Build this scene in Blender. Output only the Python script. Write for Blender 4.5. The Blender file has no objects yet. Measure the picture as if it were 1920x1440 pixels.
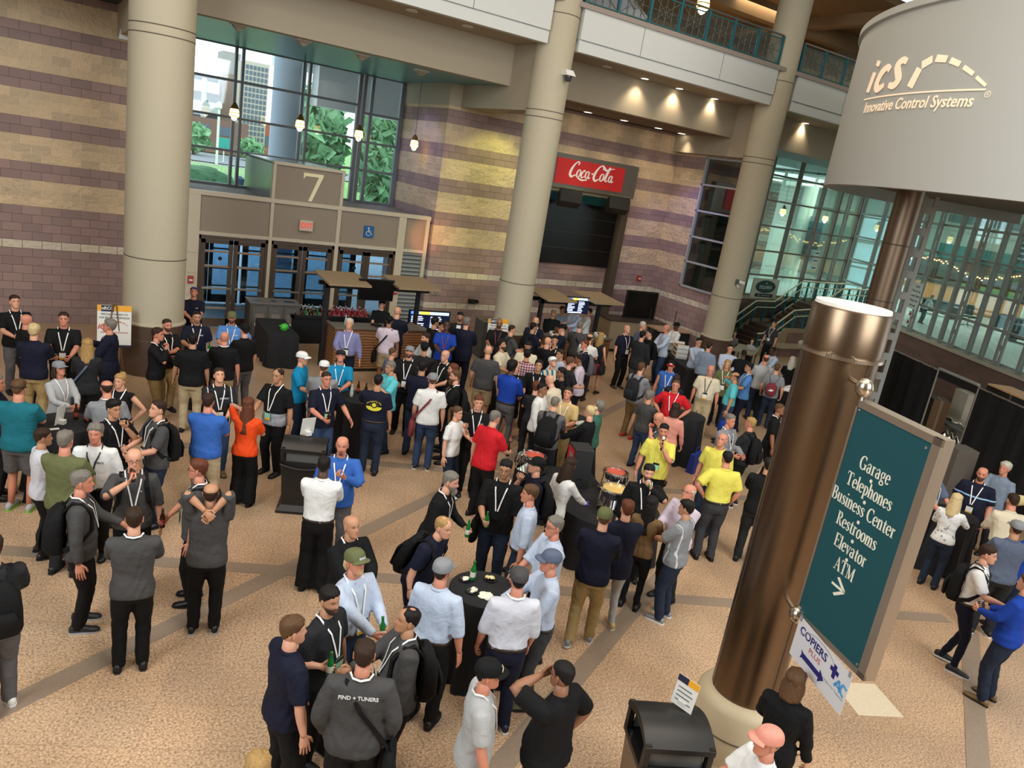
import bpy, bmesh, math, random
import numpy as np
from mathutils import Vector, Matrix
random.seed(7); R = math.radians; PI = math.pi

# ------------------------------------------------------------------ camera, world, exposure, room lights
scene = bpy.context.scene
C = scene.collection
H_EYE = 5.5
def _cam_axes(roll=R(9.4), pitch=R(15.6), yaw=R(56)):
    cp, sp, c, s = math.cos(pitch), math.sin(pitch), math.cos(yaw), math.sin(yaw)
    fw = Vector((cp*c, cp*s, -sp)); up0 = Vector((sp*c, sp*s, cp)); r0 = Vector((s, -c, 0))
    return r0*math.cos(roll)+up0*math.sin(roll), up0*math.cos(roll)-r0*math.sin(roll), fw
_r, _u, _f = _cam_axes()
cam = bpy.data.objects.new('camera', bpy.data.cameras.new('camera'))
cam.data.sensor_width = 36; cam.data.lens = 1430/1920*36; cam.data.clip_start = .05; cam.data.clip_end = 500
cam.matrix_world = Matrix(((_r.x, _u.x, -_f.x, 0), (_r.y, _u.y, -_f.y, 0), (_r.z, _u.z, -_f.z, H_EYE), (0, 0, 0, 1)))
C.objects.link(cam); scene.camera = cam
vs = scene.view_settings
scene.display_settings.display_device = 'sRGB'
vs.view_transform = 'Standard'; vs.look = 'None'; vs.gamma = 1; vs.use_curve_mapping = False
vs.exposure = 0.36
w = bpy.data.worlds.new('world'); scene.world = w; w.use_nodes = True
bg = w.node_tree.nodes['Background']; bg.inputs[0].default_value = (.86, .93, 1, 1); bg.inputs[1].default_value = 2.0
scene.cycles.max_bounces = 6; scene.cycles.diffuse_bounces = 3; scene.cycles.glossy_bounces = 3
scene.cycles.transmission_bounces = 4; scene.cycles.transparent_max_bounces = 10
scene.cycles.sample_clamp_indirect = 4; scene.cycles.caustics_reflective = False; scene.cycles.caustics_refractive = False

def lamp(name, kind, loc, energy, color, target=None, size=.5, spot=None, blend=.6, sy=None):
    L = bpy.data.lights.new(name, kind); L.energy = energy; L.color = color
    if kind == 'AREA':
        L.size = size
        if sy: L.shape = 'RECTANGLE'; L.size_y = sy
    else: L.shadow_soft_size = size
    if kind == 'SPOT': L.spot_size = R(spot); L.spot_blend = blend
    o = bpy.data.objects.new(name, L); o.location = loc; C.objects.link(o)
    if target is not None:
        o.rotation_euler = (Vector(target)-Vector(loc)).to_track_quat('-Z', 'Y').to_euler()
    return o
WARM = (1, .84, .66)
# high-bay ceiling lamps of the hall (above the picture)
for (x, y, e) in ((2, 5, 250), (9, 3, 210), (3, 13, 170), (10, 11, 200), (14, 6, 90), (15, 14, 130), (24, 15, 60)):
    lamp('hall_lamp', 'AREA', (x, y, 12.6), e*.72, WARM, (x, y, 0), size=1.6)
# unseen area fills added above and behind the viewer, replacing open-sky ambient
lamp('top_fill', 'AREA', (6, 4, 12.7), 330, (.96, .98, 1), (6, 4, 0), size=10)
lamp('top_fill', 'AREA', (16, 7, 12.7), 200, (.96, .98, 1), (14, 8, 0), size=8)
lamp('side_fill', 'AREA', (-7.5, 4, 9.5), 1250, (.90, .97, 1), (10, 12, 4), size=7)
lamp('side_fill', 'AREA', (8, -6.5, 9.5), 1350, (.90, .97, 1), (12, 14, 4), size=8)
# coloured uplights that wash the block walls
lamp('wall_wash', 'SPOT', (13.4, 19.6, 7.5), 250, (.88, .95, .30), (12.2, 21.7, 4.4), .15, 62)
lamp('wall_wash', 'SPOT', (12.0, 19.8, 1.2), 40, (1, .95, .45), (12.3, 21.7, 3.2), .15, 80)
lamp('wall_wash', 'SPOT', (8.6, 22.6, 7.2), 90, (.42, .40, 1), (10.7, 23.2, 4.8), .15, 80)
lamp('wall_wash', 'SPOT', (9.8, 20.4, 2.6), 60, (1, .36, .12), (10.8, 22.0, 3.2), .15, 50)
lamp('wall_wash', 'SPOT', (18.0, 19.6, 7.0), 170, (.5, .44, 1), (20.2, 20.4, 3.4), .15, 75)
lamp('wall_wash', 'SPOT', (1.0, 19.0, 9.2), 420, (1, .80, .55), (-.2, 21.7, 5.9), .15, 62)
lamp('wall_wash', 'SPOT', (13.9, 20.4, 6.9), 60, (.95, 1, .35), (16.2, 20.9, 4.9), .08, 44)
lamp('wall_wash', 'SPOT', (19.2, 20.3, 8.4), 200, (1, .82, .5), (19.2, 21.7, 5), .1, 60)
lamp('wall_wash', 'SPOT', (16.2, 19.6, 1.8), 50, (1, .8, .5), (16.4, 21.7, 4.4), .1, 90)

# ------------------------------------------------------------------ materials
def lin(c):
    if isinstance(c, str): c = tuple(int(c[i:i+2], 16) for i in (0, 2, 4))
    return tuple(((v/255)/12.92 if v/255 <= .04045 else ((v/255+.055)/1.055)**2.4) for v in c)
_M = {}
def nodes(m):
    nt = m.node_tree
    return nt, nt.nodes, nt.links, nt.nodes['Principled BSDF']
def setp(b, **k):
    for n, v in k.items(): b.inputs[n].default_value = v
def mat(name, col, rough=.6, metal=0, emit=0, alpha=1, bump=0, scale=30, var=0, spec=None, obj=False):
    key = (name, str(col), rough, metal, emit, bump, scale, var)
    if key in _M: return _M[key]
    m = bpy.data.materials.new(name); m.use_nodes = True; nt, N, L, b = nodes(m)
    c = (*lin(col), 1)
    setp(b, **{'Base Color': c, 'Roughness': rough, 'Metallic': metal})
    if spec is not None: b.inputs['Specular IOR Level'].default_value = spec
    if emit: b.inputs['Emission Color'].default_value = c; b.inputs['Emission Strength'].default_value = emit
    m.diffuse_color = c
    if bump or var:
        tc = N.new('ShaderNodeTexCoord'); nz = N.new('ShaderNodeTexNoise'); nz.inputs['Scale'].default_value = scale; nz.inputs['Detail'].default_value = 3
        L.new(tc.outputs['Object'], nz.inputs['Vector'])
        if bump:
            bp = N.new('ShaderNodeBump'); bp.inputs['Strength'].default_value = bump; bp.inputs['Distance'].default_value = .02
            L.new(nz.outputs['Fac'], bp.inputs['Height']); L.new(bp.outputs[0], b.inputs['Normal'])
        if var:
            mx = N.new('ShaderNodeMix'); mx.data_type = 'RGBA'
            mx.inputs[6].default_value = tuple(v*(1-var) for v in c[:3])+(1,); mx.inputs[7].default_value = tuple(min(1, v*(1+var)) for v in c[:3])+(1,)
            L.new(nz.outputs['Fac'], mx.inputs[0]); L.new(mx.outputs[2], b.inputs['Base Color'])
    _M[key] = m; return m
def glassmat(name, tint, gloss=.12, opac=0.0):
    if name in _M: return _M[name]
    m = bpy.data.materials.new(name); m.use_nodes = True; nt = m.node_tree; N = nt.nodes; L = nt.links
    N.remove(N['Principled BSDF']); out = N['Material Output']
    tr = N.new('ShaderNodeBsdfTransparent'); tr.inputs[0].default_value = (*lin(tint), 1)
    gl = N.new('ShaderNodeBsdfGlossy'); gl.inputs['Roughness'].default_value = .03; gl.inputs[0].default_value = (.9, .95, 1, 1)
    lw = N.new('ShaderNodeLayerWeight'); lw.inputs[0].default_value = .35
    mul = N.new('ShaderNodeMath'); mul.operation = 'MULTIPLY_ADD'; mul.inputs[1].default_value = .3; mul.inputs[2].default_value = gloss
    L.new(lw.outputs['Fresnel'], mul.inputs[0])
    mx = N.new('ShaderNodeMixShader'); L.new(mul.outputs[0], mx.inputs[0]); L.new(tr.outputs[0], mx.inputs[1]); L.new(gl.outputs[0], mx.inputs[2])
    L.new(mx.outputs[0], out.inputs[0]); _M[name] = m; return m
def block_mat(name, axis, white2=False, dark=(158, 134, 128), tan=(216, 192, 158)):
    """split-face concrete blocks in coloured courses; axis 0: wall runs along x, 1: along y"""
    m = bpy.data.materials.new(name); m.use_nodes = True; nt, N, L, b = nodes(m)
    def math_(op, a, bb=None, c=None):
        n = N.new('ShaderNodeMath'); n.operation = op
        for i, v in enumerate((a, bb, c)):
            if v is None: continue
            if isinstance(v, (int, float)): n.inputs[i].default_value = v
            else: L.new(v, n.inputs[i])
        return n.outputs[0]
    tc = N.new('ShaderNodeTexCoord'); sp = N.new('ShaderNodeSeparateXYZ'); L.new(tc.outputs['Object'], sp.inputs[0])
    cb = N.new('ShaderNodeCombineXYZ'); L.new(sp.outputs[axis], cb.inputs[0]); L.new(sp.outputs[2], cb.inputs[1])
    z = sp.outputs[2]
    br = N.new('ShaderNodeTexBrick'); L.new(cb.outputs[0], br.inputs['Vector'])
    br.offset = .5; setp(br, **{'Scale': 1, 'Mortar Size': .006, 'Mortar Smooth': .1, 'Bias': 0, 'Brick Width': .406, 'Row Height': .203, 'Color1': (.80, .80, .82, 1), 'Color2': (1.06, 1.02, 1.0, 1), 'Mortar': (1, 1, 1, 1)})
    t = math_('MULTIPLY', z, 1/(.203*5)); t = math_('ADD', t, -14/5+10); fr = math_('FRACT', t)
    istan = math_('MULTIPLY', math_('LESS_THAN', fr, .6), math_('GREATER_THAN', z, 14*.203))
    w1 = math_('MULTIPLY', math_('GREATER_THAN', z, 9*.203), math_('LESS_THAN', z, 10*.203))
    if white2: w1 = math_('MAXIMUM', w1, math_('MULTIPLY', math_('GREATER_THAN', z, 4*.203), math_('LESS_THAN', z, 5*.203)))
    def mix(f, a, bb):
        n = N.new('ShaderNodeMix'); n.data_type = 'RGBA'; L.new(f, n.inputs[0]) if not isinstance(f, float) else setattr(n.inputs[0], 'default_value', f)
        for i, v in ((6, a), (7, bb)):
            if isinstance(v, tuple): n.inputs[i].default_value = (*lin(v), 1)
            else: L.new(v, n.inputs[i])
        return n.outputs[2]
    c = mix(istan, dark, tan); c = mix(w1, c, (216, 206, 186))
    n1 = N.new('ShaderNodeTexNoise'); n1.inputs['Scale'].default_value = 2.2; n1.inputs['Detail'].default_value = 2; L.new(cb.outputs[0], n1.inputs['Vector'])
    mul = N.new('ShaderNodeMix'); mul.data_type = 'RGBA'; mul.blend_type = 'MULTIPLY'; mul.inputs[0].default_value = 1
    L.new(c, mul.inputs[6]); L.new(br.outputs['Color'], mul.inputs[7])
    mort = mix(istan, (122, 102, 96), (228, 204, 168))
    fin = mix(br.outputs['Fac'], mul.outputs[2], mort)
    L.new(fin, b.inputs['Base Color']); b.inputs['Roughness'].default_value = .9
    nz = N.new('ShaderNodeTexNoise'); nz.inputs['Scale'].default_value = 9; nz.inputs['Detail'].default_value = 5; L.new(cb.outputs[0], nz.inputs['Vector'])
    rough = math_('MULTIPLY', nz.outputs['Fac'], math_('MULTIPLY_ADD', math_('MAXIMUM', istan, w1), 1.3, .18))
    hgt = math_('SUBTRACT', rough, math_('MULTIPLY', br.outputs['Fac'], .5))
    bp = N.new('ShaderNodeBump'); bp.inputs['Strength'].default_value = .9; bp.inputs['Distance'].default_value = .05
    L.new(hgt, bp.inputs['Height']); L.new(bp.outputs[0], b.inputs['Normal'])
    return m
def floor_mat():
    m = bpy.data.materials.new('granite_tile'); m.use_nodes = True; nt, N, L, b = nodes(m)
    tc = N.new('ShaderNodeTexCoord')
    mp = N.new('ShaderNodeMapping'); mp.inputs['Rotation'].default_value = (0, 0, R(24)); L.new(tc.outputs['Object'], mp.inputs[0])
    br = N.new('ShaderNodeTexBrick'); br.offset = 0; L.new(mp.outputs[0], br.inputs['Vector'])
    setp(br, **{'Scale': 1, 'Mortar Size': .004, 'Mortar Smooth': .3, 'Bias': 0, 'Brick Width': .6, 'Row Height': .6, 'Color1': (.94, .95, .97, 1), 'Color2': (1.04, 1.02, 1, 1), 'Mortar': (.75, .72, .7, 1)})
    n1 = N.new('ShaderNodeTexNoise'); n1.inputs['Scale'].default_value = 42; n1.inputs['Detail'].default_value = 3; n1.inputs['Roughness'].default_value = .75; L.new(tc.outputs['Object'], n1.inputs['Vector'])
    cr = N.new('ShaderNodeValToRGB'); e = cr.color_ramp.elements
    e[0].position = .34; e[0].color = (*lin((126, 104, 86)), 1); e[1].position = .66; e[1].color = (*lin((224, 196, 162)), 1)
    q = cr.color_ramp.elements.new(.48); q.color = (*lin((188, 154, 122)), 1)
    L.new(n1.outputs['Fac'], cr.inputs[0])
    n2 = N.new('ShaderNodeTexNoise'); n2.inputs['Scale'].default_value = .9; n2.inputs['Detail'].default_value = 4; L.new(tc.outputs['Object'], n2.inputs['Vector'])
    r2 = N.new('ShaderNodeMapRange'); r2.inputs[1].default_value = .35; r2.inputs[2].default_value = .65; r2.inputs[3].default_value = .86; r2.inputs[4].default_value = 1.05; L.new(n2.outputs['Fac'], r2.inputs[0])
    m1 = N.new('ShaderNodeMix'); m1.data_type = 'RGBA'; m1.blend_type = 'MULTIPLY'; m1.inputs[0].default_value = 1; L.new(cr.outputs[0], m1.inputs[6]); L.new(br.outputs['Color'], m1.inputs[7])
    m2 = N.new('ShaderNodeVectorMath'); m2.operation = 'SCALE'; L.new(m1.outputs[2], m2.inputs[0]); L.new(r2.outputs[0], m2.inputs['Scale'])
    L.new(m2.outputs[0], b.inputs['Base Color']); b.inputs['Roughness'].default_value = .38
    return m
CREAM = mat('cream_plaster', (186, 177, 154), .75, bump=.08, scale=60)
WHITE = mat('white_panel', (226, 226, 222), .6)
FASC = mat('fascia_white', (206, 210, 208), .6)
BEIGE = mat('beige_plaster', (170, 157, 136), .8, bump=.05, scale=40)
TAUPE = mat('taupe_panel', (146, 132, 116), .55)
CREAMF = mat('cream_frame', (196, 184, 162), .5)
DARK = mat('black_metal', (22, 22, 24), .45)
GREYM = mat('grey_aluminium', (120, 126, 128), .4, .6)
BRONZE = mat('bronze_frame', (86, 72, 60), .4, .3)
TEAL = mat('teal_metal', (30, 96, 106), .5)
STEEL = mat('brushed_steel', (196, 184, 168), .28, 1, bump=.03, scale=20)
BLACKCLOTH = mat('black_tablecloth', (14, 14, 18), .85, bump=.2, scale=12)
GLASS = glassmat('clear_glass', (246, 252, 252), .03)
GLASS_T = glassmat('teal_glass', (240, 250, 247), .04)
SCREEN_OFF = mat('screen_off', (10, 10, 11), .25)
BROWNSTONE = mat('brown_granite', (84, 66, 54), .35, bump=.05, scale=30, var=.25)

# ------------------------------------------------------------------ helpers
class MB:
    def __init__(s): s.v = []; s.f = []; s.m = []; s.c = []; s.mi = 0; s.smooth = False
    def add(s, vs_, fs, col=None):
        o = len(s.v); s.v += [tuple(map(float, p)) for p in vs_]; s.f += [tuple(o+i for i in q) for q in fs]; s.m += [s.mi]*len(fs)
        if col is not None: s.c += list(col)
        return s
    def box(s, a, b, M=None):
        x0, y0, z0 = a; x1, y1, z1 = b
        P = [(x0, y0, z0), (x1, y0, z0), (x1, y1, z0), (x0, y1, z0), (x0, y0, z1), (x1, y0, z1), (x1, y1, z1), (x0, y1, z1)]
        if M is not None: P = [tuple(M @ Vector(p)) for p in P]
        return s.add(P, [(3, 2, 1, 0), (4, 5, 6, 7), (0, 1, 5, 4), (1, 2, 6, 5), (2, 3, 7, 6), (3, 0, 4, 7)])
    def loft(s, rings, cap=True, col=None, closed=True):
        n = len(rings[0]); P = [p for r in rings for p in r]; F = []
        for i in range(len(rings)-1):
            for j in range(n if closed else n-1):
                k = (j+1) % n; F.append((i*n+j, i*n+k, (i+1)*n+k, (i+1)*n+j))
        if cap and closed: F.append(tuple(range(n-1, -1, -1))); F.append(tuple((len(rings)-1)*n+j for j in range(n)))
        return s.add(P, F, col)
    def tube(s, path, rad, n=10, cap=True, flat=None):
        path = [np.array(p, float) for p in path]; rings = []; u = None
        for i, p in enumerate(path):
            d = path[min(i+1, len(path)-1)]-path[max(i-1, 0)]; d = d/(np.linalg.norm(d)+1e-9)
            if u is None:
                a = np.array([0, 0, 1.]) if abs(d[2]) < .9 else np.array([1., 0, 0]); u = np.cross(a, d)
            u = u-d*(u@d); u /= np.linalg.norm(u)+1e-9; v = np.cross(d, u)
            r = rad[i] if isinstance(rad, (list, tuple)) else rad
            ra, rb = r if isinstance(r, (list, tuple)) else (r, r)
            rings.append([p+u*ra*math.cos(t)+v*rb*math.sin(t) for t in (2*PI*j/n for j in range(n))])
        return s.loft(rings, cap)
    def cyl(s, x, y, z0, z1, r0, r1=None, n=32):
        r1 = r0 if r1 is None else r1
        return s.loft([[(x+r*math.cos(2*PI*j/n), y+r*math.sin(2*PI*j/n), z) for j in range(n)] for z, r in ((z0, r0), (z1, r1))])
    def lathe(s, x, y, prof, n=24, M=None):
        rg = [[(x+r*math.cos(2*PI*j/n), y+r*math.sin(2*PI*j/n), z) for j in range(n)] for r, z in prof]
        if M is not None: rg = [[tuple(M @ Vector(p)) for p in r] for r in rg]
        return s.loft(rg)
    def prism(s, poly, h, M=None):
        """poly: list of (x, y); extruded from z=0 to h, placed by M"""
        n = len(poly); P = [Vector((x, y, 0)) for x, y in poly]+[Vector((x, y, h)) for x, y in poly]
        if M is not None: P = [M @ p for p in P]
        return s.add(P, [tuple(range(n-1, -1, -1)), tuple(range(n, 2*n))]+[(i, (i+1) % n, n+(i+1) % n, n+i) for i in range(n)])
    def build(s, name, mats, parent=None, smooth=None, bevel=0):
        me = bpy.data.meshes.new(name); me.from_pydata(s.v, [], s.f)
        mats = mats if isinstance(mats, (list, tuple)) else [mats]
        for m in mats: me.materials.append(m)
        if any(s.m): me.polygons.foreach_set('material_index', s.m)
        if s.c and len(s.c) == len(s.v):
            a = me.color_attributes.new('Col', 'FLOAT_COLOR', 'POINT'); a.data.foreach_set('color', np.array(s.c, np.float32).ravel())
        bm = bmesh.new(); bm.from_mesh(me); bmesh.ops.recalc_face_normals(bm, faces=bm.faces); bm.to_mesh(me); bm.free()
        if smooth or s.smooth:
            me.polygons.foreach_set('use_smooth', [True]*len(me.polygons))
            if smooth != 'all': me.set_sharp_from_angle(angle=R(42))
        me.update()
        o = bpy.data.objects.new(name, me); C.objects.link(o); o.parent = parent
        if bevel:
            md = o.modifiers.new('bevel', 'BEVEL'); md.width = bevel; md.segments = 2; md.limit_method = 'ANGLE'
        return o
def tag(o, label, cat, group=None, kind=None):
    if label: o['label'] = label
    if cat: o['category'] = cat
    if group: o['group'] = group
    if kind: o['kind'] = kind
    return o
def struct(o): o['kind'] = 'structure'; return o
def empty(name, loc=(0, 0, 0), rz=0):
    o = bpy.data.objects.new(name, None); o.location = loc; o.rotation_euler = (0, 0, rz); o.empty_display_size = .2; C.objects.link(o); return o
def copy_tree(o, parent=None):
    c = o.copy(); C.objects.link(c); c.parent = parent
    for ch in [q for q in bpy.data.objects if q.parent == o and q != c]: copy_tree(ch, c)
    return c
def text_mb(txt, size, M, depth=.004, mb=None, shear=0, space=1.0, xs=1.0, align='CENTER', bold=0):
    cu = bpy.data.curves.new('t', 'FONT'); cu.body = txt; cu.size = size; cu.extrude = depth/2; cu.align_x = align; cu.align_y = 'CENTER'; cu.shear = shear
    cu.space_character = space; cu.offset = bold; cu.resolution_u = 3
    o = bpy.data.objects.new('t', cu); C.objects.link(o); dg = bpy.context.evaluated_depsgraph_get(); me = bpy.data.meshes.new_from_object(o.evaluated_get(dg))
    mb = mb or MB(); S = Matrix.Diagonal((xs, 1, 1, 1)); mb.add([M @ S @ v.co for v in me.vertices], [tuple(p.vertices) for p in me.polygons])
    bpy.data.objects.remove(o); bpy.data.curves.remove(cu); bpy.data.meshes.remove(me); return mb
def frame_m(origin, xdir, ydir):
    x = Vector(xdir).normalized(); y = Vector(ydir).normalized(); z = x.cross(y)
    return Matrix(((x.x, y.x, z.x, origin[0]), (x.y, y.y, z.y, origin[1]), (x.z, y.z, z.z, origin[2]), (0, 0, 0, 1)))
FRONT = lambda x, y, z: frame_m((x, y, z), (1, 0, 0), (0, 0, 1))        # a face that looks towards -y
LEFTF = lambda x, y, z: frame_m((x, y, z), (0, -1, 0), (0, 0, 1))       # a face that looks towards -x

# area fills added to brighten the raised shopping level behind the glazing
lamp('mall_fill', 'AREA', (38, 24, 7.5), 620, (.82, 1, .92), (38, 24, 0), size=8)
lamp('mall_fill', 'AREA', (36, 14, 7.5), 330, (.86, 1, .92), (36, 14, 0), size=5)
lamp('mall_fill', 'AREA', (42, 10, 7.5), 380, (1, .95, .8), (42, 10, 0), size=5)
lamp('mall_fill', 'AREA', (28, 26, 7.5), 300, (.82, 1, .96), (28, 26, 0), size=4)

# ------------------------------------------------------------------ the hall: floor, walls, columns, mezzanine
def sbox(name, a, b, m, kind='structure', parent=None, bevel=0):
    o = MB().box(a, b).build(name, m, parent, bevel=bevel)
    if parent is None: o['kind'] = kind
    return o
FLOOR = floor_mat()
sbox('floor', (-9, -6, -.3), (34, 21.9, 0), FLOOR)
BANDM = mat('grey_granite', (148, 130, 112), .4, bump=.05, scale=60, var=.3)
_bz = [.002]
def band(x0, y0, x1, y1, e0, e1, wd=.24):
    _bz[0] += .0012; zt = _bz[0]
    d = Vector((x1-x0, y1-y0, 0)).normalized(); n = Vector((-d.y, d.x, 0))*wd/2
    a = Vector((x0, y0, 0))-d*e0; b = Vector((x1, y1, 0))+d*e1
    P = [a-n, b-n, b+n, a+n]
    mb = MB(); mb.add([(p.x, p.y, z) for z in (.0, zt) for p in P], [(3, 2, 1, 0), (4, 5, 6, 7), (0, 1, 5, 4), (1, 2, 6, 5), (2, 3, 7, 6), (3, 0, 4, 7)])
    return struct(mb.build('trim_floor', BANDM))
band(-.23, 7.13, 8.16, 11.67, 4, 9); band(-.28, 10.18, 11.83, 4.77, 3, 0); band(5.22, 11.99, 10.82, 9.53, 4, 5)
band(3.79, 4.77, 9.55, 7.95, 3, 9); band(11.86, 4.43, 8.85, 2.76, 0, 2.5)
LM = mat('pale_granite', (224, 208, 180), .38, bump=.03, var=.15)
o = MB().box((-.3, -.3, .0), (.3, .3, .003)).build('trim_floor', LM); o.matrix_world = Matrix.Translation((8.65, 4.02, .0)) @ Matrix.Rotation(R(-24), 4, 'Z'); struct(o)

sbox('ceiling_hall', (-9, -8, 12.9), (34, 17.3, 13.1), BEIGE); sbox('wall_rear', (-9, -8.2, 0), (34, -8, 13), BEIGE); sbox('wall_side', (-9.2, -8.2, 0), (-9, 22, 13), BEIGE); sbox('floor_rear', (-9, -8.2, -.3), (34, -6, 0), FLOOR)
BW0, BW1 = block_mat('block_wall_x', 0), block_mat('block_wall_y', 1, True)
BW2 = block_mat('block_wall_recess', 0, True)
BRICKR = block_mat('brick_low', 0, False, (128, 100, 90), (128, 100, 90))
sbox('wall_left', (-9, 21.7, 0), (3.62, 22.1, 12.6), BW0)
sbox('wall_recess', (10.77, 21.7, 0), (20.2, 22.1, 7.6), BW2)
sbox('wall_alcove', (10.77, 22.1, 0), (11.1, 25.3, 7.0), BW1)
sbox('trim_1', (10.74, 21.66, 7.0), (11.15, 25.3, 7.62), BEIGE)
sbox('wall_alcove_left', (3.4, 22.1, 0), (3.62, 25.3, 7.6), BEIGE)
# return wall with the tall window beside the far column
w4 = MB(); w4.box((20.2, 17.9, 0), (20.6, 22.1, 2.4)).box((20.2, 17.9, 6.95), (20.6, 22.1, 7.1)).box((20.2, 20.18, 2.4), (20.6, 22.1, 6.95)).box((20.2, 17.9, 2.4), (20.6, 18.3, 6.95))
struct(w4.build('wall_return', BW1))
wn = MB()
LG = mat('light_grey_frame', (168, 170, 172), .45)
for y in (18.3, 20.12): wn.box((20.14, y, 2.4), (20.3, y+.07, 6.95))
for z in (2.4, 3.28, 4.17, 5.08, 5.98, 6.88): wn.box((20.14, 18.3, z), (20.3, 20.18, z+.06))
wf = struct(wn.build('window_1', LG)); MB().box((20.24, 18.36, 2.45), (20.26, 20.12, 6.9)).build('pane', glassmat('dim_glass', (120, 112, 104), .16), wf)

# columns
def column(x, y, r, zb=1.14):
    e = empty('column', (x, y, 0)); e['kind'] = 'structure'
    MB().cyl(0, 0, zb, 12.6, r, n=48).build('shaft', CREAM, e, True)
    b = MB(); b.cyl(0, 0, 0, zb-.04, r+.035, n=48); b.build('base', BROWNSTONE, e, True)
    l = MB(); l.lathe(0, 0, [(r+.035, zb-.04), (r+.05, zb-.02), (r+.045, zb+.01), (r, zb+.03)], 48); l.build('base_lip', CREAM, e, True)
    g = MB()
    for z in (2.52, 6.86, 7.03, 9.35): g.cyl(0, 0, z, z+.022, r+.003, n=48)
    g.cyl(0, 0, .78, .80, r+.038, n=48)
    g.build('joint', mat('joint_line', (96, 86, 74), .9), e, True); return e
column(2.39, 17.76, .61); column(11.59, 17.75, .5); column(20.0, 17.75, .5)
struct(MB().cyl(30.5, 11.2, 0, 7.4, .45).build('column_far', mat('grey_stone', (120, 110, 96), .7), None, True))
struct(MB().cyl(24.6, 8.8, 0, 7.4, .5).build('column_far', mat('grey_stone', (120, 110, 96), .7), None, True))

# mezzanine: fascia, soffit, beams
FZ0, FZ1 = 8.6, 9.62
fb = MB()
for a, b in ((-9, 11.1), (12.05, 19.5), (20.5, 34)):
    fb.box((a, 17.38, FZ0), (b, 17.6, 8.87)).box((a, 17.35, 8.9), (b, 17.6, FZ1)).box((a, 17.42, 8.86), (b, 17.6, 8.91))
struct(fb.build('trim_fascia', FASC))
jm = MB()
for x in (-1.7, 2.4, 5.6, 8.9, 14.05, 17.1, 22.9, 25.8): jm.box((x, 17.345, 8.9), (x+.02, 17.36, FZ1))
struct(jm.build('trim_joints', mat('joint_grey', (140, 140, 138), .8)))
sbox('trim_curb', (-9, 17.3, FZ1), (34, 17.62, FZ1+.12), mat('curb_stone', (150, 140, 132), .6))
sbox('ceiling_soffit', (-9, 17.5, 8.63), (34, 19.2, 8.75), BEIGE)
for a, b in ((-9, 11.15), (12.03, 19.9), (20.85, 34)): sbox('trim_beam', (a, 19.0, 7.6), (b, 19.35, 8.7), BEIGE)
for x in (1.95, 11.15, 19.9):
    sbox('trim_crossbeam', (x, 17.9, 7.0), (x+.88, 22.1, 8.66), BEIGE)
TEALC = mat('teal_slat_ceiling', (104, 156, 160), .3)
sl = MB()
y = 19.36
while y < 25.2: sl.box((2.9, y, 7.62), (11.14, y+.13, 7.66)); y += .15
struct(sl.build('ceiling_slats', TEALC)); sbox('ceiling_alcove', (-9, 19.36, 7.68), (11.14, 25.6, 7.8), mat('dark_teal', (26, 50, 54), .7))
sbox('ceiling_recess', (12.03, 19.36, 7.62), (19.9, 22.1, 7.7), mat('brown_soffit', (120, 104, 86), .8))
sbox('ceiling_entry_right', (20.85, 19.36, 7.62), (34, 36, 7.7), mat('grey_teal_soffit', (120, 140, 138), .6))
sbox('floor_mezzanine', (-9, 17.6, 9.2), (34, 28, 9.4), BEIGE)
sbox('wall_mezzanine', (-9, 27.5, 9.4), (40, 27.8, 12.6), mat('tan_paint', (190, 160, 116), .8))
BRC = mat('brown_ceiling', (128, 104, 76), .8)
sbox('ceiling', (-9, 17.2, 12.5), (40, 28, 12.7), BRC)
for a in ((13, 19.4), (18.6, 19.4), (24.5, 19.4), (28, 22)):
    sbox('trim_ceiling', (a[0], 17.3, 12.1), (a[0]+.35, 27.5, 12.5), BRC)
sbox('trim_ceiling', (10, 21.0, 11.9), (40, 21.4, 12.5), BRC)

# balustrade of the mezzanine
def balustrade(x0, x1):
    e = empty('balustrade', (x0, 17.45, 9.74)); e['kind'] = 'structure'; L = x1-x0; n = round(L/1.06); d = L/n
    MB().tube([(0, 0, .86), (L, 0, .86)], .028, 8).build('top_rail', GREYM, e, True)
    MB().box((0, -.015, .05), (L, .015, .08)).box((0, -.015, .74), (L, .015, .77)).build('bottom_rail', TEAL, e)
    for i in range(n+1): MB().box((i*d-.035, -.03, 0), (i*d+.035, .03, .84)).build('post', TEAL, e)
    for i in range(n):
        m = MB(); cx = (i+.5)*d; z0, z1, h = .08, .74, d/2-.05
        for a, b in (((-1, -1), (1, 1)), ((-1, 1), (1, -1)), ((0, -1), (0, 1)), ((-1, 0), (1, 0)), ((-.5, 0), (0, .5)), ((0, .5), (.5, 0)), ((.5, 0), (0, -.5)), ((0, -.5), (-.5, 0)), ((-.5, -1), (-.5, 1)), ((.5, -1), (.5, 1))):
            m.tube([(cx+a[0]*h, 0, .41+a[1]*.33), (cx+b[0]*h, 0, .41+b[1]*.33)], .008, 5)
        m.build('lattice', mat('bronze_bar', (92, 98, 92), .5), e)
        MB().box((i*d+.04, .01, .08), (i*d+d-.04, .018, .74)).build('pane', GLASS, e)
    return e
balustrade(12.1, 19.5); balustrade(20.5, 29.2)

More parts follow.
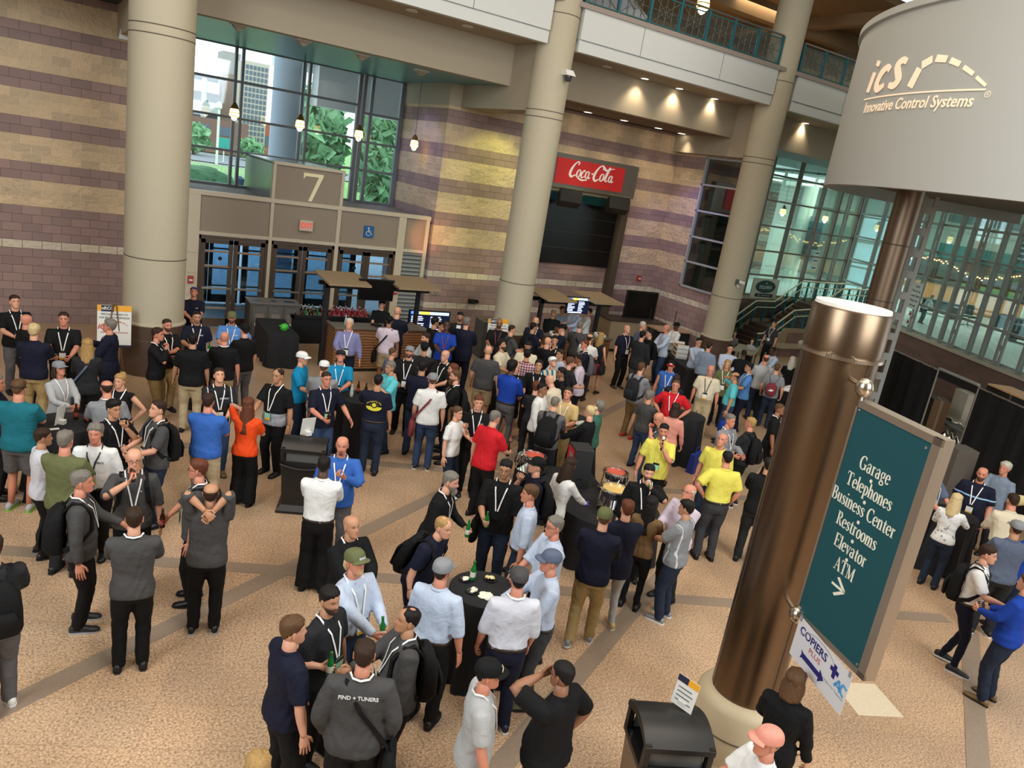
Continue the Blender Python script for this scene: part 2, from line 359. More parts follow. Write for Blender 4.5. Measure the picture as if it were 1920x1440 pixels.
# entrance alcove window
def window(name, verts, z0, z1, rows, y, fm, gm, t=.07, dep=.14):
    m = MB()
    for x, wd in verts: m.box((x-wd/2, y-dep/2, z0), (x+wd/2, y+dep/2, z1))
    x0, x1 = verts[0][0], verts[-1][0]
    for z in rows: m.box((x0, y-dep/2+.01, z-t/2), (x1, y+dep/2-.01, z+t/2))
    f = struct(m.build(name, fm)); MB().box((x0, y, z0), (x1, y+.012, z1)).build('pane', gm, f); return f
WFR = mat('window_frame_grey', (98, 104, 108), .45)
window('window_2', [(3.62, .1), (5.36, .08), (5.56, .08), (7.36, .08), (7.56, .08), (9.2, .12)], 3.6, 7.66, (3.64, 4.66, 5.62, 6.66, 7.62), 25, WFR, GLASS)
window('window_3', [(9.36, .1), (9.62, .1), (10.68, .14)], 3.6, 7.66, (3.64, 4.66, 5.55, 6.45, 7.62), 25, WFR, GLASS)

# vestibule with three pairs of doors
v = MB()
for a, b in ((3.62, 3.95), (5.76, 5.85), (7.66, 7.77), (9.58, 9.82), (10.48, 10.6)): v.box((a, 21.62, 0 if a > 3.7 else 0), (b, 21.8, 3.66))
v.box((3.95, 21.63, 2.54), (10.5, 21.8, 2.63)).box((3.62, 21.61, 3.57), (10.62, 21.82, 3.68)).box((5.76, 21.61, 4.6), (7.77, 21.82, 4.68)).box((5.76, 21.62, 3.6), (5.84, 21.8, 4.62)).box((7.68, 21.62, 3.6), (7.77, 21.8, 4.62))
for z in (.9, 1.5, 2.05): v.box((3.7, 21.6, z), (3.9, 21.64, z+.05))
struct(v.build('trim_vestibule', CREAMF))
vp = MB().box((3.9, 21.68, 2.6), (10.5, 21.74, 3.6)).box((5.82, 21.68, 3.6), (7.7, 21.74, 4.62)); struct(vp.build('wall_vestibule', TAUPE))
VG = mat('grey_gloss_panel', (112, 116, 116), .25)
struct(MB().box((5.8, 21.8, 3.6), (5.86, 25, 4.62)).box((7.66, 21.8, 3.6), (7.72, 25, 4.62)).box((5.8, 21.7, 4.6), (7.72, 25, 4.66)).build('wall_vestibule_box', VG))
sbox('ceiling_vestibule', (3.62, 21.8, 3.5), (10.77, 25, 3.6), mat('ledge_grey', (112, 106, 98), .7))
DOORG = glassmat('door_glass', (198, 218, 230), .05)
def door_pair(n, x0, x1, y, z1=2.52):
    e = empty('door_%d' % n, (x0, y, 0)); e['kind'] = 'structure'; L = x1-x0; mid = L/2
    m = MB().box((0, -.05, 0), (.06, .05, z1)).box((L-.06, -.05, 0), (L, .05, z1)).box((0, -.05, z1-.09), (L, .05, z1)); m.build('door_frame', BRONZE, e)
    for s, (a, b) in enumerate(((.07, mid-.01), (mid+.01, L-.07))):
        m = MB().box((a, -.03, .02), (a+.11, .03, z1-.1)).box((b-.11, -.03, .02), (b, .03, z1-.1)).box((a, -.03, .02), (b, .03, .26)).box((a, -.03, z1-.2), (b, .03, z1-.1))
        lf = m.build('door_leaf', BRONZE, e)
        mm = MB()
        for z in (.52, 1.68, 2.08): mm.box((a+.1, -.035, z), (b-.1, .035, z+.05))
        mm.build('rail', mat('bronze_light', (150, 130, 112), .4, .3), lf)
        MB().box((a+.05, -.09, 1.08), (b-.03, -.05, 1.13)).build('push_bar', mat('satin_bar', (190, 180, 160), .3, .8), lf)
        MB().box((a+.1, -.004, .25), (b-.1, .004, z1-.2)).build('pane', DOORG, lf)
        if s == 0: MB().tube([(a+.5, -.012, 1.92), (a+.5, -.006, 1.92)], .055, 16).build('round_sticker', DARK, lf)
    return e
k = 1
for a, b in ((3.95, 5.76), (5.85, 7.66), (7.77, 9.58)):
    door_pair(k, a, b, 21.7); door_pair(k+3, a, b, 24.9); k += 1
lv = MB()
z = .1
while z < 2.5: lv.add([(9.82, 21.64, z), (10.48, 21.64, z), (10.48, 21.72, z+.09), (9.82, 21.72, z+.09), (9.82, 21.65, z-.02), (10.48, 21.65, z-.02), (10.48, 21.73, z+.07), (9.82, 21.73, z+.07)], [(0, 1, 2, 3), (7, 6, 5, 4), (0, 4, 5, 1), (3, 2, 6, 7)]); z += .125
lv.box((9.82, 21.76, 0), (10.48, 21.8, 2.54)); tag(lv.build('louvre_grille', mat('louvre_grey', (126, 130, 132), .5)), 'tall grey horizontal-slat louvre at the right end of the entrance doors', 'vent')
CR7 = mat('pale_yellow_figure', (240, 232, 190), .5)
m7 = MB().prism([(-.26, .36), (.30, .36), (.30, .30), (.02, -.40), (-.08, -.40), (.17, .27), (-.20, .27), (-.26, .18)], .03, FRONT(6.86, 21.68, 4.12))
tag(m7.build('door_number', CR7), 'cream numeral 7 on the raised panel over the doors', 'sign')
t = empty('exit_sign', (6.76, 21.6, 3.04)); tag(t, 'small exit sign on the panel under the numeral 7', 'sign')
MB().box((-.19, -.05, -.15), (.19, .08, .15)).build('housing', mat('sign_housing', (198, 184, 164), .6), t, bevel=.01)
text_mb('EXIT', .2, FRONT(0, -.052, 0), .006, xs=.82, bold=.006).build('lettering', mat('exit_red', (214, 66, 60), .5, emit=.5), t)
t = empty('accessible_sign', (8.66, 21.64, 3.04)); tag(t, 'blue square accessibility sign with white wheelchair symbol over right-hand doors', 'sign')
MB().box((-.15, -.01, -.17), (.15, .03, .17)).build('plate', mat('sign_blue', (20, 92, 150), .5), t)
def wheelchair(s=1.0):
    m = MB(); F = FRONT(0, -.012, 0)
    q = [Vector((.025*math.cos(a), .025*math.sin(a)+.105, 0)) for a in [2*PI*i/12 for i in range(12)]]; m.prism([(p.x*s-.02*s, p.y*s) for p in q], .004, F)
    def st(pts, r=.011): m.tube([tuple(F @ Vector((x*s, y*s, .002))) for x, y in pts], r*s, 6)
    st([(-.02, .07), (-.01, -.01), (.05, -.01), (.07, -.085), (.095, -.075)]); st([(-.015, .035), (.045, .035)])
    st([(-.01+.065*math.cos(a)-.01, -.05+.065*math.sin(a)) for a in [R(100+20*i) for i in range(12)]], .009)
    return m
wheelchair().build('symbol', WHITE, t)
for x, z, s, lb in ((11.12, 1.42, .9, 'small accessibility sign low on the block wall beside the louvre'), ):
    t = empty('accessible_sign', (x, 21.66, z)); tag(t, lb, 'sign'); MB().box((-.15, -.01, -.15), (.15, .03, .15)).build('plate', mat('sign_grey', (150, 134, 118), .6), t); wheelchair(.9).build('symbol', mat('navy_mark', (40, 56, 76), .6), t)
for x, lb in ((3.78, 'red fire alarm pull on the cream post left of the doors'), (9.7, 'red fire alarm pull on the cream post beside the louvre')):
    t = empty('fire_alarm', (x, 21.6, 1.32)); tag(t, lb, 'alarm'); MB().box((-.07, -.04, -.1), (.07, .02, .1)).build('housing', mat('alarm_red', (168, 58, 50), .5), t, bevel=.01); MB().box((-.045, -.055, -.03), (.045, -.035, .01)).build('handle', WHITE, t)
t = empty('fire_alarm', (19.5, 21.66, 2.32)); tag(t, 'red fire alarm box high on the recess wall left of the purple wall', 'alarm'); MB().box((-.09, -.05, -.1), (.09, .03, .1)).build('housing', mat('alarm_red', (168, 58, 50), .5), t, bevel=.01); MB().box((-.05, -.06, -.03), (.05, -.045, .02)).build('handle', WHITE, t)
tm = empty('wall_speaker', (12.45, 21.6, 1.12)); tag(tm, 'little black box on the block wall between bar and column', 'box'); MB().box((-.1, -.06, -.07), (.1, .09, .07)).build('housing', DARK, tm, bevel=.015); MB().box((.17, -.03, -.05), (.25, .09, .05)).build('bracket', DARK, tm)

# red drink sign and the screen wall
t = empty('drink_sign', (16.2, 21.45, 5.68)); tag(t, 'red soft drink sign in a wide grey metal frame above the black screen', 'sign')
MB().box((-1.85, 0, -.55), (2.1, .25, .56)).build('frame', mat('sign_metal', (134, 128, 120), .35, .5), t, bevel=.01)
MB().box((-1.41, -.03, -.40), (1.47, .01, .41)).build('panel', mat('drink_red', (196, 44, 44), .45, emit=.12), t)
def ribbon_script(strokes, F, s=1.0, dx=0, dy=0, sh=.0, depth=.01, wk=1.0):
    """calligraphic strokes: lists of (x, y, width) smoothed and swept as flat ribbons"""
    m = MB()
    for st in strokes:
        P = [np.array(p, float) for p in st]; Q = []
        for i in range(len(P)-1):
            p0, p1, p2, p3 = P[max(i-1, 0)], P[i], P[i+1], P[min(i+2, len(P)-1)]
            for k in range(6):
                u = k/6; Q.append(.5*((2*p1)+(-p0+p2)*u+(2*p0-5*p1+4*p2-p3)*u*u+(-p0+3*p1-3*p2+p3)*u**3))
        Q.append(P[-1]); A = []; B = []
        for i, q in enumerate(Q):
            d = Q[min(i+1, len(Q)-1)][:2]-Q[max(i-1, 0)][:2]; d = d/(np.linalg.norm(d)+1e-9); n = np.array([-d[1], d[0]])*max(q[2]*wk, .004)/2
            for L_, sg in ((A, 1), (B, -1)):
                x, y = q[:2]+n*sg; L_.append(F @ Vector(((x+y*sh)*s+dx, y*s+dy, 0)))
        N_ = F.to_3x3() @ Vector((0, 0, 1))*depth; n = len(Q)
        V = A+B+[p+N_ for p in A]+[p+N_ for p in B]
        Fc = []
        for i in range(n-1): Fc += [(2*n+i, 2*n+i+1, 3*n+i+1, 3*n+i), (i, n+i, n+i+1, i+1), (i, i+1, 2*n+i+1, 2*n+i), (n+i, 3*n+i, 3*n+i+1, n+i+1)]
        m.add([tuple(p) for p in V], Fc)
    return m
def oo(x, y, w, h, t): return [(x+w*math.cos(a), y+h*math.sin(a), t*(.45+.55*abs(math.cos(a)))) for a in [R(80-30*i) for i in range(14)]]
SCR = [ # C o c a - C o l a
 [(.62, .86, .05), (.66, 1.02, .07), (.52, 1.08, .05), (.30, .86, .08), (.14, .45, .13), (.16, .12, .12), (.36, .02, .09), (.60, .16, .05), (.9, .0, .06), (1.3, -.12, .08), (1.75, -.05, .05)],
 oo(.86, .30, .15, .26, .08), [(1.38, .48, .06), (1.30, .56, .06), (1.17, .42, .08), (1.13, .18, .08), (1.24, .05, .06), (1.42, .16, .03)],
 oo(1.62, .29, .14, .24, .08), [(1.78, .52, .05), (1.76, .2, .08), (1.84, .06, .06), (1.95, .16, .03)], [(1.98, .42, .07), (2.12, .42, .07)],
 [(2.86, .82, .05), (2.92, 1.02, .07), (2.74, 1.10, .05), (2.48, .92, .08), (2.28, .5, .13), (2.28, .14, .12), (2.50, -.02, .09), (2.74, .14, .05)],
 oo(2.98, .28, .15, .26, .08), [(3.24, .1, .05), (3.3, .6, .07), (3.42, 1.0, .07), (3.52, .98, .04), (3.42, .6, .06), (3.34, .2, .08), (3.44, .04, .05), (3.56, .14, .03)],
 oo(3.76, .27, .13, .23, .08), [(3.91, .5, .05), (3.89, .2, .08), (3.97, .05, .06), (4.1, .16, .03)],
 [(2.74, 1.10, .04), (2.95, .96, .12), (3.2, .82, .09), (3.5, .94, .06), (3.9, 1.02, .03)]]
ribbon_script(SCR, FRONT(0, -.032, 0), .47, -.92, -.14, .18, .01, 1.45).build('lettering', mat('script_white', (232, 226, 220), .5, emit=.15), t)
t = empty('video_wall', (16.2, 21.5, 2.62)); tag(t, 'large black switched-off screen wall hung under the red drink sign', 'screen')
MB().box((-1.75, .0, 0), (1.55, .1, 2.1)).build('screen', SCREEN_OFF, t); 
mm = MB()
for z in (.55, 1.1, 1.62): mm.box((-1.75, -.004, z), (1.55, .002, z+.01))
mm.build('seam', mat('seam', (60, 60, 60), .5), t)
MB().box((-1.75, .02, 2.1), (1.55, .12, 2.4)).build('glass_strip', mat('teal_strip', (24, 60, 62), .2), t)
sbox('trim_post', (17.86, 21.4, 0), (18.16, 21.66, 5.0), mat('brown_post', (96, 84, 70), .5, .3))
for x, lb in ((15.1, 'left one of the two boxy yellow-lit loudspeakers under the red drink sign'), (17.15, 'right one of the two boxy yellow-lit loudspeakers under the red drink sign')):
    t = empty('box_speaker', (x, 20.86, 4.88)); tag(t, lb, 'speaker', 'boxy speakers over the screen wall')
    m = MB().box((-.36, -.28, -.25), (.36, .24, .2)); ob = m.build('cabinet', mat('speaker_box', (30, 28, 24), .6), t, bevel=.01); 
    MB().box((-.36, -.28, .2), (.36, .24, .21)).build('lit_top', mat('yellow_lit_top', (176, 170, 90), .6), t)  # yellow spotlight on the cabinet top, put into this thin sheet's colour
    MB().tube([(0, .2, .05), (0, .5, .05)], .025, 8).build('bracket', DARK, t); t.rotation_euler = (R(-22), 0, R(-24))

# downlights
DLM = mat('downlight', (255, 240, 214), .5, emit=6); DLO = mat('downlight_dim', (196, 180, 158), .5)
def downlight(x, y, z, on, lb, g, r=.11):
    e = empty('downlight', (x, y, z)); tag(e, lb, 'light', g)
    MB().lathe(0, 0, [(r+.03, 0), (r+.03, -.02), (r, -.02), (r, 0)], 20).build('rim', WHITE, e); MB().cyl(0, 0, -.012, -.004, r, n=20).build('lens', DLM if on else DLO, e)
DL_ = ['unlit round downlight nearest the top edge in the balcony underside', 'unlit round downlight just left of the middle column', 'lit downlight in the balcony underside just right of the middle column', 'lit downlight in the balcony underside, second right of the middle column', 'lit downlight in the balcony underside, third right of the middle column', 'lit downlight in the balcony underside, last before the far column', 'lit downlight in the balcony underside between far column and white drum']
for x, y, on in ((7.72, 18.1, 0), (9.24, 18.15, 0), (13.9, 18.5, 0), (15.5, 18.7, 1), (17.0, 18.8, 1), (18.64, 18.9, 1), (23.2, 18.9, 1)):
    downlight(x, y, 8.63, on, DL_.pop(0), 'downlights behind the white balcony band')
    if on: lamp('downlight_beam', 'SPOT', (x, y, 8.55), 60, (1, .84, .6), (x, y+.35, 7), .08, 100, .9)
D2_ = ['first downlight from the middle column over the drink sign wall', 'second downlight from the middle column over the drink sign wall', 'third downlight from the middle column over the drink sign wall', 'downlight over the corner where the drink sign wall meets the purple wall']
for x in (15.49, 17.03, 18.58, 19.7):
    downlight(x, 21.2, 7.62, 1, D2_.pop(0), 'downlights over the drink sign wall', .13)
    lamp('downlight_beam', 'SPOT', (x, 21.0, 7.5), 45, (1, .84, .6), (x, 21.0, 0), .1, 90, .8)
for x, y, r in ((25.6, 19.6, .28), (28.2, 21.6, .28), (22.3, 19.4, .2)):
    downlight(x, y, 12.5, 1 if r > .25 else 0, ('round ceiling lamp glowing above the upper balcony, nearer the balcony rail' if x < 27 else 'round ceiling lamp glowing above the upper balcony, nearer the top of the drum') if r > .25 else 'unlit round ceiling fitting above the upper balcony', 'round ceiling lamps above the balcony', r)
lamp('ceiling_beam', 'AREA', (22, 22, 12.3), 190, (1, .78, .5), (22, 22, 0), size=2.5)
for x, y, lb in ((5.7, 19.6, 'pale pyramid fitting on the teal ceiling, second from the left column'), (7.25, 19.8, 'pale pyramid fitting on the teal ceiling above the double mullion'), (9.1, 20.25, 'pale pyramid fitting on the teal ceiling nearest the purple wall'), (4.2, 19.5, 'pale pyramid fitting on the teal ceiling right beside the left column')):
    e = empty('soffit_fitting', (x, y, 7.6)); tag(e, lb, 'light', 'fittings on the teal ceiling')
    MB().loft([[(-.16, -.1, 0), (.16, -.1, 0), (.16, .1, 0), (-.16, .1, 0)], [(-.03, -.03, -.12), (.03, -.03, -.12), (.03, .03, -.12), (-.03, .03, -.12)]]).build('shade', BEIGE, e); MB().box((-.18, -.12, -.01), (.18, .12, .02)).build('plate', WHITE, e)
# wall sconce high on the left wall
e = empty('wall_sconce', (2.05, 21.0, 7.2)); tag(e, 'white wedge-shaped lamp high beside the left column', 'light'); MB().loft([[(-.14, -.1, -.3), (.14, -.1, -.3), (.14, .1, -.3), (-.14, .1, -.3)], [(-.03, -.03, .3), (.03, -.03, .3), (.03, .03, .3), (-.03, .03, .3)]]).build('shade', WHITE, e)
MB().box((-.03, .1, -.2), (.03, .7, -.1)).build('arm', BEIGE, e)

# pendant lanterns
LANT = mat('lantern_glow', (255, 206, 130), .5, emit=3.2)
pend = []
def pendant(x, y, z, top, lb, g='amber pendant lanterns', s=1.0):
    e = empty('pendant_lantern', (x, y, z)); tag(e, lb, 'lamp', g)
    MB().tube([(0, 0, .34*s), (0, 0, top-z)], .007, 6).build('cable', DARK, e)
    MB().lathe(0, 0, [(.03*s, .34*s), (.06*s, .3*s), (.11*s, .2*s), (.12*s, .18*s)], 10).build('cap', mat('brass_cap', (110, 84, 40), .4, .6), e)
    MB().lathe(0, 0, [(.10*s, .18*s), (.125*s, .1*s), (.135*s, -.02*s), (.12*s, -.04*s)], 8).build('shade', LANT, e)
    MB().lathe(0, 0, [(.08*s, -.04*s), (.07*s, -.1*s), (.02*s, -.14*s)], 10).build('bulb_cup', mat('lantern_hot', (255, 226, 170), .5, emit=9), e)
    rb = MB()
    for z_ in (.17, .06, -.03): rb.lathe(0, 0, [(.128*s, (z_)*s), (.142*s, (z_)*s), (.142*s, (z_+.015)*s), (.128*s, (z_+.015)*s)], 10)
    rb.build('ring', mat('brass_cap', (110, 84, 40), .4, .6), e)
for i, x in enumerate((4.96, 6.78, 8.56, 10.39)):
    pendant(x, 23, 5.68, 7.62, ['amber lantern hanging in the entrance window, first from the left column', 'amber lantern hanging in the entrance window directly over the numeral 7', 'amber lantern hanging in the entrance window by its right-hand mullions', 'amber lantern hanging in front of the purple block wall'][i])
pendant(28.2, 23, 5.5, 7.6, 'amber lantern hanging behind the stair hall glazing, nearer the far column'); pendant(31.2, 23, 5.5, 7.6, 'amber lantern hanging behind the stair hall glazing, nearer the white drum')
pendant(18.9, 20.6, 11.5, 12.5, 'amber lantern above the balcony railing at the very top', s=1.6)

# cctv cameras
e = empty('security_camera', (19.78, 17.22, 3.1)); tag(e, 'white bullet security camera on the far column', 'camera'); MB().box((-.05, .0, -.1), (.05, .06, .1)).build('bracket', GREYM, e); MB().tube([(.05, -.02, .02), (.16, -.16, .0)], .05, 12).build('body', WHITE, e, True); MB().tube([(0, 0, -.08), (.02, -.06, -.16)], .025, 8).build('joint', WHITE, e, True)
e = empty('security_camera', (11.72, 17.12, 7.95)); tag(e, 'white hooded security camera high on the middle column', 'camera'); MB().loft([[(-.14, -.12, 0), (.14, -.12, 0), (.14, .14, 0), (-.14, .14, 0)], [(-.12, -.0, .14), (.12, -.0, .14), (.12, .14, .14), (-.12, .14, .14)]]).build('hood', WHITE, e); MB().lathe(0, 0, [(.0, -.15), (.06, -.14), (.09, -.08), (.09, 0)], 14).build('dome', mat('smoke', (60, 60, 66), .1), e, True)

# ------------------------------------------------------------------ outside the entrance
PAVE = mat('pavement_light', (214, 222, 228), .8, var=.12, scale=1)
sbox('ground_outside', (-60, 21.9, -.35), (120, 42, -.04), PAVE)
lw = MB(); lw.add([(-60, 40, -.3), (120, 40, -.3), (120, 56, 2.2), (-60, 56, 2.2), (120, 260, 3.2), (-60, 260, 3.2)], [(0, 1, 2, 3), (3, 2, 4, 5)])
struct(lw.build('lawn', mat('lawn_green', (120, 168, 92), .9, var=.2, scale=2)))
struct(MB().add([(-60, 66, 2.32), (120, 60, 2.3), (120, 72, 2.36), (-60, 82, 2.42)], [(0, 1, 2, 3)]).build('street', mat('asphalt', (128, 134, 138), .9)))
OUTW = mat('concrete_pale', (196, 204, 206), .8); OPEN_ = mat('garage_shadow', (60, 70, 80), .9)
e = empty('parking_garage', (8, 90, 2.4)); tag(e, 'pale multi-level parking garage seen through the left entrance window', 'building')
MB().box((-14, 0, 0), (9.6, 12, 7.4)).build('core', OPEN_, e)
for z in (1.6, 3.6, 5.6): MB().box((-14.2, -.4, z), (9.7, 0, z+1.1)).build('deck', OUTW, e)
for x in range(-13, 9, 3): MB().box((x, -.3, 0), (x+.5, 0, 7)).build('pier', OUTW, e)
e = empty('brick_building', (14, 80, 2.4)); tag(e, 'low brown brick building in front of the parking garage', 'building')
MB().box((-12, 0, 0), (4.6, 4.6, 3.1)).build('wall', mat('far_brick', (130, 100, 88), .9), e)
for x in (-10, -8, -6, -4, -2, 0, 2): MB().box((x, -.05, 1.7), (x+1.1, .02, 2.5)).build('window', mat('far_pane', (92, 108, 124), .3), e)
e = empty('tower_building', (19.4, 92, 2.4)); tag(e, 'tall pale stair tower rising behind the garage', 'building')
MB().box((-1.0, 0, 0), (.8, 3, 10.2)).build('wall', mat('tower_grey', (170, 166, 160), .8), e); MB().box((-1, -.1, 2), (.8, 0, 8)).build('brick_face', mat('tower_brick', (150, 128, 116), .9), e)
e = empty('grid_building', (20.2, 85, 2.4)); tag(e, 'building with a white grid of square windows behind the middle mullions', 'building')
MB().box((-1.1, 0, 0), (1.3, 3, 9.2)).build('wall', mat('grid_wall', (196, 188, 172), .8), e)
gm = MB()
for i in range(6):
    for j in range(16): gm.box((-1.0+i*.38, -.05, .5+j*.53), (-1.0+i*.38+.27, .02, .5+j*.53+.38))
gm.build('window', mat('far_pane', (92, 108, 124), .3), e)
e = empty('red_building', (24.5, 88, 2.4)); tag(e, 'small reddish building low behind the middle of the entrance window', 'building')
MB().box((-3, 0, 0), (3, 5, 3.6)).build('wall', mat('far_red', (178, 104, 84), .9), e)
for x in (-2.4, -.8, .8): MB().box((x, -.05, 1.2), (x+1, .02, 2.2)).build('window', mat('far_pane', (92, 108, 124), .3), e)
struct(MB().cyl(8.9, 32, 0, 8.4, .62).build('column_outside', mat('blue_concrete', (150, 164, 178), .8), None, True))
sbox('ceiling_canopy', (9.2, 27, 8.1), (24, 36, 8.6), mat('canopy_concrete', (206, 208, 208), .8))
sbox('trim_canopy', (9.6, 30.6, 6.6), (24, 31.4, 8.1), mat('canopy_concrete', (206, 208, 208), .8))
def noise_blob(mb, c, r, rng, n=14, k=10, amp=.25):
    ph = rng.random((6, 4))*6.28; rings = []
    for i in range(1, k):
        th = PI*i/k; ring = []
        for j in range(n):
            a = 2*PI*j/n; d = np.array([math.sin(th)*math.cos(a), math.sin(th)*math.sin(a), math.cos(th)])
            q = 1+amp*sum(math.sin(3*(p[:3]@d)+p[3]) for p in ph)/2.4; ring.append(tuple(np.array(c)+d*np.array(r)*q))
        rings.append(ring)
    mb.loft(rings)
rng = np.random.default_rng(5)
LEAF = mat('leaf_green', (126, 176, 128), .8, var=.5, scale=3); TRUNK = mat('bark', (84, 66, 50), .9)
def tree(x, y, z, h, wd, lb, n=900):
    e = empty('tree', (x, y, z)); tag(e, lb, 'tree', 'trees outside the entrance')
    MB().tube([(0, 0, 0), (.05, 0, h*.5), (0, .05, h*.8)], [.16, .11, .05], 8).build('trunk', TRUNK, e)
    mb = MB(); noise_blob(mb, (0, 0, h*.58), (wd*.36, wd*.36, h*.36), rng)
    for i in range(n):
        u = rng.normal(size=3); u /= np.linalg.norm(u); rr = .35+.7*rng.random()**.6
        c = np.array([0, 0, h*.58])+u*np.array([wd*.5, wd*.5, h*.45])*rr; s = .12+.14*rng.random(); a = rng.normal(size=3)*s; b = rng.normal(size=3)*s
        mb.add([c-a, c+b, c+a, c-b], [(0, 1, 2, 3)])
    mb.build('crown', LEAF, e)
tree(14.2, 45, 1, 7.0, 3.4, 'broad green tree outside, left of the double mullion', 1500); tree(17.9, 44, 1, 7.2, 2.8, 'green tree outside the narrow right-hand pane', 1400); tree(16.0, 51, 1.5, 5.4, 3.0, 'lower green tree filling the gap between the two taller trees', 1100); tree(17.6, 74, 2.3, 1.9, 2.2, 'small round tree in front of the grid building', 300); tree(12.4, 72, 2.3, 2.6, 2.4, 'small tree at the left edge of the entrance window', 300)
hb = MB(); noise_blob(hb, (0, 0, .2), (2.1, 1.0, .75), rng, 24, 12, .12); e = tag(hb.build('round_hedge', mat('hedge_green', (62, 104, 74), .9, bump=.8, scale=8, var=.5), None, True), 'rounded dark green hedge behind the white fence outside', 'hedge'); e.location = (9.0, 50, 1.7)
fe = empty('picket_fence', (6.2, 52, 1.9)); tag(fe, 'white railing fence on the lawn outside the left window', 'fence')
fm = MB()
for i in range(44): fm.box((i*.2, 0, 0), (i*.2+.05, .04, .95))
fm.build('pickets', WHITE, fe); MB().box((0, -.02, .85), (8.8, 0, .93)).build('top_rail', WHITE, fe)
e = empty('street_lamp', (12.1, 61, 2.3)); tag(e, 'slender white street lamp post on the lawn outside', 'street lamp'); MB().tube([(0, 0, 0), (0, 0, 3.9)], .09, 8).build('pole', WHITE, e); MB().lathe(0, 0, [(.05, 3.9), (.2, 4.0), (.18, 4.3), (.03, 4.45)], 12).build('lamp_head', WHITE, e)
e = empty('green_sign_post', (13.6, 66, 2.3)); tag(e, 'teal street sign beside the lamp post outside', 'sign'); MB().box((-.04, 0, 0), (.04, .06, 1.6)).build('post', WHITE, e); MB().box((-.5, -.03, 1.1), (.5, .02, 1.9)).build('plate', mat('far_teal', (40, 160, 150), .6), e)
e = empty('litter_bin', (10.4, 46, 1.6)); tag(e, 'dark blue litter bin on the lawn just outside the left window', 'bin'); MB().lathe(0, 0, [(.22, 0), (.27, .8), (.3, .9), (.1, 1.05)], 12).build('body', mat('bin_navy', (40, 54, 84), .6), e)

# ------------------------------------------------------------------ stair hall, raised level and the glazed walls on the right
ZS = 1.95
sbox('wall_sill', (20.6, 21.7, 0), (32.2, 22.0, ZS), BRICKR)
sbox('floor_raised', (20.6, 22.0, ZS-.25), (60, 60, ZS), mat('pale_upper_floor', (196, 204, 200), .35))
MUL = mat('mullion_taupe', (126, 110, 98), .5)
window('window_4', [(x, .12) for x in (22.0, 23.8, 25.55, 27.35, 29.1, 30.3, 31.9)], ZS, 7.62, (2.0, 2.86, 3.88, 4.9, 5.92, 6.92), 21.85, MUL, GLASS_T)
def slotted_post(M, z0, z1, wd=.3, dep=.06, pitch=.5, m=None, name='slotted_post'):
    mb = MB(); mb.box((-wd/2, -dep/2, z0), (-wd*.22, dep/2, z1), M).box((wd*.22, -dep/2, z0), (wd/2, dep/2, z1), M)
    z = z0
    while z < z1:
        mb.box((-wd*.22, -dep/2, z), (wd*.22, dep/2, min(z1, z+pitch*.34)), M); z += pitch
    return mb
PALE0 = mat('upper_plaster', (176, 172, 160), .8)
LGP = mat('post_grey', (150, 152, 146), .5)
# slanting glazed wall: runs from the corner towards the viewer
PA = R(240.1); P0 = Vector((31.9, 21.7, 0)); PD = Vector((math.cos(PA), math.sin(PA), 0)); PN = Vector((-PD.y, PD.x, 0))
PM = Matrix(((PD.x, PN.x, 0, P0.x), (PD.y, PN.y, 0, P0.y), (0, 0, 1, 0), (0, 0, 0, 1)))     # local x along the wall
def pbox(mb, a, b): return mb.box(a, b, PM)
struct(pbox(MB(), (-.2, -.1, 7.6), (22, .3, 12.9)).build('wall_slant_upper', PALE0)); struct(MB().box((31.5, 21.4, 7.6), (40, 22.0, 12.9)).build('wall_far_upper', PALE0))
struct(pbox(MB(), (-.2, -.15, 0), (18, .35, ZS-.08)).build('wall_slant', BRICKR)); struct(pbox(MB(), (-.2, -.22, ZS-.1), (18, .4, ZS)).build('trim_sill', CREAMF))
gw = MB()
for s in (0, 2.0, 3.4, 5.25, 7.6, 8.35, 10.05, 10.75, 12.6, 13.3, 15): pbox(gw, (s-.06, -.06, ZS), (s+.06, .08, 7.6))
for z in (2.02, 3.02, 4.02, 5.02, 6.02, 7.02): pbox(gw, (0, -.04, z-.04), (18, .06, z+.04))
wf = struct(gw.build('window_5', LGP)); pbox(MB(), (0, 0, ZS), (18, .02, 7.6)).build('pane', GLASS_T, wf)
for s in (4.35, 6.5, 9.2, 11.7): slotted_post(PM @ Matrix.Translation((s, -.12, 0)), ZS, 7.6).build('slotted_post', LGP, wf)
struct(slotted_post(Matrix.Translation((30.6, 21.55, 0)), ZS, 7.6, .26).build('trim_slotted_post', LGP))
struct(slotted_post(Matrix.Translation((17.62, 10.35, 0)) @ Matrix.Rotation(R(-35), 4, 'Z'), 0, 6.4, .34, .05, .5).build('trim_slotted_post', LGP))
